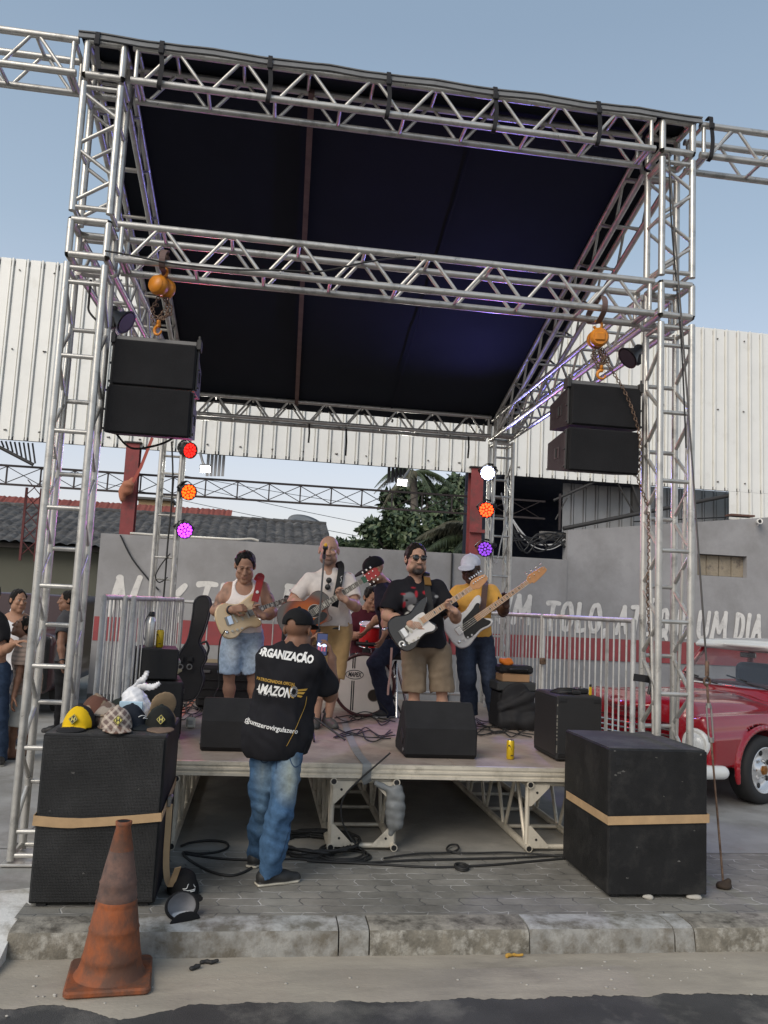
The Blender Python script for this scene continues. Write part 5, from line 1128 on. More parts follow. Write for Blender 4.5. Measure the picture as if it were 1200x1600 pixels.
# ================================================================== people
SKIN = mat('skin', (.3, .18, .12), .55, attr=True, var=.08, vscale=30, bump=.08, bscale=220, spec=.35)
FABRIC = mat('fabric', (.3, .3, .3), .88, attr=True, var=.10, vscale=14, bump=.12, bscale=260, spec=.2)
DENIM = mat('denim', (.1, .15, .25), .85, attr=True, var=.22, vscale=40, bump=.2, bscale=300, spec=.2)
HAIR = mat('dark_hair', (.012, .010, .009), .5, bump=.9, bscale=220, spec=.15)
LEATH = mat('shoe_leather', (.03, .03, .03), .6, attr=True, bump=.1, bscale=120)
SKINS = {'light': (.46, .27, .19), 'tan': (.33, .18, .115), 'brown': (.205, .105, .066), 'dark': (.075, .038, .026)}
def A3(*a): return np.array(a, float)
class Person:
    def __init__(s, label, J, skin='tan', flip=False, S=1., fat=1., wide=1., head=(0, 0, 0), hs=1., step=.006, group=None, arm=1., leg=1., floor=.58, inset=.042, legb=.9):
        "J: joints; a = viewer's left side, b = viewer's right side"
        s.J = {k: np.asarray(v, float) for k, v in J.items()}; s.S = S; s.fat = fat; s.step = step; s.arm = arm; s.leg = leg; s.floor = floor; s.legb = legb
        J = s.J; s.up = nrm(J['neck']-J['pelvis']); rt = J['shb']-J['sha']; s.right = nrm(rt-s.up*(s.up@rt)); s.front = np.cross(s.right, s.up)*(-1 if flip else 1)
        s.T = np.stack([s.right, -s.front if not flip else s.front, s.up], 1)
        s.T = np.stack([s.right, np.cross(s.up, s.right), s.up], 1); s.sw = np.linalg.norm(J['shb']-J['sha'])
        y, p, r = head; s.HM = rotz(R(y))@rotx(R(p))@roty(R(r)); s.hs = hs; s.base = SKINS[skin] if isinstance(skin, str) else skin
        m_ = (s.J['sha']+s.J['shb'])/2
        for q_ in ('sha', 'shb'): s.J[q_] = m_+(s.J[q_]-m_)*(1-2*inset/np.linalg.norm(s.J['shb']-s.J['sha'])) if q_ == 'sha' else s.J[q_]
        s.J['shb'] = 2*m_-s.J['sha']
        J = s.J; s.wide = wide; b = J['pelvis'].copy(); b[2] = floor
        s.root = thing('person', label, 'person', b, group); s.hands = []; s.F = Field(step)
    def H(s, x, y, z): return s.J['head']+s.HM@(A3(x, y, z)*s.hs)
    def torso(s, F, o=0., k=.055, low=True, hug=0.):
        J = s.J; pe, ne = J['pelvis'], J['neck']; L = np.linalg.norm(ne-pe); T = s.T; S = s.S; f = s.fat; w = s.wide; up, fr = s.up, s.front
        if low: F.el(pe+up*.02, A3(.155*w+o, .108*f+o, .125+o)*1., T, k)
        F.el(pe+up*L*.30+fr*.02*f, A3(.145*w*(.5+.5*f)+o, .112*f+o, .16+o), T, k)
        F.el(pe+up*L*.62+fr*.005, A3(.158*w+o, .115*(.6+.4*f)+o, .20+o), T, k)
        a, b = J['sha'], J['shb']; m = (a+b)/2
        F.rc(m+(a-m)*.86-up*.03, m+(b-m)*.86-up*.03, .054*S+o, k=k); F.rc(m+(a-m)*.5-up*.09+fr*.035, m+(b-m)*.5-up*.09+fr*.035, .085*S+o, k=k)
        for q in (a, b): F.rc(ne+up*.005, m+(q-m)*.72-up*.008, .040*S+o*.8, .042*S+o*.8, k=.05)
    def limbs(s, F, o=0., arms=True, legs=True, kk=.03):
        J = s.J; S = s.S; A = s.arm*S; G = s.leg*S*s.legb
        for q in 'ab':
            sh, el, wr = J['sh'+q], J['el'+q], J['wr'+q]
            if arms:
                F.rc(sh, el, .052*A+o, .040*A+o, k=kk); F.el(sh, A3(.052, .052, .056)*A+o, k=.03); F.el(sh*.55+el*.45+s.front*.008, A3(.05, .05, .05)*A+o, k=.05)
                F.rc(el, el*.6+wr*.4, .039*A+o, .042*A+o, k=kk); F.rc(el*.6+wr*.4, wr, .042*A+o, .026*S+o, k=kk)
            if legs and 'kn'+q in J:
                hp, kn, an = J['hip'+q], J['kn'+q], J['an'+q]
                F.rc(hp, kn, .082*G+o, .052*G+o, k=.04); F.rc(kn, kn*.62+an*.38-s.front*.010, .050*G+o, .056*G+o, k=.03); F.rc(kn*.62+an*.38-s.front*.012, an, .056*G+o, .035*G+o, k=.03)
    def hand(s, q, d, n, curl=(.5, .55, .6, .65), thumb=.5, mirror=1, sc=1.):
        w = s.J['wr'+q]; d = nrm(d); n = np.asarray(n, float); n = nrm(n-d*(d@n)); t = np.cross(d, n)*mirror; sc = sc*s.S**.5; F = s.F
        for i, off in enumerate((.027, .009, -.009, -.026)):
            kn = w+d*(.086, .090, .086, .078)[i]*sc+t*off*sc; F.rc(w+d*.012+t*off*.55*sc, kn, .0145*sc, .0105*sc, k=.012)
            a = curl[i]; p = kn; th = a*.75
            for j, l in enumerate((.043, .026, .021)):
                dd = math.cos(th)*d+math.sin(th)*n+t*off*1.6; dd = nrm(dd); ln = l*sc*(.95, 1.06, 1., .8)[i]; r0 = (.0092, .0083, .0076)[j]*sc
                F.rc(p, p+dd*ln, r0, r0*.92, k=.004); p = p+dd*ln; th += a*1.1
        b = w+d*.028*sc+t*.022*sc; m = b+nrm(t*.75+d*.55+n*.45)*.046*sc; e = m+nrm(t*(.55-.6*thumb)+d*.75+n*(.25+.6*thumb))*.034*sc; e2 = e+nrm(t*(.3-.8*thumb)+d*.75+n*(.3+.7*thumb))*.026*sc
        F.rc(w+d*.01+t*.008, b, .016*sc, .015*sc, k=.012); F.rc(b, m, .0145*sc, .0108*sc, k=.008); F.rc(m, e, .0105*sc, .0095*sc, k=.004); F.rc(e, e2, .0095*sc, .0082*sc, k=.004)
    def body(s, lips=(.30, .13, .11), brow=True, beard=None, closed=False, jaw=1., tattoo=None, eyes=True):
        F = s.F; J = s.J; H = s.H; M = s.HM; h = s.hs; S = s.S
        s.torso(F); s.limbs(F)
        F.rc(J['neck']-s.up*.02, H(0, .018, -.07), .056*S, .052*h, k=.03)
        F.el(H(0, .012, .032), A3(.076, .096, .086)*h, M, .02); F.el(H(0, -.030, -.042), A3(.060*jaw, .062, .082)*h, M, .03); F.el(H(0, -.068, -.108), A3(.026*jaw, .022, .02)*h, M, .03)
        for sx in (-1, 1):
            F.el(H(.047*jaw*sx, -.015, -.072), A3(.022, .045, .03)*h, M, .03); F.el(H(.040*sx, -.071, -.022), A3(.022, .02, .018)*h, M, .02)
            F.el(H(.031*sx, -.099, .004), A3(.017, .014, .011)*h, M, .012, 's'); F.el(H(.031*sx, -.0815, .003), A3(.0135, .0125, .0115)*h, M, .003)
            F.rc(H(.014*sx, -.094, .021), H(.046*sx, -.082, .022), .0085*h, .006*h, .012)
            F.el(H(.079*sx, .012, -.004), A3(.009, .019, .031)*h, M@rotz(R(-18*sx)), .006); F.el(H(.086*sx, .008, -.002), A3(.006, .009, .016)*h, M, .005, 's')
            F.el(H(.0125*sx, -.100, -.036), A3(.010, .011, .009)*h, M, .008)
        F.rc(H(0, -.088, .012), H(0, -.111, -.033), .0095*h, .0125*h, .012)
        F.rc(H(-.018, -.092, -.061), H(.018, -.092, -.061), .0075*h, k=.008); F.rc(H(-.015, -.090, -.073), H(.015, -.090, -.073), .0085*h, k=.008); F.rc(H(-.024, -.100, -.067), H(.024, -.100, -.067), .0022*h, k=.006, op='s')
        c = s.base; dk = tuple(q*.16 for q in c)
        F.paint('rc', (H(-.02, -.098, -.067), H(.02, -.098, -.067), .009*h, .009*h), tuple(a*.5+b*.5 for a, b in zip(lips, c)), .004)
        if eyes:
            for sx in (-1, 1):
                if not closed: F.paint('el', (H(.031*sx, -.093, .003), A3(.012, .008, .0058)*h, M), (.62, .58, .54), .002); F.paint('el', (H(.030*sx, -.096, .003), A3(.0055, .006, .0055)*h, M), (.02, .012, .01), .0015)
                F.paint('rc', (H(.019*sx, -.094, .0095), H(.043*sx, -.086, .008), .0026*h, .002*h), dk, .002)
        if brow:
            for sx in (-1, 1): F.paint('rc', (H(.014*sx, -.103, .026), H(.047*sx, -.089, .029), .0055*h, .004*h), (.02, .016, .014), .003)
        if beard:
            col, soft = beard
            F.paint('el', (H(0, -.070, -.108), A3(.05, .045, .034)*h, M), col, soft); F.paint('rc', (H(-.026, -.098, -.05), H(.026, -.098, -.05), .007*h, .007*h), col, soft)
            for sx in (-1, 1): F.paint('rc', (H(.03*sx, -.095, -.06), H(.045*sx, -.06, -.105), .010*h, .014*h), col, soft); F.paint('rc', (H(.055*sx, -.05, -.09), H(.07*sx, -.01, -.03), .010*h, .008*h), tuple(.5*a+.5*b for a, b in zip(col, c)), .012)
        if tattoo: F.paints.append(tattoo)
        if not F.paints: F.paint('el', (H(0, 0, -9), A3(.01, .01, .01), M), c)
        s.bodyobj = F.build('body', SKIN, s.root, base=c); return s.bodyobj
    def hair(s, hi=1., cut_front=.052, name='hair', m=None):
        F = Field(.005); H = s.H; M = s.HM; h = s.hs
        F.el(H(0, .014, .036), A3(.083, .103, .088*hi)*h, M); F.el(H(0, .03, -.01), A3(.081, .085, .06)*h, M, .02)
        F.el(H(0, -.094, .012), A3(.068, .062, .078)*h, M, .012, 's'); F.cut(H(0, .03, -.052), M@A3(0, -.35, -1)); F.cut(H(0, -.055, .03), M@A3(0, -1, -.75)); F.nz = wavy(.005, 130, 2)
        for sx in (-1, 1): F.el(H(.085*sx, -.02, -.03), A3(.02, .045, .035)*h, M, .006, 's')
        F.build(name, m or HAIR, s.root)
    def cap(s, crown, brim, name='cap', back=False, hole=None):
        F = Field(.005); H = s.H; M = s.HM; h = s.hs
        F.el(H(0, .012, .042), A3(.089, .110, .088)*h, M); F.cut(H(0, 0, .030), M@A3(0, -.06, -1)); F.rc(H(-.002, .012, .132), H(.002, .012, .132), .008*h, k=.004)
        if hole: F.el(H(0, .11, .034), A3(.028, .03, .022)*h, M, .004, 's')
        F.el(H(0, -.120, .030), A3(.074, .082, .011)*h, M@rotx(R(10)), .008); F.nz = wavy(.0015, 60, 4)
        F.paint('el', (H(0, -.150, .026), A3(.09, .052, .022)*h, M), brim, .004); F.paint('rc', (H(-.06, -.07, .12), H(.06, -.07, .12), .002, .002), tuple(c*.7 for c in crown), .002)
        return F.build(name, FABRIC, s.root, base=crown)
    def shirt(s, col, hem, sleeve=.55, off=.014, name='shirt', seed=1, tank=False, flare=.012, loose=.0, m=None, paints=(), wr=.0055, collar=None, low=0.):
        F = Field(s.step); J = s.J; s.torso(F, off); S = s.S
        pe = J['pelvis']; F.el(pe+s.front*.0, A3(.160*s.wide+loose, .115*s.fat+loose, .17), s.T, .06)
        if low: F.el(pe-s.up*low, A3(.160*s.wide+loose, .120*s.fat+loose, .17), s.T, .08)
        if not tank:
            for q in 'ab':
                sh, el = J['sh'+q], J['el'+q]; e = sh+(el-sh)*sleeve; F.rc(sh-s.up*.004, e, .056*s.arm*S+off*.75, .050*s.arm*S+off+flare, k=.03)
            for q in 'ab':
                sh, el = J['sh'+q], J['el'+q]; e = sh+(el-sh)*sleeve; d = nrm(el-sh); F.el(e+d*.10, A3(.09, .09, .10)*max(1, s.arm*S), np.stack([*perp(d), d], 1), .004, 's')
        else:
            for q in 'ab':
                sg = -1 if q == 'a' else 1; F.el(J['sh'+q]+s.right*sg*.03-s.up*.01, A3(.07, .16, .12)*S, s.T, .012, 's')
            F.el(J['neck']+s.front*.09-s.up*.015, A3(.078, .11, .098)*S, s.T, .012, 's')
        F.rc(J['neck']-s.up*.012+s.front*.015, J['neck']+s.up*.2, .064*S, .07*S, k=.008, op='s'); F.cut(A3(0, 0, hem), A3(0, 0, -1)) if np.isscalar(hem) else F.cut(hem[0], hem[1])
        n1 = wavy(wr, 26, seed, (1, 1, .5)); n2 = wavy(wr*.5, 60, seed+9, (1, 1, .6)); F.nz = lambda P: n1(P)+n2(P)-.4*wr
        for p in paints: F.paints.append(p)
        if not F.paints: F.paint('el', (J['neck']+A3(0, 0, 9), A3(.01, .01, .01), s.T), col)
        if collar: F.paint('rc', (J['neck']-s.up*.01, J['neck']+s.up*.02, .075*S, .075*S), collar, .003)
        return F.build(name, m or FABRIC, s.root, base=col)
    def trousers(s, col, length=1., waist=.06, off=.014, flare=.0, name='trousers', seed=3, m=None, paints=(), wr=.006):
        "length 1 = down to the ankle; <1 = a share of the way hip-knee-ankle (.5 = knee)"
        F = Field(s.step); J = s.J; G = s.leg*s.S; pe = J['pelvis']
        F.el(pe+s.up*.02, A3(.157*s.wide+off, .112*s.fat+off, .13), s.T, .05)
        for q in 'ab':
            hp, kn, an = J['hip'+q], J['kn'+q], J['an'+q]
            if length <= .5:
                e = hp+(kn-hp)*length*2; F.rc(hp, e, .088*G+off, .066*G+off+flare, k=.03)
            else:
                F.rc(hp, kn, .088*G+off, .060*G+off+flare*.5, k=.04); e = kn+(an-kn)*(length-.5)*2; F.rc(kn, e, .060*G+off+flare*.5, .046*G+off+flare, k=.03)
        for q in 'ab':
            hp, kn, an = J['hip'+q], J['kn'+q], J['an'+q]; e, d = (hp+(kn-hp)*length*2, nrm(kn-hp)) if length <= .5 else (kn+(an-kn)*(length-.5)*2, nrm(an-kn)); F.el(e+d*.085, A3(.12, .12, .085)*max(1, G), np.stack([*perp(d), d], 1), .003, 's')
        F.cut(pe+s.up*waist, s.up); n1 = wavy(wr, 24, seed, (1, 1, .6)); n2 = wavy(wr*.6, 55, seed+5, (.5, .5, 1)); F.nz = lambda P: n1(P)+n2(P)-.4*wr
        for p in paints: F.paints.append(p)
        if not F.paints: F.paint('el', (pe+A3(0, 0, 9), A3(.01, .01, .01), s.T), col)
        return F.build(name, m or FABRIC, s.root, base=col)
    def shoe(s, q, toe, col=(.02, .02, .02), sole=(.5, .48, .42), tall=.0, flop=False):
        "toe: direction of the foot on the floor"
        J = s.J; an = J['an'+q]; d = nrm(A3(toe[0], toe[1], 0)); z = J.get('fl'+q, A3(0, 0, s.floor))[2]; h = A3(an[0], an[1], z)-d*.035; F = Field(.005)
        n = np.cross(Z_, d)
        F.rc(h+Z_*.045, h+d*.13+Z_*.036, .040, .040, k=.02); F.rc(h+d*.12+Z_*.030, h+d*.205+Z_*.024, .042, .032, k=.02); F.rc(h+Z_*.05, A3(an[0], an[1], z+.09+tall), .042, .042, k=.02)
        F.box(h+d*.085+Z_*.012, (.262, .076, .022), np.stack([d, n, Z_], 1), .011, .01); F.cut(A3(0, 0, z+.001), -Z_); F.cut(A3(0, 0, z+.115+tall), Z_)
        F.paints.append((lambda V: (z+.018-V[:, 2])/.004+.5, None, sole, 0)); 
        return F.build('shoe', LEATH, s.root, base=col)
    def foot(s, q, toe):
        J = s.J; an = J['an'+q]; d = nrm(A3(toe[0], toe[1], 0)); z = s.floor; h = A3(an[0], an[1], z)-d*.03; s.F.rc(A3(*an), h+Z_*.03, .035, .032, k=.02); s.F.rc(h+Z_*.035, h+d*.12+Z_*.028, .033, .035, k=.03); s.F.rc(h+d*.1+Z_*.022, h+d*.2+Z_*.014, .036, .016, k=.03)

def drape_text(target, txt, size, c, M, col_mat, width=None, bold=.0, shear=0., ray=(0, 1, 0), lift=.0065, parent=None, name='lettering', mb=None):
    "letters wrapped on a garment: every vertex dropped along ray on the cloth"
    if mb is None: mb = text_mesh(txt, size, M, c, 0., bold, shear, width=width, res=2)
    me = target.data; off = np.array(target.matrix_world.translation) if False else base_of(target.parent)
    bv = BVHTree.FromPolygons([tuple(np.array(v.co)+off) for v in me.vertices], [tuple(p.vertices) for p in me.polygons]); ray = nrm(ray); V = []; ok = []
    for v in mb.v:
        o = np.array(v)-ray*.5; h = bv.ray_cast(Vector(o), Vector(ray), 1.2); ok.append(h[0] is not None); V.append(np.array(h[0])-ray*lift if h[0] is not None else np.array(v))
    F = [f for f in mb.f if all(ok[i] for i in f)]; m2 = MB(); m2.add(V, F); return m2.build(name, col_mat, parent or target.parent)
def J_(Y, **k): return {n: at(v[0], v[1], Y=Y+(v[2] if len(v) > 2 else 0)) for n, v in k.items()}

# ------------------------------------------------------------------ the band and the others
# 1 the man filming, back to us
J = J_(5.2, head=(466, 984, .02), neck=(459, 1010, 0), sha=(411, 1027, -.02), shb=(500, 1035, .0), pelvis=(436, 1140, .02), ela=(418, 1085, .30), wra=(478, 1016, .42), elb=(515, 1086, .12), wrb=(519, 1030, .34),
       hipa=(420, 1152, .03), hipb=(453, 1152, 0), kna=(413, 1255, .12), knb=(438, 1265, -.10), ana=(402, 1334, .34), anb=(421, 1364, -.03))
p = Person('man in a black printed shirt and jeans filming the band, seen from behind', J, 'brown', flip=True, S=1.04, fat=1.12, wide=1.14, head=(152, 4, 0), hs=1.04, step=.0055, arm=1.0, leg=.93, floor=0., inset=.026, legb=.82)
p.hand('b', A3(-.25, .25, 1), A3(-1, .1, .0), (.55, .6, .65, .7), .7, mirror=-1); p.hand('a', A3(.35, .2, .8), A3(.8, -.2, .1), (.5, .55, .9, 1.), .4, mirror=1)
p.body(); SH = p.shirt((.013, .013, .016), (A3(0, 0, .735), A3(.06, .0, -1)), .70, .016, seed=4, flare=.004, loose=.014, wr=.009, low=.09)
p.cap((.010, .010, .011), (.010, .010, .011), hole=True)
JB = (.055, .115, .21)
p.trousers(JB, 1., -.07, .014, .006, name='jeans', m=DENIM, seed=8, wr=.011, paints=[('el', (at(452, 1218, Y=5.08), A3(.05, .08, .12), np.eye(3)), (.26, .30, .28), .05), ('el', (at(410, 1215, Y=5.15), A3(.03, .08, .10), np.eye(3)), (.17, .22, .25), .04), ('rc', (at(415, 1190, Y=5.1), at(405, 1300, Y=5.3), .03, .02), (.10, .17, .25), .03), ('rc', (at(470, 1176, Y=5.1), at(468, 1215, Y=5.05), .004, .004), (.03, .07, .14), .004)])
p.shoe('b', (.95, .35), (.020, .020, .020), (.62, .58, .48)); p.shoe('a', (.5, .9), (.020, .020, .020), (.62, .58, .48))
JN = [o for o in p.root.children if o.name.startswith('jeans')][-1]
def seam(pts, w_, m, name):
    q = catmull([at(x, y, Y=4.9) for x, y in pts], 6); mb = MB(); d_ = [nrm(np.cross(q[min(i+1, len(q)-1)]-q[max(i-1, 0)], Y_)) for i in range(len(q))]; mb.sheet([[v-e*w_/2, v+e*w_/2] for v, e in zip(q, d_)]); drape_text(JN, '', 0, None, None, m, mb=mb, parent=JN, name=name, lift=.002)
SEAM = mat('dark_denim_seam', (.025, .055, .11), .9); STI = mat('pale_denim_stitch', (.20, .22, .22), .9)
for pts in (((456, 1172), (455, 1195), (463, 1208), (474, 1203), (478, 1180)), ((403, 1172), (402, 1192), (411, 1206), (421, 1200), (424, 1176)), ((433, 1172), (434, 1190), (432, 1212)), ((480, 1180), (474, 1230), (461, 1280), (448, 1330), (440, 1356))): seam(pts, .006, SEAM, 'seam')
WHT = mat('white_print', (.72, .72, .70), .7); GLD = mat('gold_print', (.50, .30, .05), .6); GRYP = mat('grey_print', (.28, .28, .28), .7)
def shirt_text(txt, x0, y0, x1, y1, size, m, bold, shear=0.):
    a, b = at(x0, y0, Y=5.0), at(x1, y1, Y=5.0); d = nrm(b-a); Mx = np.stack([d, nrm(np.cross(-Y_, d)), -Y_], 1); drape_text(SH, txt, size, (a+b)/2, Mx, m, np.linalg.norm(b-a), bold, shear, parent=p.root)
shirt_text('ORGANIZAÇÃO', 399, 1019, 491, 1033, .066, WHT, .0035, .12); shirt_text('PATROCINADOR OFICIAL', 401, 1063, 462, 1072, .026, GLD, .0006); shirt_text('AMAZON', 396, 1078, 456, 1086, .078, WHT, .003, .25)
shirt_text('M O T O S', 404, 1087.5, 434, 1091, .016, GRYP, .0002); shirt_text('@umzerovirgulazero', 380, 1131, 466, 1146, .040, WHT, .0006, .1)
mb = MB(); c = at(460, 1083, Y=5.0)
for k in range(16):
    a0, a1 = 2*math.pi*k/16, 2*math.pi*(k+.62)/16; mb.add([c+r*A3(.75*math.cos(a), 0, math.sin(a)) for r, a in ((.018, a0), (.033, a0), (.033, a1), (.018, a1))], [(0, 1, 2, 3)])
drape_text(SH, '', 0, c, np.eye(3), GRYP, mb=mb, parent=p.root, name='wheel_emblem')
mb = MB()
for k in range(3): q = c+A3(.022, 0, .014-.016*k); mb.add([q, q+A3(.062-.014*k, 0, .004-.006*k), q+A3(.05-.014*k, 0, -.010-.004*k), q+A3(.0, 0, -.012)], [(0, 1, 2, 3)])
for k in range(8): a = 2.0+.35*k; mb.add([c+r*A3(.75*math.cos(t_), 0, math.sin(t_)) for r, t_ in ((.033, a), (.038, a), (.038, a+.3), (.033, a+.3))], [(0, 1, 2, 3)])
drape_text(SH, '', 0, c, np.eye(3), GLD, mb=mb, parent=p.root, name='wing_emblem')
mb = MB(); q = catmull([at(x, y, Y=5.0) for x, y in ((481, 1092), (478, 1108), (470, 1126), (458, 1150), (448, 1168))], 8)
mb.sheet([[v+A3(-.002, 0, 0), v+A3(.002, 0, .001)] for v in q]); drape_text(SH, '', 0, c, np.eye(3), GLD, mb=mb, parent=p.root, name='gold_piping')
# his phone
c = at(503, 1007, Y=5.56); t = thing('phone', 'black smartphone held upright by the man filming, its screen showing the stage', 'phone', c); Mp = rotz(R(4))@rotx(R(-8))@roty(R(2))
MB().box(c, (.074, .009, .150), Mp, ch=.004).build('case', BLACK, t)
SCR = mat('phone_screen_dark', (.01, .012, .03), .25, emit=(.02, .025, .06), estr=1.); mb = MB(); mb.box(c+Mp@A3(0, -.0052, 0), (.066, .002, .140), Mp); mb.build('screen', SCR, t)
mb = MB(); mb.add([c+Mp@A3(x, -.0066, z) for x, z in ((-.032, -.008), (-.026, .012), (.0, -.0), (.02, .022), (.032, .014), (.032, -.012), (0, -.02))], [tuple(range(7))]); mb.build('screen_picture', mat('phone_screen_lit', (.5, .55, .7), .3, emit=(.45, .5, .7), estr=.9), t)
mb = MB()
for x, z, w_, h_ in ((-.02, -.03, .012, .03), (.0, -.028, .012, .034), (.019, -.03, .012, .03)): mb.box(c+Mp@A3(x, -.0066, z), (w_, .0008, h_), Mp)
mb.build('screen_figures', mat('phone_screen_red', (.25, .05, .08), .3, emit=(.2, .05, .07), estr=.8), t)

# instruments -------------------------------------------------------------------
def resample(pts, n=5): return [(q[0], q[1]) for q in catmull([A3(a, b, 0) for a, b in pts], n, True)]
STRAT = [(0, 0), (.008, .085), (.05, .148), (.12, .160), (.19, .128), (.25, .115), (.32, .138), (.395, .160), (.44, .150), (.425, .105), (.372, .062), (.352, .03), (.352, -.03), (.365, -.055), (.385, -.095), (.372, -.132), (.325, -.140), (.265, -.117), (.19, -.128), (.12, -.160), (.045, -.146), (.008, -.085)]
BASSB = [(0, .0), (.005, .085), (.04, .145), (.11, .160), (.19, .135), (.27, .118), (.36, .150), (.43, .172), (.47, .158), (.455, .110), (.40, .066), (.375, .03), (.375, -.03), (.40, -.055), (.435, -.090), (.43, -.125), (.375, -.140), (.29, -.128), (.20, -.150), (.11, -.175), (.035, -.150), (.003, -.085)]
ACOU = [(0, 0), (.012, .10), (.06, .175), (.14, .200), (.22, .170), (.285, .128), (.335, .128), (.40, .143), (.455, .125), (.485, .07), (.490, .03), (.470, -.02), (.430, -.05), (.415, -.09), (.425, -.125), (.40, -.143), (.335, -.128), (.285, -.128), (.22, -.170), (.14, -.200), (.06, -.175), (.012, -.10)]
def guitar(name, label, cat, tail, tip, nv, kind, cb, cpg, cneck, strap=None, ctop=None, label_head=None):
    tail = np.asarray(tail, float); tip = np.asarray(tip, float); ax = nrm(tip-tail); nv = np.asarray(nv, float); nz = nrm(nv-ax*(ax@nv)); ay = np.cross(nz, ax); M = np.stack([ax, ay, nz], 1); L = np.linalg.norm(tip-tail)
    t = thing(name, label, cat, tail); P = lambda x, y, z: tail+M@A3(x, y, z)
    out = {'strat': STRAT, 'bass': BASSB, 'acoustic': ACOU}[kind]; bl = {'strat': .40, 'bass': .42, 'acoustic': .49}[kind]; th = .095 if kind == 'acoustic' else .042; nutx = L-(.17 if kind != 'bass' else .22)
    ol = resample(out); bo = MB().prism(ol, th, P(0, 0, -th/2), M, bev=.010 if kind != 'acoustic' else .006, smooth=True).build('body', cb, t)
    if kind == 'acoustic':
        MB().prism([(q[0]*.985+.004, q[1]*.975) for q in ol], .003, P(0, 0, .001), M).build('top', ctop, t); MB().lathe([(.052, .0028), (.001, .0030)], P(.325, 0, 0), nz, 28).build('sound_hole', BLACK, t)
        MB().path([P(.325, 0, .003)+.056*(math.cos(a)*ax+math.sin(a)*ay) for a in np.linspace(0, 2*math.pi, 33)[:-1]], .003, 6, closed=True).build('rosette', mat('pale_knob', (0, 0, 0)), t); MB().box(P(.155, 0, .008), (.03, .16, .012), M, ch=.004).build('bridge', mat('dark_wood_and_eaves_shade', (.03, .02, .015), .6), t)
        MB().prism(resample([(.33, -.05), (.38, -.04), (.40, -.085), (.34, -.11), (.26, -.10), (.24, -.07), (.28, -.06)], 4), .003, P(0, 0, .004), M).build('pickguard', BLACK, t)
    else:
        pg = resample([(.09, -.05), (.11, -.10), (.17, -.112), (.26, -.10), (.33, -.12), (.365, -.10), (.345, -.04), (.350, .034), (.335, .058), (.28, .062), (.235, .055), (.20, .05), (.19, .03), (.15, -.02)] if kind == 'strat' else [(.14, -.03), (.13, -.105), (.2, -.118), (.29, -.105), (.38, -.118), (.415, -.10), (.38, -.045), (.375, .03), (.42, .09), (.40, .115), (.33, .09), (.24, .07), (.2, .06), (.17, .02)], 4)
        MB().prism(pg, .003, P(0, 0, .002), M).build('pickguard', cpg, t); pu = mat('pickup_white', (.6, .58, .5), .5) if kind == 'strat' else BLACK
        for x, r in ((.165, .18), (.225, .05), (.285, 0)) if kind == 'strat' else ((.20, 0), (.275, 0)): MB().box(P(x, 0, .006), (.018 if kind == 'strat' else .03, .082, .008), M@rotz(r), ch=.003).build('pickup', pu, t)
        o = MB().box(P(.115, 0, .008), (.045 if kind == 'strat' else .06, .08, .012), M, ch=.003).build('bridge', CHROME, t); MB().box(P(.085, 0, .010), (.02, .075, .010), M).build('bridge_plate', mat('worn_steel', (0, 0, 0)), o) if kind == 'strat' else None
        for k in range(3): MB().tube(P(.10+.045*k, -.095-.004*k, .003), P(.10+.045*k, -.095-.004*k, .018), .011, 12).build('knob', CHROME if kind == 'bass' else mat('pale_knob', (0, 0, 0)), t)
        MB().lathe([(.016, .002), (.014, .006), (.001, .004)], P(.055, -.09, .0), nz, 14).build('jack_socket', CHROME, t)
    w0, w1 = (.028, .0215) if kind != 'bass' else (.031, .021); x0 = bl*.80; zf = .012
    MB().add([P(x, y, z) for x, w_ in ((x0, w0), (nutx, w1)) for y, z in ((-w_, zf-.002), (-w_*.7, zf-.020), (w_*.7, zf-.020), (w_, zf-.002))], [(0, 1, 5, 4), (1, 2, 6, 5), (2, 3, 7, 6), (3, 0, 4, 7), (3, 2, 1, 0), (4, 5, 6, 7)]).build('neck', cneck[0], t)
    fb = MB().add([P(x, y, z) for x, w_ in ((x0-.03, w0), (nutx, w1)) for y, z in ((-w_, zf-.002), (w_, zf-.002), (w_, zf+.004), (-w_, zf+.004))], [(0, 1, 2, 3), (7, 6, 5, 4), (0, 4, 5, 1), (1, 5, 6, 2), (2, 6, 7, 3), (3, 7, 4, 0)]).build('fretboard', cneck[1], t)
    mb = MB(); sl = nutx-.13
    for k in range(1, 22): x = nutx-sl*(1-2**(-k/12)); w_ = w0+(w1-w0)*(x-x0)/(nutx-x0); mb.box(P(x, 0, zf+.0048), (.0032, 2*w_, .0025), M)
    mb.build('frets', mat('fret_wire', (.6, .58, .52), .35, .6), fb)
    mb = MB()
    for k in (3, 5, 7, 9, 12, 15): x = nutx-sl*(1-2**(-(k-.5)/12)); mb.box(P(x, 0, zf+.0046), (.014, .022, .002), M)
    mb.build('fret_markers', cneck[2], fb)
    hd = resample([(nutx, -.022), (nutx+.03, -.03), (nutx+.06, -.045), (L-.01, -.02), (L, .012), (L-.015, .036), (nutx+.09, .05), (nutx+.04, .05), (nutx+.01, .03), (nutx, .022)], 3) if kind != 'acoustic' else [(nutx, -.022), (nutx+.03, -.034), (L-.02, -.04), (L, -.02), (L-.01, 0), (L, .02), (L-.02, .04), (nutx+.03, .034), (nutx, .022)]
    MB().prism(hd, .015, P(0, 0, .002), M, bev=.003).build('headstock', cneck[3], t); n = 6 if kind != 'bass' else 4
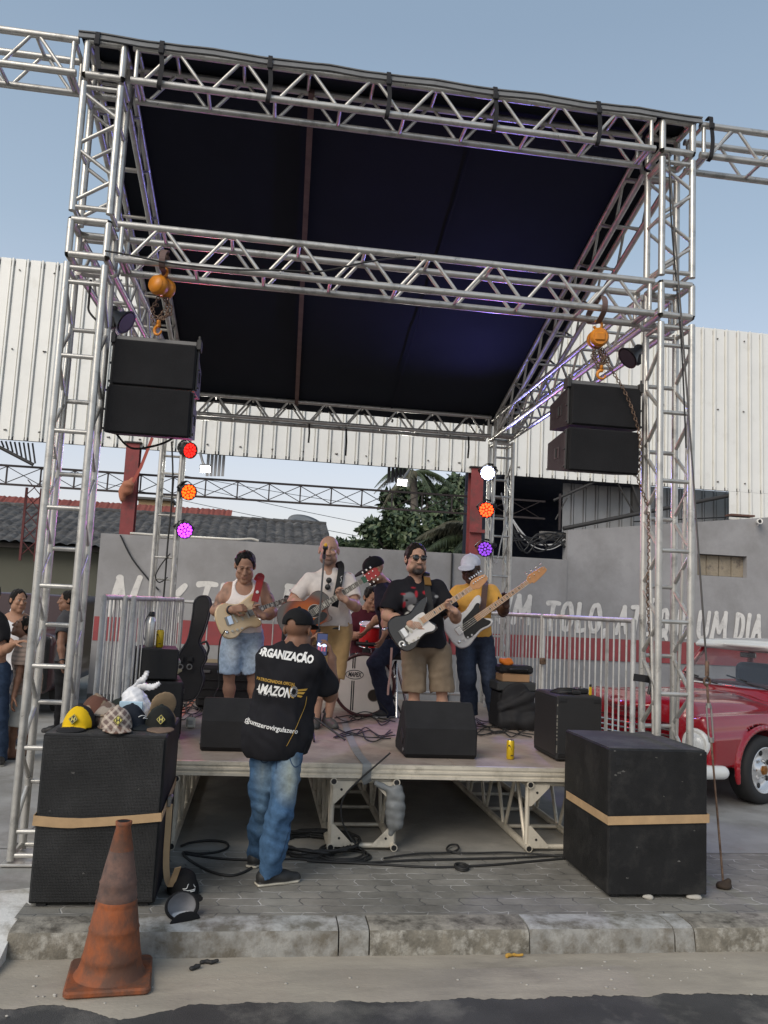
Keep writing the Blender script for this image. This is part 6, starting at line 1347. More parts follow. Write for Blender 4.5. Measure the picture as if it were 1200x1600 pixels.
    for k in range(n):
        if kind == 'acoustic': x = nutx+.04+.04*(k % 3); y = .03*(1 if k < 3 else -1); e = .06*(1 if k < 3 else -1)
        else: x = nutx+.035+(L-nutx-.055)*k/(n-1); y = .03; e = .072
        o = MB().tube(P(x, y*.8, .008), P(x, y*.8, .022), .005, 8).build('tuning_peg', CHROME, t); MB().box(P(x, e, .002), (.016, .022, .012) if kind != 'bass' else (.03, .02, .014), M, ch=.004).build('peg_button', CHROME, o)
    mb = MB(); ns = 6 if kind != 'bass' else 4
    for k in range(ns): y = (k/(ns-1)-.5); mb.tube(P(.125 if kind != 'acoustic' else .155, y*.055, .0175), P(nutx, y*.036, zf+.009), .0011 if kind != 'bass' else .0018, 5)
    mb.build('strings', mat('fret_wire', (0, 0, 0)), t)
    if strap:
        pts, wd, m, nv_ = strap; o = MB().ribbon(catmull(pts, 6), wd, .004, nv_).build('strap', m, t)
    return t, P, M
MAPLE = mat('maple', (.52, .26, .11), .4, var=.08, vscale=20); ROSEW = mat('rosewood', (.035, .022, .018), .5); PEARL = mat('pearl_inlay', (.55, .52, .46), .4)

# 2 guitarist in the white tank top
J = J_(7.7, head=(383, 884, -.07), neck=(382, 911, 0), sha=(351, 921, 0), shb=(417, 920, 0), pelvis=(379, 990, .02), ela=(337, 954, -.02), wra=(362, 953, -.26), elb=(425, 957, -.10), wrb=(413, 964, -.33),
       hipa=(364, 996, .02), hipb=(394, 996, .02), kna=(358, 1056, -.02), knb=(395, 1056, 0), ana=(358, 1110, .02), anb=(398, 1110, .05))
p = Person('guitarist in a white tank top and denim shorts playing a cream guitar', J, (.36, .20, .135), S=1.03, fat=1.1, wide=.98, head=(2, 22, 0), hs=1.12, arm=1.12)
p.hand('a', A3(.9, -.15, .25), A3(.1, 1, -.2), (.9, 1., 1.05, 1.1), .8, mirror=-1); p.hand('b', A3(-.75, -.1, .55), A3(.1, -.55, .45), (.7, .75, .8, .8), .5, mirror=-1)
ta, tb = p.J['sha'], p.J['ela']; tc, td = p.J['shb'], p.J['elb']
def tat(V):
    d = Field.dist('rc', (ta-A3(0, 0, .03), ta*.25+tb*.75, .075, .07), V); n = np.sin(V@A3(90, 30, 70))+np.sin(V@A3(-40, 80, 95)+1.3)+np.sin(V@A3(130, -60, 20)); w = np.clip(.5-d/.02, 0, 1)*np.clip(.55+n*.3, .15, .85)
    d2 = Field.dist('el', (tc*.6+td*.4+A3(.045, -.02, 0), A3(.035, .05, .06), np.eye(3)), V); return np.maximum(w*.8, np.clip(.5-d2/.02, 0, 1)*np.clip(.5+n*.35, .1, .9))
p.body(closed=True, tattoo=(tat, None, (.05, .05, .05), 0)); p.hair(.98)
pz = at(380, 988, Y=7.6)[2]; p.shirt((.80, .74, .71), pz, 0, .010, 'tank_top', seed=6, tank=True, loose=.006)
p.trousers((.33, .42, .54), .43, .05, .016, .014, 'denim_shorts', m=DENIM, seed=12, paints=[('el', (at(364, 1020, Y=7.55), A3(.05, .1, .09), np.eye(3)), (.52, .60, .68), .05), ('el', (at(398, 1025, Y=7.55), A3(.05, .1, .1), np.eye(3)), (.50, .58, .66), .05), ('rc', (at(381, 1000, Y=7.58), at(380, 1025, Y=7.6), .012, .006), (.10, .16, .27), .012)])
p.shoe('a', (-.1, -1), (.03, .03, .03)); p.shoe('b', (.15, -1), (.03, .03, .03))
mb = MB(); w_ = p.J['wra']; d = nrm(w_-p.J['ela']); mb.torus(w_-d*.02, .033, .009, d, 16, 8); mb.build('bracelet', mat('pale_glass', (0, 0, 0)), p.root)
REDS = mat('red_strap', (.28, .02, .022), .7)
guitar('electric_guitar', 'cream electric guitar on a red strap, held by the man in the tank top', 'guitar', at(340, 976, Y=7.42), at(478, 927, Y=7.70), (.12, -1, .12), 'strat', mat('cream_lacquer', (.66, .50, .30), .22, coat=.5), mat('cream_guard', (.60, .46, .28), .3), (MAPLE, ROSEW, PEARL, MAPLE),
       ([at(398, 940, Y=7.50), at(402, 925, Y=7.52), at(406, 908, Y=7.60), at(408, 901, Y=7.72), at(402, 905, Y=7.84), at(385, 950, Y=7.88)], .062, REDS, (0, -1, .15)))
MB().lathe([(.014, 0), (.001, .002)], at(402, 925, Y=7.505), (0, -1, 0), 14).build('strap_badge', WHT, bpy.data.objects[[o.name for o in bpy.data.objects if o.name.startswith('electric_guitar')][-1]])
q = [at(352, 985, Y=7.40), at(344, 1000, Y=7.38), at(341, 1030, Y=7.45), at(342, 1070, Y=7.5), at(336, 1085, Y=7.4), at(322, 1092, Y=7.2)]; q[-1][2] = .59; o = MB().path(catmull(q, 6), .0055, 6).build('guitar_lead', RUBBER, origin=q[0]); tag(o, 'black lead hanging from the cream guitar to the deck', 'cable')

# 3 the bald singer with the acoustic guitar
J = J_(7.5, head=(514, 860, -.03), neck=(515, 894, .02), sha=(477, 906, 0), shb=(551, 905, 0), pelvis=(519, 980, .03), ela=(457, 940, -.02), wra=(478, 947, -.28), elb=(556, 948, -.16), wrb=(541, 938, -.36),
       hipa=(505, 987, .03), hipb=(534, 987, .03), kna=(499, 1062, .0), knb=(522, 1064, .02), ana=(494, 1124, .08), anb=(513, 1122, .12))
p = Person('bald singer in a pale T-shirt and khaki shorts, playing a sunburst acoustic guitar', J, 'light', S=1.02, fat=1.05, wide=1.0, head=(-6, 2, 0), hs=1.1, arm=1.0)
p.hand('a', A3(.9, -.1, .12), A3(.1, 1, -.25), (.45, .5, .55, .6), .3, mirror=-1); p.hand('b', A3(-.7, -.1, .6), A3(.1, -.6, .4), (.75, .8, .8, .85), .5, mirror=-1)
p.body(beard=((.16, .10, .08), .02)); pz = at(520, 978, Y=7.4)[2]; p.shirt((.74, .67, .62), pz, .62, .012, seed=21, flare=.006)
KHA = (.43, .28, .13); p.trousers(KHA, .44, .10, .014, .010, 'khaki_shorts', seed=31)
mb = MB(); bz = at(520, 981, Y=7.36); b2 = [p.J['pelvis']+A3(.172*math.cos(a), .128*math.sin(a), bz[2]-p.J['pelvis'][2]+.005) for a in np.linspace(0, 2*math.pi, 33)]; mb.ribbon(b2, .036, .006, [(math.cos(a), math.sin(a), 0) for a in np.linspace(0, 2*math.pi, 33)]); mb.build('belt', BLACK, p.root)
MB().box(at(530, 981, Y=7.385), (.008, .01, .04)).build('buckle', CHROME, p.root)
for q in 'ab': p.shoe(q, (-.15 if q == 'a' else .3, -1), (.07, .07, .07), (.05, .05, .05), .03)
mb = MB(); g = at(513, 912, Y=7.34)
for s_ in (-1, 1): mb.lathe([(.001, .004), (.024, .003), (.026, 0), (.024, -.002), (.001, -.003)], g+A3(.004*s_, 0, .03*s_), (-.2, -1, 0), 16)
mb.tube(g+A3(0, 0, -.01), g+A3(0, 0, .01), .004, 6); mb.build('hung_sunglasses', BLACK, p.root)
AC = mat('sunburst_side', (.10, .022, .010), .2, coat=.6); TOPM = bpy.data.materials.new('sunburst_top'); TOPM.use_nodes = True; nt = TOPM.node_tree
STB = mat('black_strap', (.012, .012, .013), .7)
t, P, M = guitar('acoustic_guitar', 'sunburst acoustic guitar with a cutaway, held by the bald singer', 'guitar', at(441, 987, Y=7.20), at(592, 891, Y=7.12), (.05, -1, .10), 'acoustic', AC, BLACK, (mat('mahogany', (.14, .05, .025), .4), ROSEW, PEARL, mat('red_headstock', (.36, .03, .03), .35)),
       ([at(523, 948, Y=7.18), at(526, 930, Y=7.28), at(531, 905, Y=7.36), at(533, 886, Y=7.44), at(528, 884, Y=7.56), at(505, 925, Y=7.66)], .058, STB, (0, -1, .1)), TOPM)
L = nt.links; N = nt.nodes; b = N['Principled BSDF']; b.inputs['Roughness'].default_value = .22; tc = N.new('ShaderNodeTexCoord'); c0 = P(.25, 0, 0)-base_of(t)
vs = N.new('ShaderNodeVectorMath'); vs.operation = 'DISTANCE'; L.new(tc.outputs['Object'], vs.inputs[0]); vs.inputs[1].default_value = tuple(P(.24, 0, 0)-base_of(t)); cr = N.new('ShaderNodeValToRGB'); mr = N.new('ShaderNodeMapRange'); mr.inputs['From Max'].default_value = .26; L.new(vs.outputs['Value'], mr.inputs['Value']); L.new(mr.outputs[0], cr.inputs[0])
e = cr.color_ramp.elements; e[0].color = (.42, .14, .02, 1); e[1].color = (.10, .10, .105, 1); q = cr.color_ramp.elements.new(.42); q.color = (.40, .085, .012, 1); q = cr.color_ramp.elements.new(.62); q.color = (.20, .05, .025, 1); q = cr.color_ramp.elements.new(.78); q.color = (.13, .11, .10, 1); L.new(cr.outputs[0], b.inputs['Base Color'])
mb = MB(); a_ = at(533, 905, Y=7.345)
for k in range(5): mb.tube(a_+A3(.008-.012*(k % 2), -.004, .03-.02*k), a_+A3(-.008+.012*(k % 2), -.004, .015-.02*k), .003, 5)
mb.build('strap_scrawl', WHT, t)
MB().prism([(.0, -.03), (.04, -.028), (.04, .028), (0, .03)], .006, P(np.linalg.norm(at(592, 891, Y=7.12)-at(441, 987, Y=7.20))-.17, 0, .013), M).build('headstock_wrap', mat('green_paint', (.03, .10, .06), .5), t)

# 4 guitarist in the black T-shirt
J = J_(7.3, head=(650, 874, -.03), neck=(650, 906, .02), sha=(613, 918, 0), shb=(689, 917, 0), pelvis=(664, 1008, .03), ela=(604, 962, -.05), wra=(640, 975, -.31), elb=(712, 966, -.12), wrb=(712, 956, -.36),
       hipa=(646, 1016, .03), hipb=(686, 1016, .03), kna=(647, 1078, .02), knb=(690, 1078, .02), ana=(648, 1140, .06), anb=(694, 1140, .06))
p = Person('guitarist in a black printed T-shirt, khaki shorts and sunglasses', J, 'light', S=1.02, fat=1.25, wide=1.06, head=(6, -3, 0), hs=1.14, arm=1.08)
p.hand('a', A3(.95, -.1, -.05), A3(.05, 1, -.25), (.35, .4, .45, .5), .35, mirror=-1); p.hand('b', A3(-.75, -.1, .5), A3(.1, -.6, .5), (.7, .75, .8, .85), .4, mirror=-1)
p.body(beard=((.03, .022, .02), .012), jaw=1.12, eyes=False); p.hair(1.12)
c = at(655, 940, Y=7.1); RX = np.eye(3); el = lambda x, y, rx, rz, col, so=.006: ('el', (at(x, y, Y=7.12), A3(rx, .2, rz), RX), col, so)
GR = (.30, .30, .31); DG = (.13, .13, .14); RD = (.36, .025, .04)
pts = [el(642, 938, .060, .075, DG), el(676, 935, .05, .06, (.05, .05, .055)), el(640, 930, .05, .022, (.16, .17, .18)), el(637, 938, .012, .010, (.01, .01, .01), .004), el(645, 950, .035, .03, (.60, .60, .60)), el(650, 945, .02, .008, (.02, .02, .02), .004), el(640, 962, .028, .035, (.66, .66, .63)), el(634, 945, .012, .03, RD), el(668, 926, .036, .020, RD), el(652, 928, .012, .03, RD), el(672, 938, .03, .010, (.58, .59, .6)), el(664, 945, .012, .014, (.4, .4, .4), .004)]
for k in range(5): q = at(645+6*k, 922-2*(k % 2), Y=7.12); pts.append(('rc', (q, q+A3(.03, 0, .03-.012*k), .006, .003), (.55, .53, .53), .004))
for k, cc in enumerate(((.30, .03, .02), (.5, .32, .02), (.06, .25, .06))): q = at(667+3*k, 946-1*k, Y=7.12); pts.append(('rc', (q+A3(0, .0, .0), q+A3(.03, 0, -.05), .010, .008), cc, .004))
pts += [el(684, 932, .018, .012, (.5, .5, .5)), el(690, 950, .012, .022, (.45, .45, .45)), el(658, 960, .018, .012, RD), el(672, 962, .02, .01, (.5, .5, .5)), el(632, 928, .02, .007, RD), el(648, 918, .02, .006, RD)]
for a_, b_ in (((680, 940), (676, 950)), ((676, 951), (681, 947)), ((630, 960), (634, 968))): pts.append(('rc', (at(*a_, Y=7.12), at(*b_, Y=7.12), .007, .006), (.4, .4, .38), .004))
pts.insert(0, (lambda V: 0*V[:, 0], None, GR, 0))
pz = at(665, 1011, Y=7.2)[2]; p.shirt((.014, .014, .018), pz, .66, .016, seed=41, flare=.016, loose=.02, paints=pts)
p.trousers((.215, .165, .115), .47, .05, .018, .022, 'khaki_shorts', seed=51)
p.shoe('a', (-.2, -1)); p.shoe('b', (.2, -1))
t = thing('sunglasses', 'dark sunglasses on the guitarist in the black T-shirt', 'sunglasses', p.H(0, -.11, .005)); mb = MB(); H = p.H
for s_ in (-1, 1):
    nn = p.HM@A3(.18*s_, -1, 0); mb.lathe([(.001, .004), (.017, .003), (.025, .001), (.026, -.002), (.001, -.004)], H(.032*s_, -.106, .002), nn, 18, xdir=p.HM@A3(1, 0, 0), sx=1.08)
LENS = mat('dark_lens', (.008, .009, .010), .08, spec=.7); mb.build('lenses', LENS, t); mb = MB()
for s_ in (-1, 1): mb.tube(H(.055*s_, -.098, .012), H(.081*s_, .0, .008), .0028, 6)
mb.tube(H(-.012, -.110, .010), H(.012, -.110, .010), .003, 6); mb.tube(H(-.058, -.100, .017), H(-.012, -.110, .016), .004, 6); mb.tube(H(.058, -.100, .017), H(.012, -.110, .016), .004, 6); mb.build('frame', BLACK, t)
t, P, M = guitar('electric_guitar', 'black electric guitar with a white guard and maple neck, held by the man in sunglasses', 'guitar', at(614, 1000, Y=6.98), at(761, 902, Y=6.98), (.06, -1, .12), 'strat', mat('black_lacquer', (.012, .012, .014), .15, coat=.6), mat('white_guard', (.70, .68, .66), .3), (MAPLE, MAPLE, BLACK, MAPLE),
       ([at(674, 962, Y=7.0), at(672, 945, Y=7.06), at(668, 920, Y=7.12), at(667, 903, Y=7.22), at(664, 898, Y=7.36), at(640, 960, Y=7.5)], .055, STB, (0, -1, .1)))
o = MB().ribbon([at(669, 914, Y=7.13), at(667, 902, Y=7.215), at(666, 899, Y=7.28)], .058, .008, [(0, -1, .2), (0, -.8, .6), (0, -.3, 1)]).build('strap_pad', mat('tan_leather', (.20, .11, .03), .5), t)
mb = MB(); q = P(.045, -.07, .004); mb.torus(q, .022, .007, M[:, 2], 18, 6, 0, 4.4); mb.build('sticker', WHT, t)
q = [at(612, 1012, Y=6.98), at(611, 1030, Y=6.98), at(610, 1050, Y=7.0), at(607, 1072, Y=7.0), at(606, 1086, Y=7.0)]; o = MB().ribbon(catmull(q, 5), .018, .006, (0, -1, 0)).build('strap_tail', mat('pinkish_strap', (.22, .13, .12), .7), t)

# 5 the bass player
J = J_(8.1, head=(735, 888, -.06), neck=(743, 914, .02), sha=(709, 925, 0), shb=(773, 923, 0), pelvis=(741, 996, .03), ela=(696, 958, -.06), wra=(707, 970, -.27), elb=(786, 957, -.10), wrb=(791, 948, -.30),
       hipa=(727, 1002, .03), hipb=(756, 1002, .03), kna=(730, 1060, .0), knb=(766, 1062, .0), ana=(734, 1112, .05), anb=(777, 1122, -.02))
p = Person('bass player in a yellow T-shirt, dark jeans and white cap, looking down at his bass', J, 'dark', S=1.02, fat=1.05, wide=.98, head=(-30, 14, 0), hs=1.1, arm=1.02)
p.hand('a', A3(.45, -.05, -.85), A3(.3, .9, .1), (.35, .4, .45, .5), .3, mirror=-1); p.hand('b', A3(-.1, -.1, 1), A3(-.35, -.8, .0), (.6, .65, .7, .7), .5, mirror=-1)
p.body(lips=(.12, .05, .045)); pz = at(742, 994, Y=8.0)[2]; p.shirt((.70, .38, .085), pz, .6, .014, seed=61, flare=.010, collar=(.66, .40, .10)); p.cap((.56, .58, .66), (.52, .54, .62))
p.trousers((.030, .040, .065), 1., .05, .014, .016, 'jeans', m=DENIM, seed=71, paints=[('el', (at(735, 1030, Y=7.98), A3(.05, .08, .16), np.eye(3)), (.055, .075, .12), .05), ('el', (at(764, 1040, Y=7.98), A3(.04, .08, .2), np.eye(3)), (.06, .08, .125), .05)])
p.shoe('a', (-.1, -1), (.014, .014, .014), (.02, .02, .02), .06); p.shoe('b', (.35, -1), (.014, .014, .014), (.02, .02, .02), .06)
mb = MB(); H = p.H
for s_ in (-1, 1): mb.lathe([(.001, .003), (.022, .002), (.023, -.002), (.001, -.003)], H(.030*s_, -.104, .002), p.HM@A3(.15*s_, -1, 0), 16); mb.tube(H(.05*s_, -.096, .008), H(.08*s_, .0, .006), .0028, 6)
mb.tube(H(-.012, -.108, .008), H(.012, -.108, .008), .003, 6); o = mb.build('glasses', LENS, origin=H(0, -.1, 0)); tag(o, 'dark glasses on the bass player under his white cap', 'glasses')
t, P, M = guitar('bass_guitar', 'white bass guitar with a black guard and maple neck, held by the man in yellow', 'bass guitar', at(702, 996, Y=7.78), at(853, 889, Y=7.70), (.06, -1, .10), 'bass', mat('white_lacquer', (.72, .70, .68), .2, coat=.5), mat('black_guard', (.012, .012, .012), .25), (MAPLE, MAPLE, BLACK, MAPLE),
       ([at(752, 960, Y=7.78), at(755, 945, Y=7.84), at(757, 925, Y=7.92), at(758, 912, Y=8.02), at(755, 908, Y=8.16), at(735, 960, Y=8.3)], .060, mat('brown_leather', (.10, .055, .04), .6), (0, -1, .1)))

# 6 man in the dark shirt and black cap, half sitting beside the drum
J = J_(8.35, head=(584, 891, -.10), neck=(602, 912, .0), sha=(592, 922, -.14), shb=(618, 921, .16), pelvis=(614, 1002, .05), ela=(603, 965, -.22), wra=(602, 988, -.36), elb=(596, 962, .10), wrb=(577, 979, -.04),
       hipa=(612, 1008, -.08), hipb=(612, 1008, .10), kna=(587, 1036, -.22), knb=(592, 1040, .10), ana=(607, 1112, -.02), anb=(597, 1102, .30))
p = Person('man in a dark shirt and black cap half seated beside the drum', J, 'tan', S=1.0, fat=1.0, wide=.95, head=(-72, 26, 0), hs=1.08, arm=1.0)
p.hand('a', A3(-.35, -.1, -.9), A3(-.7, .5, .2), (.25, .3, .35, .4), .2, mirror=1); p.hand('b', A3(-.6, -.2, -.8), A3(-.5, .3, .3), (.3, .3, .35, .4), .3, mirror=1)
p.body(beard=((.04, .03, .03), .02)); pz = at(612, 1000, Y=8.2)[2]; p.shirt((.016, .015, .024), pz, .55, .015, seed=81); p.cap((.010, .010, .012), (.010, .010, .012))
p.trousers((.018, .022, .042), 1., .05, .014, .014, 'jeans', m=DENIM, seed=91); p.shoe('a', (-.8, -.5), (.025, .025, .028), (.5, .5, .5)); p.shoe('b', (-.9, -.3), (.05, .03, .05), (.45, .42, .45))
mb = MB(); w_ = p.J['wra']; d = nrm(w_-p.J['ela']); mb.torus(w_-d*.025, .032, .008, d, 16, 8); mb.lathe([(.019, 0), (.019, .010), (.001, .011)], w_-d*.025+A3(-.015, -.03, .01), (-.4, -.9, .2), 14); o = mb.build('wristwatch', CHROME, origin=w_); tag(o, 'steel watch on the wrist of the man in the dark shirt', 'watch')
c = p.J['pelvis']+A3(.05, .06, 0); t = thing('stool', 'black stool under the man in the dark shirt, behind the guitarist in sunglasses', 'stool', (c[0], c[1], .58)); MB().lathe([(.001, -.05), (.15, -.05), (.165, -.03), (.165, .0), (.15, .02), (.001, .025)], (c[0], c[1], c[2]-.13), n=24).build('seat', BLACK, t)
for k in range(3): a = 2.1*k+.5; MB().tube((c[0], c[1], c[2]-.2), (c[0]+.2*math.cos(a), c[1]+.2*math.sin(a), .59), .014, 8).build('leg', CHROME, t)

# 7 the drummer
J = J_(9.3, head=(581, 934, -.05), neck=(572, 953, 0), sha=(551, 964, 0), shb=(592, 964, .05), pelvis=(570, 1026, .05), ela=(545, 996, -.10), wra=(566, 990, -.32), elb=(600, 994, -.1), wrb=(588, 995, -.32), hipa=(562, 1030, 0), hipb=(580, 1030, 0), kna=(552, 1036, -.42), knb=(594, 1036, -.42), ana=(553, 1084, -.38), anb=(594, 1084, -.38))
p = Person('drummer in a maroon shirt seated behind the drum, half hidden', J, 'tan', S=1.0, fat=1.05, wide=1., head=(14, 16, 0), hs=1.06, step=.007)
p.hand('a', A3(.8, -.4, -.2), A3(0, -.2, -1), (.8, .9, .9, .9), .6, mirror=-1); p.hand('b', A3(-.7, -.5, -.2), A3(0, -.2, -1), (.8, .9, .9, .9), .6, mirror=1)
p.body(); p.hair(); pz = at(570, 1024, Y=9.2)[2]; p.shirt((.065, .012, .020), pz, .6, .014, seed=101); p.trousers((.02, .02, .025), 1., .05, .014, .01, 'trousers', m=DENIM, seed=111); p.shoe('a', (0, -1)); p.shoe('b', (0, -1))
c = p.J['pelvis']; t = thing('drum_stool', 'round black drum stool under the drummer', 'stool', (c[0], c[1], .58)); MB().lathe([(.001, -.06), (.15, -.06), (.16, 0), (.14, .02), (.001, .02)], (c[0], c[1], c[2]-.14), n=24).build('seat', BLACK, t); MB().tube((c[0], c[1], .62), (c[0], c[1], c[2]-.2), .02, 8).build('column', CHROME, t)
for k in range(3): a = 2.1*k; MB().tube((c[0], c[1], .72), (c[0]+.2*math.cos(a), c[1]+.2*math.sin(a), .59), .012, 8).build('leg', CHROME, t)

# 8-11 bystanders at the left edge
J = J_(9.6, head=(29, 938, -.03), neck=(26, 956, 0), sha=(8, 966, .02), shb=(45, 968, .03), pelvis=(24, 1040, .02), ela=(3, 998, -.05), wra=(24, 1006, -.20), elb=(52, 1000, 0), wrb=(50, 1032, -.1), hipa=(15, 1046, .02), hipb=(33, 1046, .02), kna=(14, 1106, 0), knb=(34, 1106, 0), ana=(13, 1158, .05), anb=(34, 1158, .05))
p = Person('dark-haired man in a white sleeveless top at the left edge', J, 'tan', S=1., head=(38, 2, 0), step=.007, floor=0., fat=1.05)
p.hand('a', A3(.9, -.2, .2), A3(0, .3, -1), (.5, .5, .5, .6), .3, mirror=1); p.hand('b', A3(0, -.1, -1), A3(-.8, .2, 0), (.4, .4, .5, .5), .3, mirror=1)
p.body(); p.hair(); sh_ = p.shirt((.70, .70, .72), at(24, 1046, Y=9.5)[2], 0, .012, 'sleeveless_top', seed=121, tank=True, loose=.01); p.trousers((.035, .045, .07), 1., .05, .014, .01, 'jeans', m=DENIM, seed=131); p.shoe('a', (.2, -1)); p.shoe('b', (.4, -1))
mb = MB(); c = at(24, 976, Y=9.4)
for k in range(12): a0, a1 = .52*k, .52*(k+1); mb.add([c+r*A3(math.cos(a), 0, math.sin(a)) for r, a in ((.03, a0), (.045, a0), (.045, a1), (.03, a1))], [(0, 1, 2, 3)])
drape_text(sh_, '', 0, c, np.eye(3), GRYP, mb=mb, parent=p.root, name='chest_print')
J = J_(8.9, head=(38, 979, -.02), neck=(42, 998, 0), sha=(37, 1008, -.15), shb=(52, 1006, .15), pelvis=(40, 1082, .0), ela=(31, 1048, -.20), wra=(22, 1086, -.26), elb=(56, 1048, .18), wrb=(50, 1084, .1), hipa=(37, 1087, -.07), hipb=(43, 1087, .08), kna=(22, 1133, -.10), knb=(40, 1137, .06), ana=(18, 1176, -.04), anb=(34, 1176, .14))
p = Person('boy in a beige T-shirt and pale shorts looking up, barefoot in flip-flops', J, 'brown', S=.88, head=(-70, -24, 0), hs=.93, step=.006, floor=0., arm=.85)
p.hand('a', A3(-.2, -.1, -1), A3(.7, .3, 0), (.4, .45, .5, .5), .3, mirror=1); p.hand('b', A3(-.2, 0, -1), A3(.2, -1, 0), (.4, .45, .5, .5), .3, mirror=1); p.foot('a', (-.9, -.35)); p.foot('b', (-.9, -.3))
p.body(); p.hair(.95); stripes = (lambda V: np.clip((np.sin(V[:, 2]*150)-.2)*3, 0, 1)*np.clip((1.22-V[:, 2])*30, 0, 1), None, (.30, .24, .20), 0)
p.shirt((.44, .33, .27), at(40, 1084, Y=8.8)[2], .7, .018, seed=141, flare=.015, loose=.01, paints=[stripes]); p.trousers((.46, .45, .41), .44, .05, .02, .03, 'pale_shorts', seed=151)
for q in 'ab':
    an = p.J['an'+q]; t_ = nrm(A3(-.9, -.32, 0)); c = A3(an[0], an[1], .010)+t_*.06; f_ = Field(.005); f_.box(c, (.24, .085, .016), np.stack([t_, np.cross(Z_, t_), Z_], 1), .008); f_.build('flip_flop', BLACK, p.root)
    mb = MB(); n_ = np.cross(Z_, t_); mb.path(catmull([c+n_*.038-t_*.02, c+n_*.02+Z_*.045+t_*.02, c+t_*.06+Z_*.02, c-n_*.02+Z_*.045+t_*.02, c-n_*.038-t_*.02], 5), .005, 6); mb.build('toe_strap', BLACK, p.root)
J = J_(8.6, head=(-14, 930, -.02), neck=(-16, 952, 0), sha=(-40, 966, 0), shb=(2, 968, .03), pelvis=(-14, 1050, 0), ela=(-44, 1010, 0), wra=(-30, 1050, -.1), elb=(4, 1018, -.08), wrb=(24, 1005, -.28), hipa=(-24, 1056, 0), hipb=(-3, 1056, 0), kna=(-24, 1125, 0), knb=(-1, 1122, 0), ana=(-25, 1185, .05), anb=(0, 1185, .05))
p = Person('person in a black top cut off by the left edge, forearm reaching right', J, 'tan', S=1., head=(20, 5, 0), step=.007, floor=0.)
p.hand('a', A3(0, -.1, -1), A3(.8, .2, 0), mirror=-1); p.hand('b', A3(.85, -.3, .3), A3(-.2, .2, -1), (.4, .45, .5, .6), .3, mirror=-1)
p.body(); p.hair(); p.shirt((.015, .015, .017), at(-14, 1012, Y=8.5)[2], .6, .02, seed=161, loose=.01); p.trousers((.03, .05, .09), 1., .16, .016, .01, 'jeans', m=DENIM, seed=171); p.shoe('a', (0, -1)); p.shoe('b', (.3, -1))
J = J_(10.6, head=(106, 938, 0), neck=(106, 957, .0), sha=(98, 968, -.12), shb=(112, 968, .14), pelvis=(104, 1040, 0), ela=(95, 1004, -.18), wra=(97, 1032, -.28), elb=(116, 1004, .16), wrb=(112, 1038, .1), hipa=(100, 1045, -.06), hipb=(106, 1045, .08), kna=(97, 1098, -.06), knb=(104, 1098, .08), ana=(93, 1138, -.02), anb=(101, 1138, .14))
p = Person('person in black trousers with a bracelet, standing behind the left front tower', J, 'brown', S=1., head=(-80, 0, 0), step=.007, floor=0.)
p.hand('a', A3(0, -.1, -1), A3(.8, .2, 0), mirror=1); p.hand('b', A3(0, -.1, -1), A3(.8, .2, 0), mirror=1)
p.body(); p.hair(); p.shirt((.05, .05, .055), at(104, 1034, Y=10.5)[2], .5, .016, seed=181); p.trousers((.012, .012, .014), 1., .05, .014, .006, 'trousers', seed=191); p.shoe('a', (-1, -.2), (.012, .012, .013), (.012, .012, .013)); p.shoe('b', (-1, -.2), (.012, .012, .013), (.012, .012, .013))
w_ = p.J['wra']; MB().torus(w_, .032, .009, nrm(w_-p.J['ela']), 16, 8).build('bracelet', mat('pale_glass', (0, 0, 0)), p.root)

# ================================================================== drum, microphone, things on the deck
c = at(569, 1067, Y=8.35); c[2] = .585+.305; f = nrm([-.16, -1, .04]); u = nrm(np.cross(Z_, f))*1.; u = nrm(np.cross(Z_, f)); w = np.cross(f, u); Md = np.stack([u, w, f], 1)
t = thing('bass_drum', 'bass drum with a pale front head, a dark port hole and an oval badge', 'drum', (c[0], c[1], .58)); rD = .300
SHELL = mat('wine_drum_shell', (.10, .015, .02), .3, coat=.3); HEADM = mat('drum_head', (.72, .67, .61), .5, var=.06, vscale=5)
MB().lathe([(rD-.012, -.40), (rD-.012, -.02)], c, f, 48).build('shell', SHELL, t); MB().lathe([(rD-.004, -.005), (rD-.03, .003), (.001, .003)], c, f, 48).build('front_head', HEADM, t)
for h in (-.004, -.38):
    MB().path([c+f*h+rD*(math.cos(a)*u+math.sin(a)*w) for a in np.linspace(0, 2*math.pi, 49)[:-1]], .016, 8, closed=True).build('hoop', mat('hoop_wine', (.06, .012, .014), .35), t)
for k in range(8): a = 2*math.pi*k/8+.3; q = c+(rD+.012)*(math.cos(a)*u+math.sin(a)*w); MB().box(q-f*.07, (.03, .03, .06), Md, ch=.006).build('lug', CHROME, t); MB().tube(q-f*.1, q+f*.02, .005, 6).build('tension_rod', CHROME, t)
sg = 1 if u[0] > 0 else -1
px_ = lambda x, y, h=.0045: c+u*x*sg+w*y+f*h
MB().lathe([(.056, .0040), (.001, .0042)], px_(.10, -.10, 0), f, 28).build('port_hole', mat('port_dark', (.03, .022, .016), .8), t)
mb = MB(); mb.path([px_(.10, -.10, .005)+.057*(math.cos(a)*u+math.sin(a)*w) for a in np.linspace(0, 2*math.pi, 33)[:-1]], .004, 6, closed=True); mb.build('port_ring', mat('port_ring', (.16, .13, .10), .5), t)
for dx in (-.122, -.102):
    mb = MB()
    for y0_, y1_ in ((.27, .155), (.035, -.255)): mb.add([px_(dx+x, y) for x, y in ((-.006, y0_), (.006, y0_), (.006, y1_), (-.006, y1_))], [(0, 1, 2, 3)])
    mb.build('printed_stripe', BLACK, t)
mb = MB(); mb.path([px_(-.10+.088*math.cos(a), .095+.043*math.sin(a)) for a in np.linspace(0, 2*math.pi, 41)[:-1]], .0035, 5, closed=True); mb.build('badge_ring', BLACK, t)
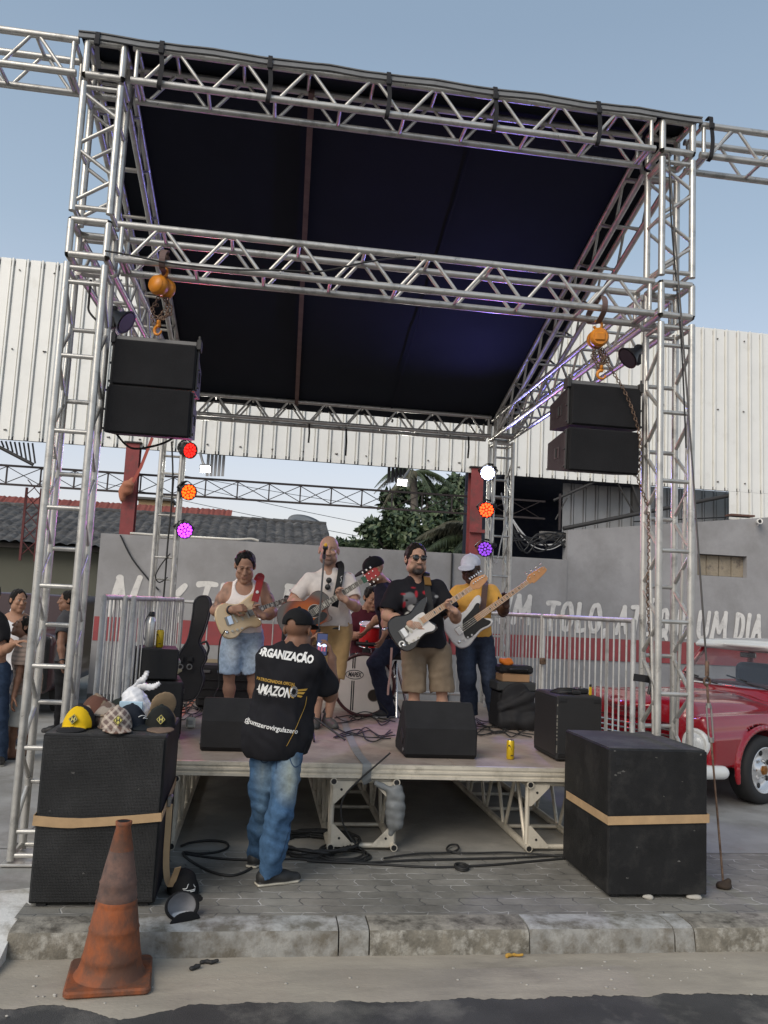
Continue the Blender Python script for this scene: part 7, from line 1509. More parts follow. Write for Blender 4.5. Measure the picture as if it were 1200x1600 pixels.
text_mesh('MAPEX', .062, np.stack([u*sg, w, f*1.], 1), px_(-.10, .094, .005), .0008, .002, .2, width=.135).build('badge_lettering', BLACK, t)
mb = MB()
for sx in (-1, 1): mb.tube(c-f*.15+u*sx*.29-w*.1, A3(*(c-f*.05+u*sx*.40)[:2], .592), .010, 8)
mb.build('spur', BLACK, t)
mb = MB(); q = c+w*.30-f*.2; mb.tube(q, q+w*.14, .016, 8); mb.tube(q+w*.10-u*.11, q+w*.10+u*.10, .022, 10); mb.box(q+w*.03, (.08, .05, .06), Md, ch=.01); mb.build('mount', BLACK, t)
q = at(580, 990, Y=8.75); t = thing('tom_drum', 'bright red tom drum in front of the drummer', 'drum', q); MB().lathe([(.125, -.13), (.125, .10)], q, (0, -.25, 1), 32).build('shell', mat('red_drum_shell', (.50, .018, .02), .25, coat=.4), t); MB().lathe([(.124, .101), (.001, .103)], q, (0, -.25, 1), 32).build('head', HEADM, t)
for h in (-.125, .10): MB().path([q+nrm([0, -.25, 1])*h+.128*(math.cos(a)*X_+math.sin(a)*nrm([0, 1, .25])) for a in np.linspace(0, 2*math.pi, 33)[:-1]], .008, 6, closed=True).build('hoop', CHROME, t)
MB().tube(q-[0, 0, .12], (q[0], q[1]+.02, .60), .012, 8).build('stand', CHROME, t)
# singer's microphone
b = at(499, 1138, Z=.585); b = A3(at(505, 900, Y=7.02)[0]-.03, 7.02, .585); top = at(506.5, 868, Y=7.0); t = thing('microphone_stand', 'straight microphone stand on three splayed legs in front of the bald singer', 'microphone stand', b)
hub = b+A3(0, 0, .16); MB().tube(hub, hub+(top-hub)*.52, .0125, 10).build('lower_tube', BLACK, t); MB().tube(hub+(top-hub)*.5, top, .0085, 10).build('upper_tube', mat('dark_chrome', (.12, .12, .125), .3, .8), t); MB().tube(hub+(top-hub)*.49, hub+(top-hub)*.54, .019, 10).build('clutch', BLACK, t); MB().box(hub, (.05, .05, .06), ch=.012).build('hub', BLACK, t)
for x, y in ((499, 1176), (546, 1157), (474, 1150)): e = at(x, y, Z=.592); e = b+nrm((e-b)*[1, 1, 0])*min(.34, np.linalg.norm((e-b)[:2]))+[0, 0, .008]; MB().tube(hub, e, .009, 8).build('leg', BLACK, t); 
t2 = thing('microphone', 'black microphone with a yellow-lit tip, clipped on the straight stand before the singer', 'microphone', top); d = nrm([.05, .75, .25]); d = nrm([.02, -.9, .42]); MB().tube(top-d*.05+Z_*.01, top+d*.08+Z_*.03, .015, 12, r2=.011).build('handle', BLACK, t2); MB().sph(top+A3(.001, -.085, .062), .024, 14).build('grille', BLACK, t2); MB().sph(top+A3(.002, -.098, .082), .017, 12).build('yellow_tip', mat('yellow_plastic', (.75, .42, .02), .5), t2); MB().tube(top-Z_*.03, top+Z_*.02, .014, 8).build('clip', BLACK, t2)
p0 = at(481, 905, Y=9.3); t = thing('banner_edge', 'tall black panel edge standing behind the left guitarist and the singer', 'panel', at(446, 1040, Y=9.2)); a, b2 = at(444, 930, Y=9.2), at(447, 1020, Y=9.2); MB().box((a+b2)/2, (.06, .05, a[2]-b2[2]), ch=.01).build('panel', BLACK, t)
# tape, leads and small things on the deck
TAPE = mat('grey_tape', (.20, .21, .21), .55, var=.12, vscale=15)
q = [at(x, y, Z=.586) for x, y in ((536, 1122), (546, 1150), (558, 1175), (570, 1190))]; q += [A3(q[-1][0]+.004, 5.828, .580), A3(q[-1][0]+.004, 5.826, .49), A3(q[-1][0]+.02, 5.85, .455)]
t = thing('deck_tape', 'grey tape strip running across the deck and over its front edge', 'tape', q[0]); mb = MB(); mb.ribbon(catmull(q, 5), .062, .003, [(0, 0, 1)]*16+[(0, -.5, .5)]*5+[(0, -1, 0)]*10); mb.build('strip', TAPE, t)
f_ = Field(.006); x0 = .566+.437; f_.rc((x0, 5.87, .41), (x0, 5.87, .19), .047, .047, k=.02); 
for z_, r_ in ((.37, .058), (.31, .061), (.25, .06), (.2, .055)): f_.rc((x0-.01, 5.868, z_), (x0+.01, 5.868, z_-.01), r_, k=.012)
f_.rc((x0-.02, 5.85, .40), (x0-.14, 5.85, .455), .022, .02, k=.03); f_.rc((x0, 5.87, .19), (x0-.02, 5.87, .12), .04, .022, k=.02); f_.nz = wavy(.004, 60, 5); o = f_.build('tape_bundle', TAPE, origin=(x0, 5.87, .19)); tag(o, 'thick bundle of grey tape wound round the middle deck truss', 'tape')
for pts, wd, lab in ((((803, 1120), (812, 1132), (822, 1142)), .05, 'grey tape strip on the deck near the right bass cabinet'),): q = [at(x, y, Z=.584) for x, y in pts]; o = MB().ribbon(q, wd, .002, (0, 0, 1)).build('deck_tape', mat('white_tape', (.42, .41, .40), .6), origin=q[0]); tag(o, lab, 'tape')
q = [at(x, y, Z=.584) for x, y in ((306, 1086), (295, 1102), (285, 1114), (275, 1124))]; o = MB().ribbon(q, .06, .002, (0, 0, 1)).build('deck_tape', mat('orange_tape', (.45, .12, .06), .6), origin=q[0]); tag(o, 'orange tape strip on the deck beside the left wedge monitor', 'tape')
p_ = at(297, 1138, Z=.583); t = thing('power_block', 'small pale plug block on the deck beside the left wedge monitor', 'plug block', p_); MB().box(p_+[0, .02, .045], (.075, .06, .085), rotz(.2), ch=.01).build('block', mat('cream_plastic', (.6, .56, .46), .5), t); MB().box(p_+[.0, -.012, .05], (.04, .006, .035), rotz(.2), ch=.002).build('socket', mat('grey_plastic', (.35, .34, .3), .5), t)
fl = Field(.006); p_ = at(272, 1049, Y=7.0); fl.el(p_, (.035, .03, .025)); fl.rc(p_, p_+[.05, 0, .01], .02, .008, k=.02); fl.nz = wavy(.006, 70, 3); o = fl.build('paper_wrapper', mat('cream_paper', (.6, .5, .3), .7), origin=p_); tag(o, 'crumpled cream wrapper on the edge of the left guitar cabinet', 'wrapper')
rs = np.random.default_rng(21)
def lead(name, pts, r, label, Z=None, Y=None, n=6, m=None):
    q = [at(x, y, Z=Z, Y=Y) for x, y in pts]; o = MB().path(catmull(q, n), r, 6).build(name, m or RUBBER, origin=q[0]); return tag(o, label, 'cable')
def scribble(x0, x1, y0, y1, k, seed, label, dark=RUBBER):
    rs = np.random.default_rng(seed); mb = MB()
    for i in range(k):
        y = rs.uniform(y0, y1); n = 6; q = [at(x0+(x1-x0)*j/(n-1)+rs.uniform(-6, 6), y+rs.uniform(-9, 9), Z=.590+.004*rs.random()) for j in range(n)]; mb.path(catmull(q, 6), .0055, 6)
    o = mb.build('lead_tangle', dark, origin=at((x0+x1)/2, (y0+y1)/2, Z=.58)); return tag(o, label, 'cables', kind='stuff')
scribble(740, 835, 1120, 1150, 9, 1, 'tangle of black leads on the deck at the feet of the bass player'); scribble(525, 612, 1115, 1150, 7, 2, 'tangle of black leads on the deck in front of the bass drum'); scribble(262, 318, 1090, 1128, 8, 3, 'tangle of leads on the deck left of the left wedge monitor')
lead('drum_lead', ((588, 1092), (600, 1106), (606, 1116), (590, 1116), (570, 1112), (553, 1117), (545, 1122)), .005, 'black lead running out of the port hole of the bass drum', Y=8.2)
lead('speaker_lead', ((610, 1176), (585, 1198), (558, 1222), (537, 1246), (533, 1275), (545, 1305), (568, 1330), (600, 1342), (660, 1344)), .0065, 'black cable hanging from the right wedge monitor past the taped truss', Y=5.80)
# cables on the paving
gz = .008
lead('floor_cable', ((283, 1322), (300, 1316), (330, 1313), (352, 1316), (356, 1324), (340, 1331), (310, 1334), (286, 1332), (298, 1345), (330, 1362), (362, 1368), (390, 1358), (400, 1345)), .008, 'loop of black cable on the paving beside the left speaker box', Z=gz)
lead('floor_cable', ((290, 1334), (340, 1341), (400, 1344), (460, 1342), (520, 1347), (600, 1351), (680, 1355), (760, 1352), (830, 1346), (885, 1341)), .008, 'long black cable lying along the paving in front of the deck', Z=gz)
lead('floor_cable', ((480, 1345), (560, 1348), (640, 1344), (720, 1342), (800, 1340), (880, 1336)), .007, 'black cable lying close behind the long one, ending at the right speaker box', Z=gz+.004)
lead('floor_cable', ((600, 1341), (650, 1334), (700, 1332), (716, 1327), (714, 1320), (702, 1321), (700, 1329), (730, 1333), (800, 1332), (880, 1338)), .007, 'black cable with one small loop on the paving under the right half of the deck', Z=gz+.008)
mb = MB(); cc = at(480, 1325, Z=.0)
for k in range(9): q = [cc+A3((.20+.012*k+.02*rs.uniform(-1, 1))*math.cos(a)+.01*k, (.26+.02*rs.uniform(-1, 1))*math.sin(a), .010+.006*k+.004*math.sin(a*2+k)) for a in np.linspace(0, 2*math.pi, 33)[:-1]]; mb.path(q, .008, 6, closed=True)
o = mb.build('cable_coil', RUBBER, origin=cc); tag(o, 'big coil of black cable on the paving behind the man filming', 'cable coil')
mb = MB(); cc = at(535, 1340, Z=.0)
for k in range(3): q = [cc+A3((.19-.02*k)*math.cos(a), (.14+.02*k)*math.sin(a)+.03*k, .010+.007*k) for a in np.linspace(0, 2*math.pi, 29)[:-1]]; mb.path(q, .0075, 6, closed=True)
o = mb.build('cable_coil', RUBBER, origin=cc); tag(o, 'smaller loose coil of black cable under the taped truss', 'cable coil')
cc = at(721, 1358, Z=.0); mb = MB()
for k in range(2): mb.path([cc+A3(.042*math.cos(a), .06*math.sin(a), .010+.01*k) for a in np.linspace(0, 2*math.pi, 25)[:-1]], .0075, 6, closed=True)
o = mb.build('cable_coil', RUBBER, origin=cc); tag(o, 'tiny tight cable loop on the paving in front of the deck', 'cable coil')
# wires on the frame
lead('frame_cable', ((164, 392), (200, 398), (270, 412), (360, 421), (430, 422), (500, 424), (560, 412), (610, 404), (650, 402)), .006, 'thin black cable draped along the middle front beam from the left tower', Y=5.47, n=5)
lead('frame_cable', ((142, 437), (139, 470), (139, 486), (150, 500)), .008, 'short black cable with a plug dangling inside the left front tower', Y=5.6)
lead('array_cable', ((168, 655), (182, 678), (205, 700), (240, 697), (268, 686), (277, 672)), .008, 'black speaker cable sagging below the left hanging speakers', Y=5.9)
lead('tower_cable', ((268, 690), (270, 740), (267, 800), (262, 850), (258, 905), (254, 950)), .011, 'black cable running down the far left tower past the three lamps', Y=YB-.02)
lead('tower_cable', ((266, 865), (252, 882), (243, 900), (249, 910), (262, 902)), .008, 'black cable loop with a plug hanging on the far left tower', Y=YB-.05)
lead('tower_cable', ((764, 750), (770, 800), (766, 850), (775, 880), (782, 850), (790, 810), (783, 770)), .009, 'pale cable looping down the far right tower between its lamps', Y=YB-.03, m=MATS['pale_cable'])
lead('tower_rope', ((1046, 238), (1048, 330), (1060, 480), (1066, 560), (1072, 700)), .006, 'thin dark rope hanging down the face of the right front tower', Y=5.50)
q = [at(238, 684, Y=7.0), at(218, 735, Y=12.0), at(202, 765, Y=12.8)]; q = [at(238, 684, Y=12.75), at(220, 730, Y=12.75), at(203, 762, Y=12.75)]
o = MB().ribbon(q, .045, .008, (0, -1, 0)).build('red_strap', mat('faded_red_strap', (.35, .07, .05), .7), origin=q[2]); tag(o, 'faded red strap slanting up from the left red column', 'strap')
fl = Field(.012); p_ = at(198, 762, Y=12.78); fl.el(p_, (.10, .08, .12)); fl.el(p_-[.06, 0, .14], (.05, .05, .09), k=.05); fl.el(p_+[.06, 0, .10], (.06, .05, .07), k=.05); fl.nz = wavy(.02, 25, 6); o = fl.build('strap_knot', mat('faded_orange_cloth', (.36, .14, .08), .8), origin=p_); tag(o, 'bunched orange-brown knot of strap tied on the left red column', 'knot')
# guy wire and turnbuckle at the right
a = at(1045, 240, Y=5.46); e = at(1130, 1388, Z=0.0); k1 = a+(e-a)*.735; k2 = a+(e-a)*.80
t = thing('guy_wire', 'steel guy wire with a hook and turnbuckle, running from the right tower to the paving', 'guy wire', e); MB().path([a, a+(e-a)*.4+[.004, 0, 0], k1], .0065, 6).build('wire', mat('dark_wire', (.09, .085, .08), .5, .5), t)
mb = MB(); mb.tube(k1+Z_*.06, k1-Z_*.04, .014, 8); mb.torus(k1-Z_*.075, .026, .008, (.3, -1, 0), 18, 8, -.6, 4.6); mb.build('hook', STEEL, t); s = nrm(e-a); mb = MB(); q = k1-Z_*.09; mb.tube(q, q+s*.14, .008, 8); mb.build('eye_rod', STEEL, t)
q1, q2 = q+s*.14, q+s*.36; mb = MB(); side = nrm(np.cross(s, Y_))
for sx in (-1, 1): mb.tube(q1+side*sx*.016, q2+side*sx*.016, .006, 8)
for q_ in (q1, q2): mb.tube(q_-s*.015, q_+s*.015, .017, 10)
mb.build('turnbuckle', mat('worn_steel', (0, 0, 0)), t); MB().tube(q2, e+[0, 0, .03], .007, 8).build('lower_rod', STEEL, t); fl = Field(.006); fl.el(e+[0, 0, .015], (.05, .04, .025)); fl.rc(e+[-.03, 0, .02], e+[.03, -.01, .05], .014, k=.01); fl.nz = wavy(.006, 60, 9); fl.build('ground_anchor', mat('dark_rust', (.05, .035, .025), .8, .3), t)

# ================================================================== traffic cone
CONE = mat('grimy_orange_rubber', (.36, .09, .020), .75, var=.25, vscale=6, stain=(.11, .05, .03), sscale=5.5, samt=.85, bump=.3, bscale=40, stretch=(1, 1, .7))
CONEB = mat('grimy_grey_band', (.15, .085, .065), .8, var=.3, vscale=7, stain=(.07, .05, .045), sscale=8, samt=.5, bump=.25, bscale=40)
c = A3(-.594, 4.233, -.1235); t = thing('traffic_cone', 'grimy orange traffic cone with a worn grey band, standing in the gutter', 'traffic cone', c); Mc = rotz(R(6))
sq = [(-.19, -.19), (.19, -.19), (.19, .19), (-.19, .19)]; sq = [(x*(1-.0)+dx, y+dy) for (x, y) in sq for dx, dy in ((0, 0),)]
ro = []
for (x, y) in sq:
    for k in range(6): a = math.atan2(y, x)-math.pi/4+k*math.pi/10; ro.append((x*.83+.032*math.cos(a), y*.83+.032*math.sin(a)))
mb = MB(); mb.prism(ro, .03, c+[0, 0, .016], Mc, bev=.008); mb.build('base', CONE, t)
tip = A3(.012, 0, 0); prof = [(.165, .028), (.150, .045), (.140, .075), (.133, .10), (.136, .105), (.130, .125), (.118, .20), (.113, .228), (.116, .236), (.111, .245), (.097, .335), (.094, .34), (.0965, .35), (.090, .365)]
MB().lathe(prof, c, (.012, 0, 1), 40).build('lower_cone', CONE, t); MB().lathe([(.0905, .362), (.0935, .375), (.089, .39), (.084, .43), (.0865, .44), (.082, .45), (.055, .585)], c, (.012, 0, 1), 40).build('grey_band', CONEB, t)
MB().lathe([(.0555, .582), (.034, .69), (.038, .70), (.039, .715), (.030, .718), (.026, .66), (.024, .60)], c, (.012, 0, 1), 32).build('upper_cone', CONE, t)
MB().lathe([(.029, .7165), (.001, .7155)], c, (.012, 0, 1), 20).build('tip_opening', BLACK, t)

# ================================================================== caps, bag
def cap_thing(c, yaw, crown, brim, label, front=None, tilt=0., roll=0., emblem=None, print_=None, sc=1., back=None):
    c = np.asarray(c, float); M = rotz(yaw)@rotx(tilt)@roty(roll); t = thing('baseball_cap', label, 'cap', c, None); P = lambda x, y, z: c+M@A3(x, y, z)*sc; F = Field(.005)
    F.el(P(0, .01, .0), A3(.088, .102, .130)*sc, M); F.cut(P(0, 0, .008), M@A3(0, 0, -1)); F.rc(P(-.003, .01, .130), P(.003, .01, .130), .008*sc, k=.004); F.el(P(0, -.105, .008), A3(.078, .088, .011)*sc, M@rotx(R(4)), .008); F.el(P(0, .01, -.03), A3(.08, .094, .10)*sc, M, .003, 's') if tilt > .6 else None; F.nz = wavy(.002, 70, int(abs(yaw)*50)+3)
    F.paints.append((lambda V: ((V-c)@M[:, 1] < -.022*sc).astype(float), None, front if front is not None else crown, 0))
    F.paints.append((lambda V: (((V-c)@M[:, 1] < -.094*sc) & ((V-c)@M[:, 2] < .032*sc)).astype(float), None, brim, 0))
    if print_: F.paints.append(print_(c, M, sc))
    o = F.build('crown', FABRIC, t, base=crown)
    if emblem:
        bg_, fg_ = emblem; n = nrm(M@A3(0, -1, .42)); x = nrm(M@A3(1, 0, 0)); y = np.cross(n, x); Mx = np.stack([x, y, n], 1); q = P(0, -.085, .058)
        def dia(s_): return [(0, s_), (s_*.88, 0), (0, -s_), (-s_*.88, 0)]
        em = MB(); em.prism(dia(.030), .004, q+n*.008, Mx); em.build('emblem_patch', bg_, t); em = MB()
        for a_, b_ in zip(dia(.026), dia(.026)[1:]+dia(.026)[:1]): em.tube(q+n*.0105+Mx@A3(*a_, 0), q+n*.0105+Mx@A3(*b_, 0), .0016, 6)
        for sx in (-1, 1): em.box(q+n*.0105+Mx@A3(sx*.0075, 0, 0), (.005, .022, .002), Mx)
        em.box(q+n*.0105, (.014, .005, .002), Mx); em.build('emblem_letter', fg_, t)
    return t, P, M
DKP = mat('dark_print', (.03, .028, .025), .7); YLP = mat('yellow_print', (.55, .48, .12), .7)
zt_ = .904
def camo(cols, sc_):
    def f(c, M, s):
        def w(V): q = V*sc_; n = np.sin(q@A3(1, .7, .3)+1.5*np.sin(q@A3(.3, 1.1, -.8)))+np.sin(q@A3(-.8, .5, 1.2)+1.2*np.sin(q@A3(1., -.4, .6))); return (n > .35)*.95
        return (w, None, cols, 0)
    return f
def plaid(c, M, s):
    def w(V): p = (V-c)@M; return np.clip((np.sin((p[:, 0]+p[:, 2])*130) > .45)*.6+(np.sin((p[:, 0]-p[:, 2])*130) > .45)*.6, 0, .95)
    return (w, None, (.52, .45, .38), 0)
cz_ = lambda x, y, Y: A3(at(x, y, Y=Y)[0], Y, zt_)
cap_thing(cz_(150, 1130, 5.22)+[0, 0, .035], .5, (.10, .05, .035), (.1, .09, .08), 'brown camouflage cap at the back of the left speaker box, leaning on other caps', print_=camo((.26, .20, .14), 42), tilt=-.15, front=(.12, .055, .04)); cap_thing(cz_(168, 1136, 5.13), .35, (.26, .22, .19), (.2, .16, .13), 'pale mottled cap tucked between the yellow cap and the plaid cap', print_=camo((.12, .08, .065), 55), front=(.30, .26, .22))
cap_thing(cz_(186, 1128, 5.27)+[0, .02, .01], .15, (.02, .025, .022), (.02, .02, .02), 'dark cap with an orange edge, at the very back of the pile of caps', front=(.02, .025, .022), print_=lambda c, M, s: (lambda V: (((V-c)@M[:, 0]) > .066).astype(float), None, (.6, .14, .02), 0))
cap_thing(cz_(122, 1143, 5.0), -.15, (.02, .02, .022), (.022, .022, .024), 'yellow-fronted black cap with a diamond emblem on the left speaker box', front=(.68, .44, .012), emblem=(DKP, YLP)); cap_thing(cz_(181, 1146, 4.97), .22, (.24, .18, .145), (.15, .09, .07), 'brown and cream plaid cap with a yellow diamond emblem', front=(.15, .11, .10), print_=plaid, emblem=(YLP, DKP), tilt=-.05)
t, P, M = cap_thing(cz_(205, 1140, 5.10), .75, (.014, .018, .026), (.014, .018, .022), 'dark navy cap with a white scribble, behind the plaid cap'); mb = MB(); mb.path(catmull([P(-.03, -.103, .07), P(-.01, -.108, .078), P(.02, -.106, .07), P(0, -.108, .062), P(.03, -.104, .058)], 5), .0025, 5); mb.build('scribble', WHT, t)
cap_thing(cz_(250, 1138, 5.08), .12, (.02, .024, .022), (.17, .12, .09), 'black cap with a khaki brim and diamond emblem, rightmost on the speaker box', front=(.016, .017, .016), emblem=(DKP, YLP))
cap_thing(cz_(252, 1128, 5.20)+[0, 0, .02], .3, (.26, .19, .12), (.26, .19, .12), 'plain khaki cap standing on end behind the black cap with the khaki brim', tilt=-1.25)
f_ = Field(.006); q = cz_(212, 1120, 5.27); f_.el(q+[0, 0, .07], (.105, .075, .10)); f_.el(q+[-.02, 0, .16], (.07, .05, .05), k=.05); f_.rc(q+[-.02, 0, .19], q+[-.01, 0, .215], .026, .020, k=.03);  f_.cut(q, -Z_); n1 = wavy(.010, 38, 2, (1, 1, .4)); n2 = wavy(.004, 110, 7); f_.nz = lambda P_: n1(P_)+n2(P_)
PBAG = mat('thin_white_plastic', (.66, .67, .70), .35); t = thing('plastic_bag', 'knotted white plastic bag standing among the caps, something pale blue inside', 'plastic bag', q); f_.build('bag', PBAG, t)
for pts in (((-.015, 0, .19), (.005, -.01, .235), (.03, -.015, .262), (.046, -.02, .295), (.046, -.02, .312)), ((-.015, 0, .195), (.03, -.015, .215), (.08, -.02, .215), (.11, -.03, .228), (.13, -.03, .245))):
    w_ = catmull([q+list(v) for v in pts], 5); mb = MB(); mb.ribbon(w_, [.052-.0016*i+.008*math.sin(i*2.3) for i in range(len(w_))], .012, [(math.sin(i*.35), -1, .3*math.cos(i*.6)) for i in range(len(w_))], True); mb.build('bag_handle', PBAG, t)
MB().box(q+[-.02, -.085, .075], (.135, .012, .12), rotz(.05), ch=.004).build('blue_content', mat('pale_blue_card', (.42, .58, .70), .6), t)
# caps lying on the paving
t, P, M = cap_thing(at(286, 1396, Z=.0)+[0, 0, .004], .45, (.012, .012, .013), (.012, .012, .013), 'black cap with a white car outline, lying on the paving by the left speaker box', tilt=.1); mb = MB()
for pts in (((-.035, .055), (-.015, .058), (-.003, .076), (.022, .074), (.034, .058), (.04, .054)), ((-.032, .047), (.038, .046)), ((-.028, .040), (.034, .039))): mb.path([P(x, -.103*math.sqrt(max(.1, 1-(x/.088)**2-(z/.118)**2))+.004, z) for x, z in catmull([A3(a, b, 0) for a, b in pts], 4) for _ in (0,)] if False else [P(q_[0], .01-.104*math.sqrt(max(.05, 1-(q_[0]/.088)**2-(q_[1]/.118)**2)), q_[1]) for q_ in catmull([A3(a, b, 0) for a, b in pts], 4)], .0028, 5)
mb.build('car_outline', WHT, t)
c = at(284, 1436, Z=0.)+[0, 0, .005]; t = thing('baseball_cap', 'black and white cap lying upturned on the paving beside the kerb', 'cap', c); M = rotz(.5)@rotx(R(-122)); F = Field(.005); Pq = lambda x, y, z: c+A3(0, 0, .062)+M@A3(x, y, z); F.el(Pq(0, 0, .0), (.095, .075, .075), M); F.el(Pq(0, 0, -.012), (.083, .064, .075), M, .003, 's'); F.cut(Pq(0, 0, .0), M@A3(0, 0, -1)); F.el(Pq(0, .085, .0), (.088, .055, .010), M@rotx(R(25)), .006); F.cut(A3(0, 0, .003), -Z_); F.paint('el', (Pq(0, -.01, .03), (.085, .07, .045), M), (.22, .22, .23)); F.paint('el', (Pq(0, .035, .035), (.05, .03, .035), M), (.66, .66, .66)); F.build('crown', FABRIC, t, base=(.013, .013, .014))
# litter in the gutter
for k, (x, y, pts, m, lab, nm) in enumerate(((327, 1503, ((-.035, 0), (-.01, .008), (.01, -.004), (.04, .006)), RUBBER, 'black broken plastic bit lying in the gutter right of the cone', 'plastic_bit'), (305, 1512, ((-.018, -.01), (0, .006), (.016, .012)), RUBBER, 'smaller black broken bit in the gutter nearest the cone', 'plastic_bit'), (804, 1493, ((-.04, 0), (0, .006), (.04, -.004)), mat('dry_leaf', (.42, .24, .04), .8), 'dry yellow leaf lying at the foot of the kerb', 'dry_leaf'))):
    q = at(x, y, Z=-.112); f_ = Field(.004)
    for a_, b_ in zip(pts, pts[1:]): f_.rc(q+[*a_, 0], q+[*b_, .004], .010, .008, k=.008)
    f_.nz = wavy(.003, 120, k); o = f_.build(nm, m, origin=q); tag(o, lab, 'litter')
rs = np.random.default_rng(77); mb = MB()
for k in range(110):
    x = rs.uniform(-2.2, 3.2); y = rs.choice([rs.uniform(3.4, 4.1), rs.uniform(4.1, 4.52), rs.uniform(4.1, 4.52)]); s_ = rs.uniform(.003, .009); mb.sph((x, y-.08, -.125+s_*.3), s_, 6, squash=(1.2, 1, .6))
o = mb.build('grit', mat('pale_grit', (.38, .36, .32), .9, var=.4, vscale=30), origin=(0, 4, -.16)); tag(o, 'pale grit scattered along the gutter and road edge', 'grit', kind='stuff')

# ================================================================== red pickup
TH = R(25); O = A3(4.72, 7.50, 0); ux = A3(-math.cos(TH), -math.sin(TH), 0); uy = A3(-math.sin(TH), math.cos(TH), 0); uy = np.cross(Z_, ux)*-1; Mv = np.stack([ux, uy, Z_], 1)
zf = lambda z: z if z < .45 else .45+(z-.45)*.885
K = lambda x, y, z: O+Mv@A3(x, y, zf(z))
CARR = mat('deep_red_car_paint', (.29, .006, .014), .22, coat=1., var=.03); CARW = mat('white_car_paint', (.70, .71, .69), .25, coat=.6)
t = thing('pickup_truck', 'old red pickup truck with a white roof and chromed wheels, parked right of the stage', 'pickup truck', O+[.8, .6, 0])
F = Field(.014); B = lambda x0, x1, y0, y1, z0, z1, rd, k=.05, M=None, op='u': F.box(K((x0+x1)/2, (y0+y1)/2, (z0+z1)/2), (x1-x0, y1-y0, zf(z1)-zf(z0)), Mv if M is None else M, rd, k, op)
B(-3.0, .80, -.02, 1.62, .30, .80, .12); B(-.95, .80, -.10, .30, .34, .70, .07, .04); B(-.95, .80, 1.30, 1.70, .34, .70, .07, .04)
F.box(K(-.05, .80, .80), (1.72, 1.36, .30), Mv@roty(R(-3.5)), .14, .10); F.el(K(.0, .80, .90), (.95, .60, .13), Mv, .08)
F.box(K(-.05, .16, .72), (1.70, .44, .16), Mv@rotx(R(-20)), .05, .06); F.box(K(-.05, 1.44, .72), (1.70, .44, .16), Mv@rotx(R(20)), .05, .06)
for y in (.55, 1.05): F.rc(K(.30, y, 1.03), K(-.5, y*.9+.08, 1.065), .035, .035, k=.06, op='s')
B(-2.4, -.80, -.03, 1.63, .36, 1.06, .12, .08); B(-3.5, -2.4, -.03, 1.63, .40, .98, .06, .05)
for y in (-.0, 1.60):
    for (x, z, xx, zz) in ((-.92, 1.04, -1.28, 1.54), (-2.28, 1.04, -2.2, 1.54)): F.rc(K(x, y+(.05 if y < 1 else -.05), z), K(xx, y+(.17 if y < 1 else -.17), zz), .038, .034, k=.05)
ay_ = lambda y: K(0, y, .33)
F.rc(K(0, -.3, .33), K(0, .20, .33), .385, k=.03, op='s'); F.rc(K(0, 1.40, .33), K(0, 1.95, .33), .385, k=.03, op='s'); F.rc(K(-2.75, -.3, .33), K(-2.75, .2, .33), .385, k=.03, op='s')
for k_ in range(26):
    a0, a1 = math.pi*(-.08+1.16*k_/26), math.pi*(-.08+1.16*(k_+1)/26); F.rc(K(.405*math.cos(a0), -.10, .33+.405*math.sin(a0)), K(.405*math.cos(a1), -.10, .33+.405*math.sin(a1)), .024, .024, k=.02)
F.el(K(.80, .06, .585), (.10, .135, .135), Mv, .02, 's'); F.el(K(.80, 1.54, .585), (.10, .135, .135), Mv, .02, 's'); B(.74, .92, .28, 1.32, .46, .74, .05, .02, op='s')
F.build('body', CARR, t)
F = Field(.014); F.box(K(-1.72, .80, 1.555), (1.16, 1.36, .10), Mv, .05); F.el(K(-1.74, .80, 1.56), (.70, .74, .085), Mv, .05); F.box(K(-1.16, .80, 1.545), (.10, 1.34, .05), Mv@roty(R(12)), .02, .03); F.build('roof', CARW, t)
GLASS = mat('tinted_glass', (.10, .12, .14), .04, alpha=.42, spec=.8); wn = nrm(np.cross(K(-.90, 1.5, 1.05)-K(-.90, .1, 1.05), K(-1.26, .2, 1.52)-K(-.90, .1, 1.05)))
P_ = []
for i in range(9):
    y = .07+1.46*i/8; bow = .05*(1-((i-4)/4)**2); P_.append([K(-.90+bow, y, 1.055), K(-1.06+bow*.9, y+(.06)*(1-i/4)*.5, 1.28), K(-1.24+bow*.8, y+(.12)*(1-i/4), 1.515)])
mb = MB(); mb.sheet(P_, True); w_ = mb.build('windscreen', GLASS, t)
MB().path([r[0]+[0, 0, .004] for r in P_], .016, 8).build('chrome_strip', CHROME, t); MB().path([r[2] for r in P_], .020, 8).build('screen_seal', BLACK, t)
mb = MB(); mb.add([K(-1.02, .03, 1.06), K(-2.2, .03, 1.06), K(-2.14, .15, 1.5), K(-1.36, .15, 1.5)], [(0, 1, 2, 3)]); mb.build('side_window', GLASS, t)
for y0_ in (.35, .95): q0, q1 = K(-.80, y0_, 1.075), K(-.93, y0_+.42, 1.12); mb = MB(); mb.tube(q0, q1, .008, 6); mb.tube(q1-(q1-q0)*.25+[0, 0, .02], q1+(q1-q0)*.45+[0, 0, .03], .009, 6); mb.build('wiper', BLACK, t)
F = Field(.02); F.box(K(-1.95, .8, 1.0), (.25, 1.3, .55), Mv, .08); F.box(K(-1.7, .8, .85), (.5, 1.3, .2), Mv, .08); F.build('bench_seat', mat('dark_blue_vinyl', (.03, .04, .07), .5), t); MB().box(K(-1.1, .8, 1.06), (.25, 1.35, .06), Mv, ch=.02).build('dashboard', mat('maroon_dash', (.10, .01, .015), .4), t)
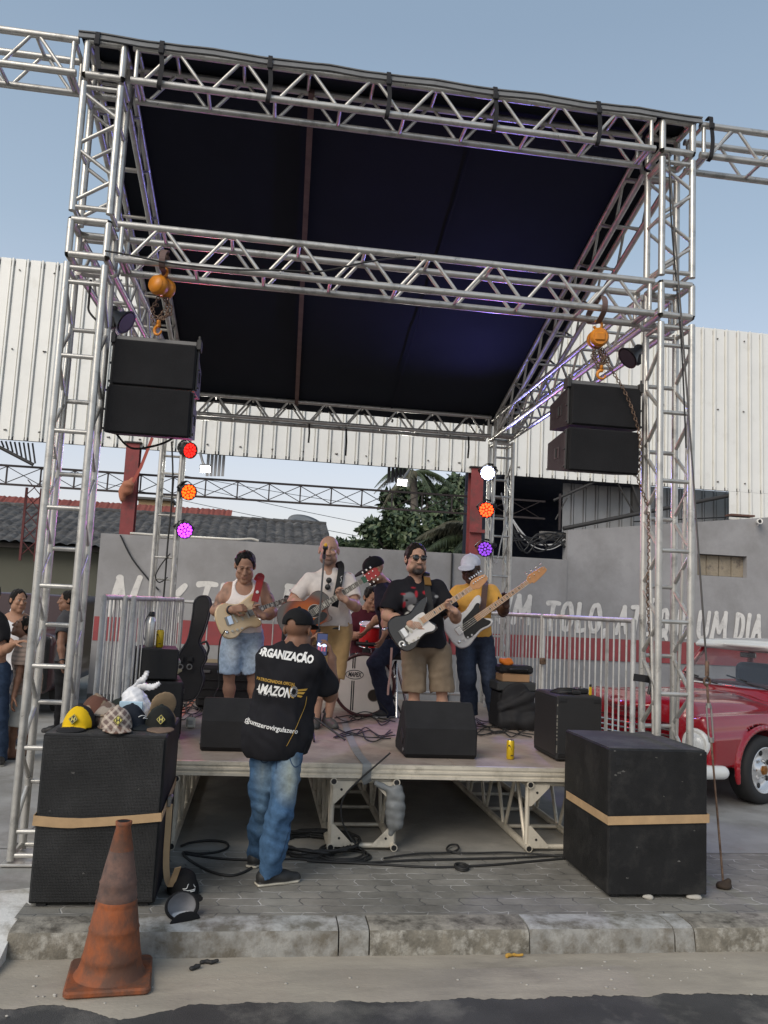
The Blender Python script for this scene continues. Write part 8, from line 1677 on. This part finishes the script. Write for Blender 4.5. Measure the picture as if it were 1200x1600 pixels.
MB().torus(K(-1.35, .42, 1.10), .18, .012, Mv@A3(-.8, 0, .6), 24, 6).build('steering_wheel', BLACK, t); MB().box(K(-1.22, .85, 1.44), (.02, .2, .06), Mv, ch=.008).build('mirror', CHROME, t)
for y in (.06, 1.54):
    h_ = K(.80, y, .585); MB().lathe([(.135, -.05), (.140, .0), (.125, .02), (.100, .008)], h_, ux, 32).build('headlight', CARW, t); hl = [o for o in t.children if o.name.startswith('headlight')][-1]; MB().lathe([(.100, .006), (.09, .03), (.05, .045), (.001, .05)], h_, ux, 28).build('lens', mat('lamp_glass', (.6, .62, .62), .1), hl)
mb = MB()
for z in (.50, .56, .62, .68): mb.box(K(.80, .80, z), (.03, 1.02, .022), Mv, ch=.006)
mb.build('grille', CHROME, t)
F = Field(.012); F.rc(K(.90, -.02, .34), K(.93, .5, .34), .065, .07); F.rc(K(.93, .5, .34), K(.93, 1.1, .34), .07, k=.03); F.rc(K(.93, 1.1, .34), K(.90, 1.62, .34), .07, .065, k=.03); F.rc(K(.90, -.02, .34), K(.66, -.12, .34), .065, .06, k=.03); F.build('bumper', CARW, t)
def wheel(x, y, sgn):
    c = K(x, y, .315); ax = uy*sgn; wt_ = MB().lathe([(.20, -.10), (.285, -.105), (.312, -.075), (.315, 0), (.312, .075), (.285, .105), (.215, .10), (.205, .08)], c, ax, 40, caps=(1, 0)).build('wheel', mat('tyre', (.018, .018, .019), .75, bump=.2, bscale=60), t)
    MB().lathe([(.215, .095), (.208, .104), (.198, .09), (.185, .045), (.120, .035), (.075, .05), (.06, .075), (.05, .08), (.001, .082)], c, ax, 40, caps=(0, 1)).build('rim', mat('polished_rim', (.72, .72, .72), .25, .7), wt_)
    u_, w__ = perp(ax); mb = MB()
    for k in range(6): a = 2*math.pi*k/6+.4; q = c+ax*.0415+.148*(math.cos(a)*u_+math.sin(a)*w__); MB().lathe([(.026, 0), (.024, .003), (.001, .003)], q, ax, 14).build('rim_hole', BLACK, wt_)
    for k in range(6): a = 2*math.pi*k/6; MB().tube(c+ax*.05+.09*(math.cos(a)*u_+math.sin(a)*w__), c+ax*.066+.09*(math.cos(a)*u_+math.sin(a)*w__), .011, 8).build('wheel_nut', CHROME, wt_)
    MB().lathe([(.045, .078), (.045, .10), (.03, .105), (.001, .106)], c, ax, 6, smooth=False).build('hub_cap', mat('amber_cap', (.25, .10, .02), .3, .3), wt_)
for x, y, s_ in ((0, -.02, -1), (0, 1.62, 1), (-2.75, -.02, -1), (-2.75, 1.62, 1)): wheel(x, y, s_)
# dark van standing far behind the bystanders
a, b = at(40, 1040, Y=12.6), at(116, 1040, Y=12.6); t = thing('van', 'dark maroon van with a black front, parked behind the bystanders at the left', 'van', ((a[0]+b[0])/2-.4, 13.4, 0)); cx = (a[0]+b[0])/2-.62
F = Field(.03); F.box((cx, 14.2, 1.10), (1.75, 3.2, 1.05), None, .18); F.box((cx, 13.6, .72), (1.8, 4.2, .8), None, .15, .1); F.build('body', mat('maroon_car_paint', (.05, .012, .018), .3, coat=.5), t); F = Field(.025); F.box((cx, 11.55, .72), (1.7, .12, .72), None, .05); F.build('front_panel', BLACK, t)
for z in (.55, .7, .85): MB().box((cx, 11.48, z), (1.2, .02, .04), ch=.008).build('grille_bar', mat('dark_chrome', (0, 0, 0)), t)
for s_ in (-1, 1): MB().box((cx+.66*s_, 11.475, .98), (.26, .03, .12), ch=.02).build('headlight', MATS['lamp_glass'], t); MB().lathe([(.2, -.1), (.3, -.09), (.31, 0), (.3, .09), (.2, .1)], (cx+.85*s_, 12.4, .31), X_, 24).build('wheel', MATS['tyre'], t)
mb = MB(); mb.add([(cx-.75, 12.55, 1.1), (cx+.75, 12.55, 1.1), (cx+.68, 12.62, 1.6), (cx-.68, 12.62, 1.6)], [(0, 1, 2, 3)]); mb.build('windscreen', mat('dark_glass', (.03, .010, .014), .5), t)
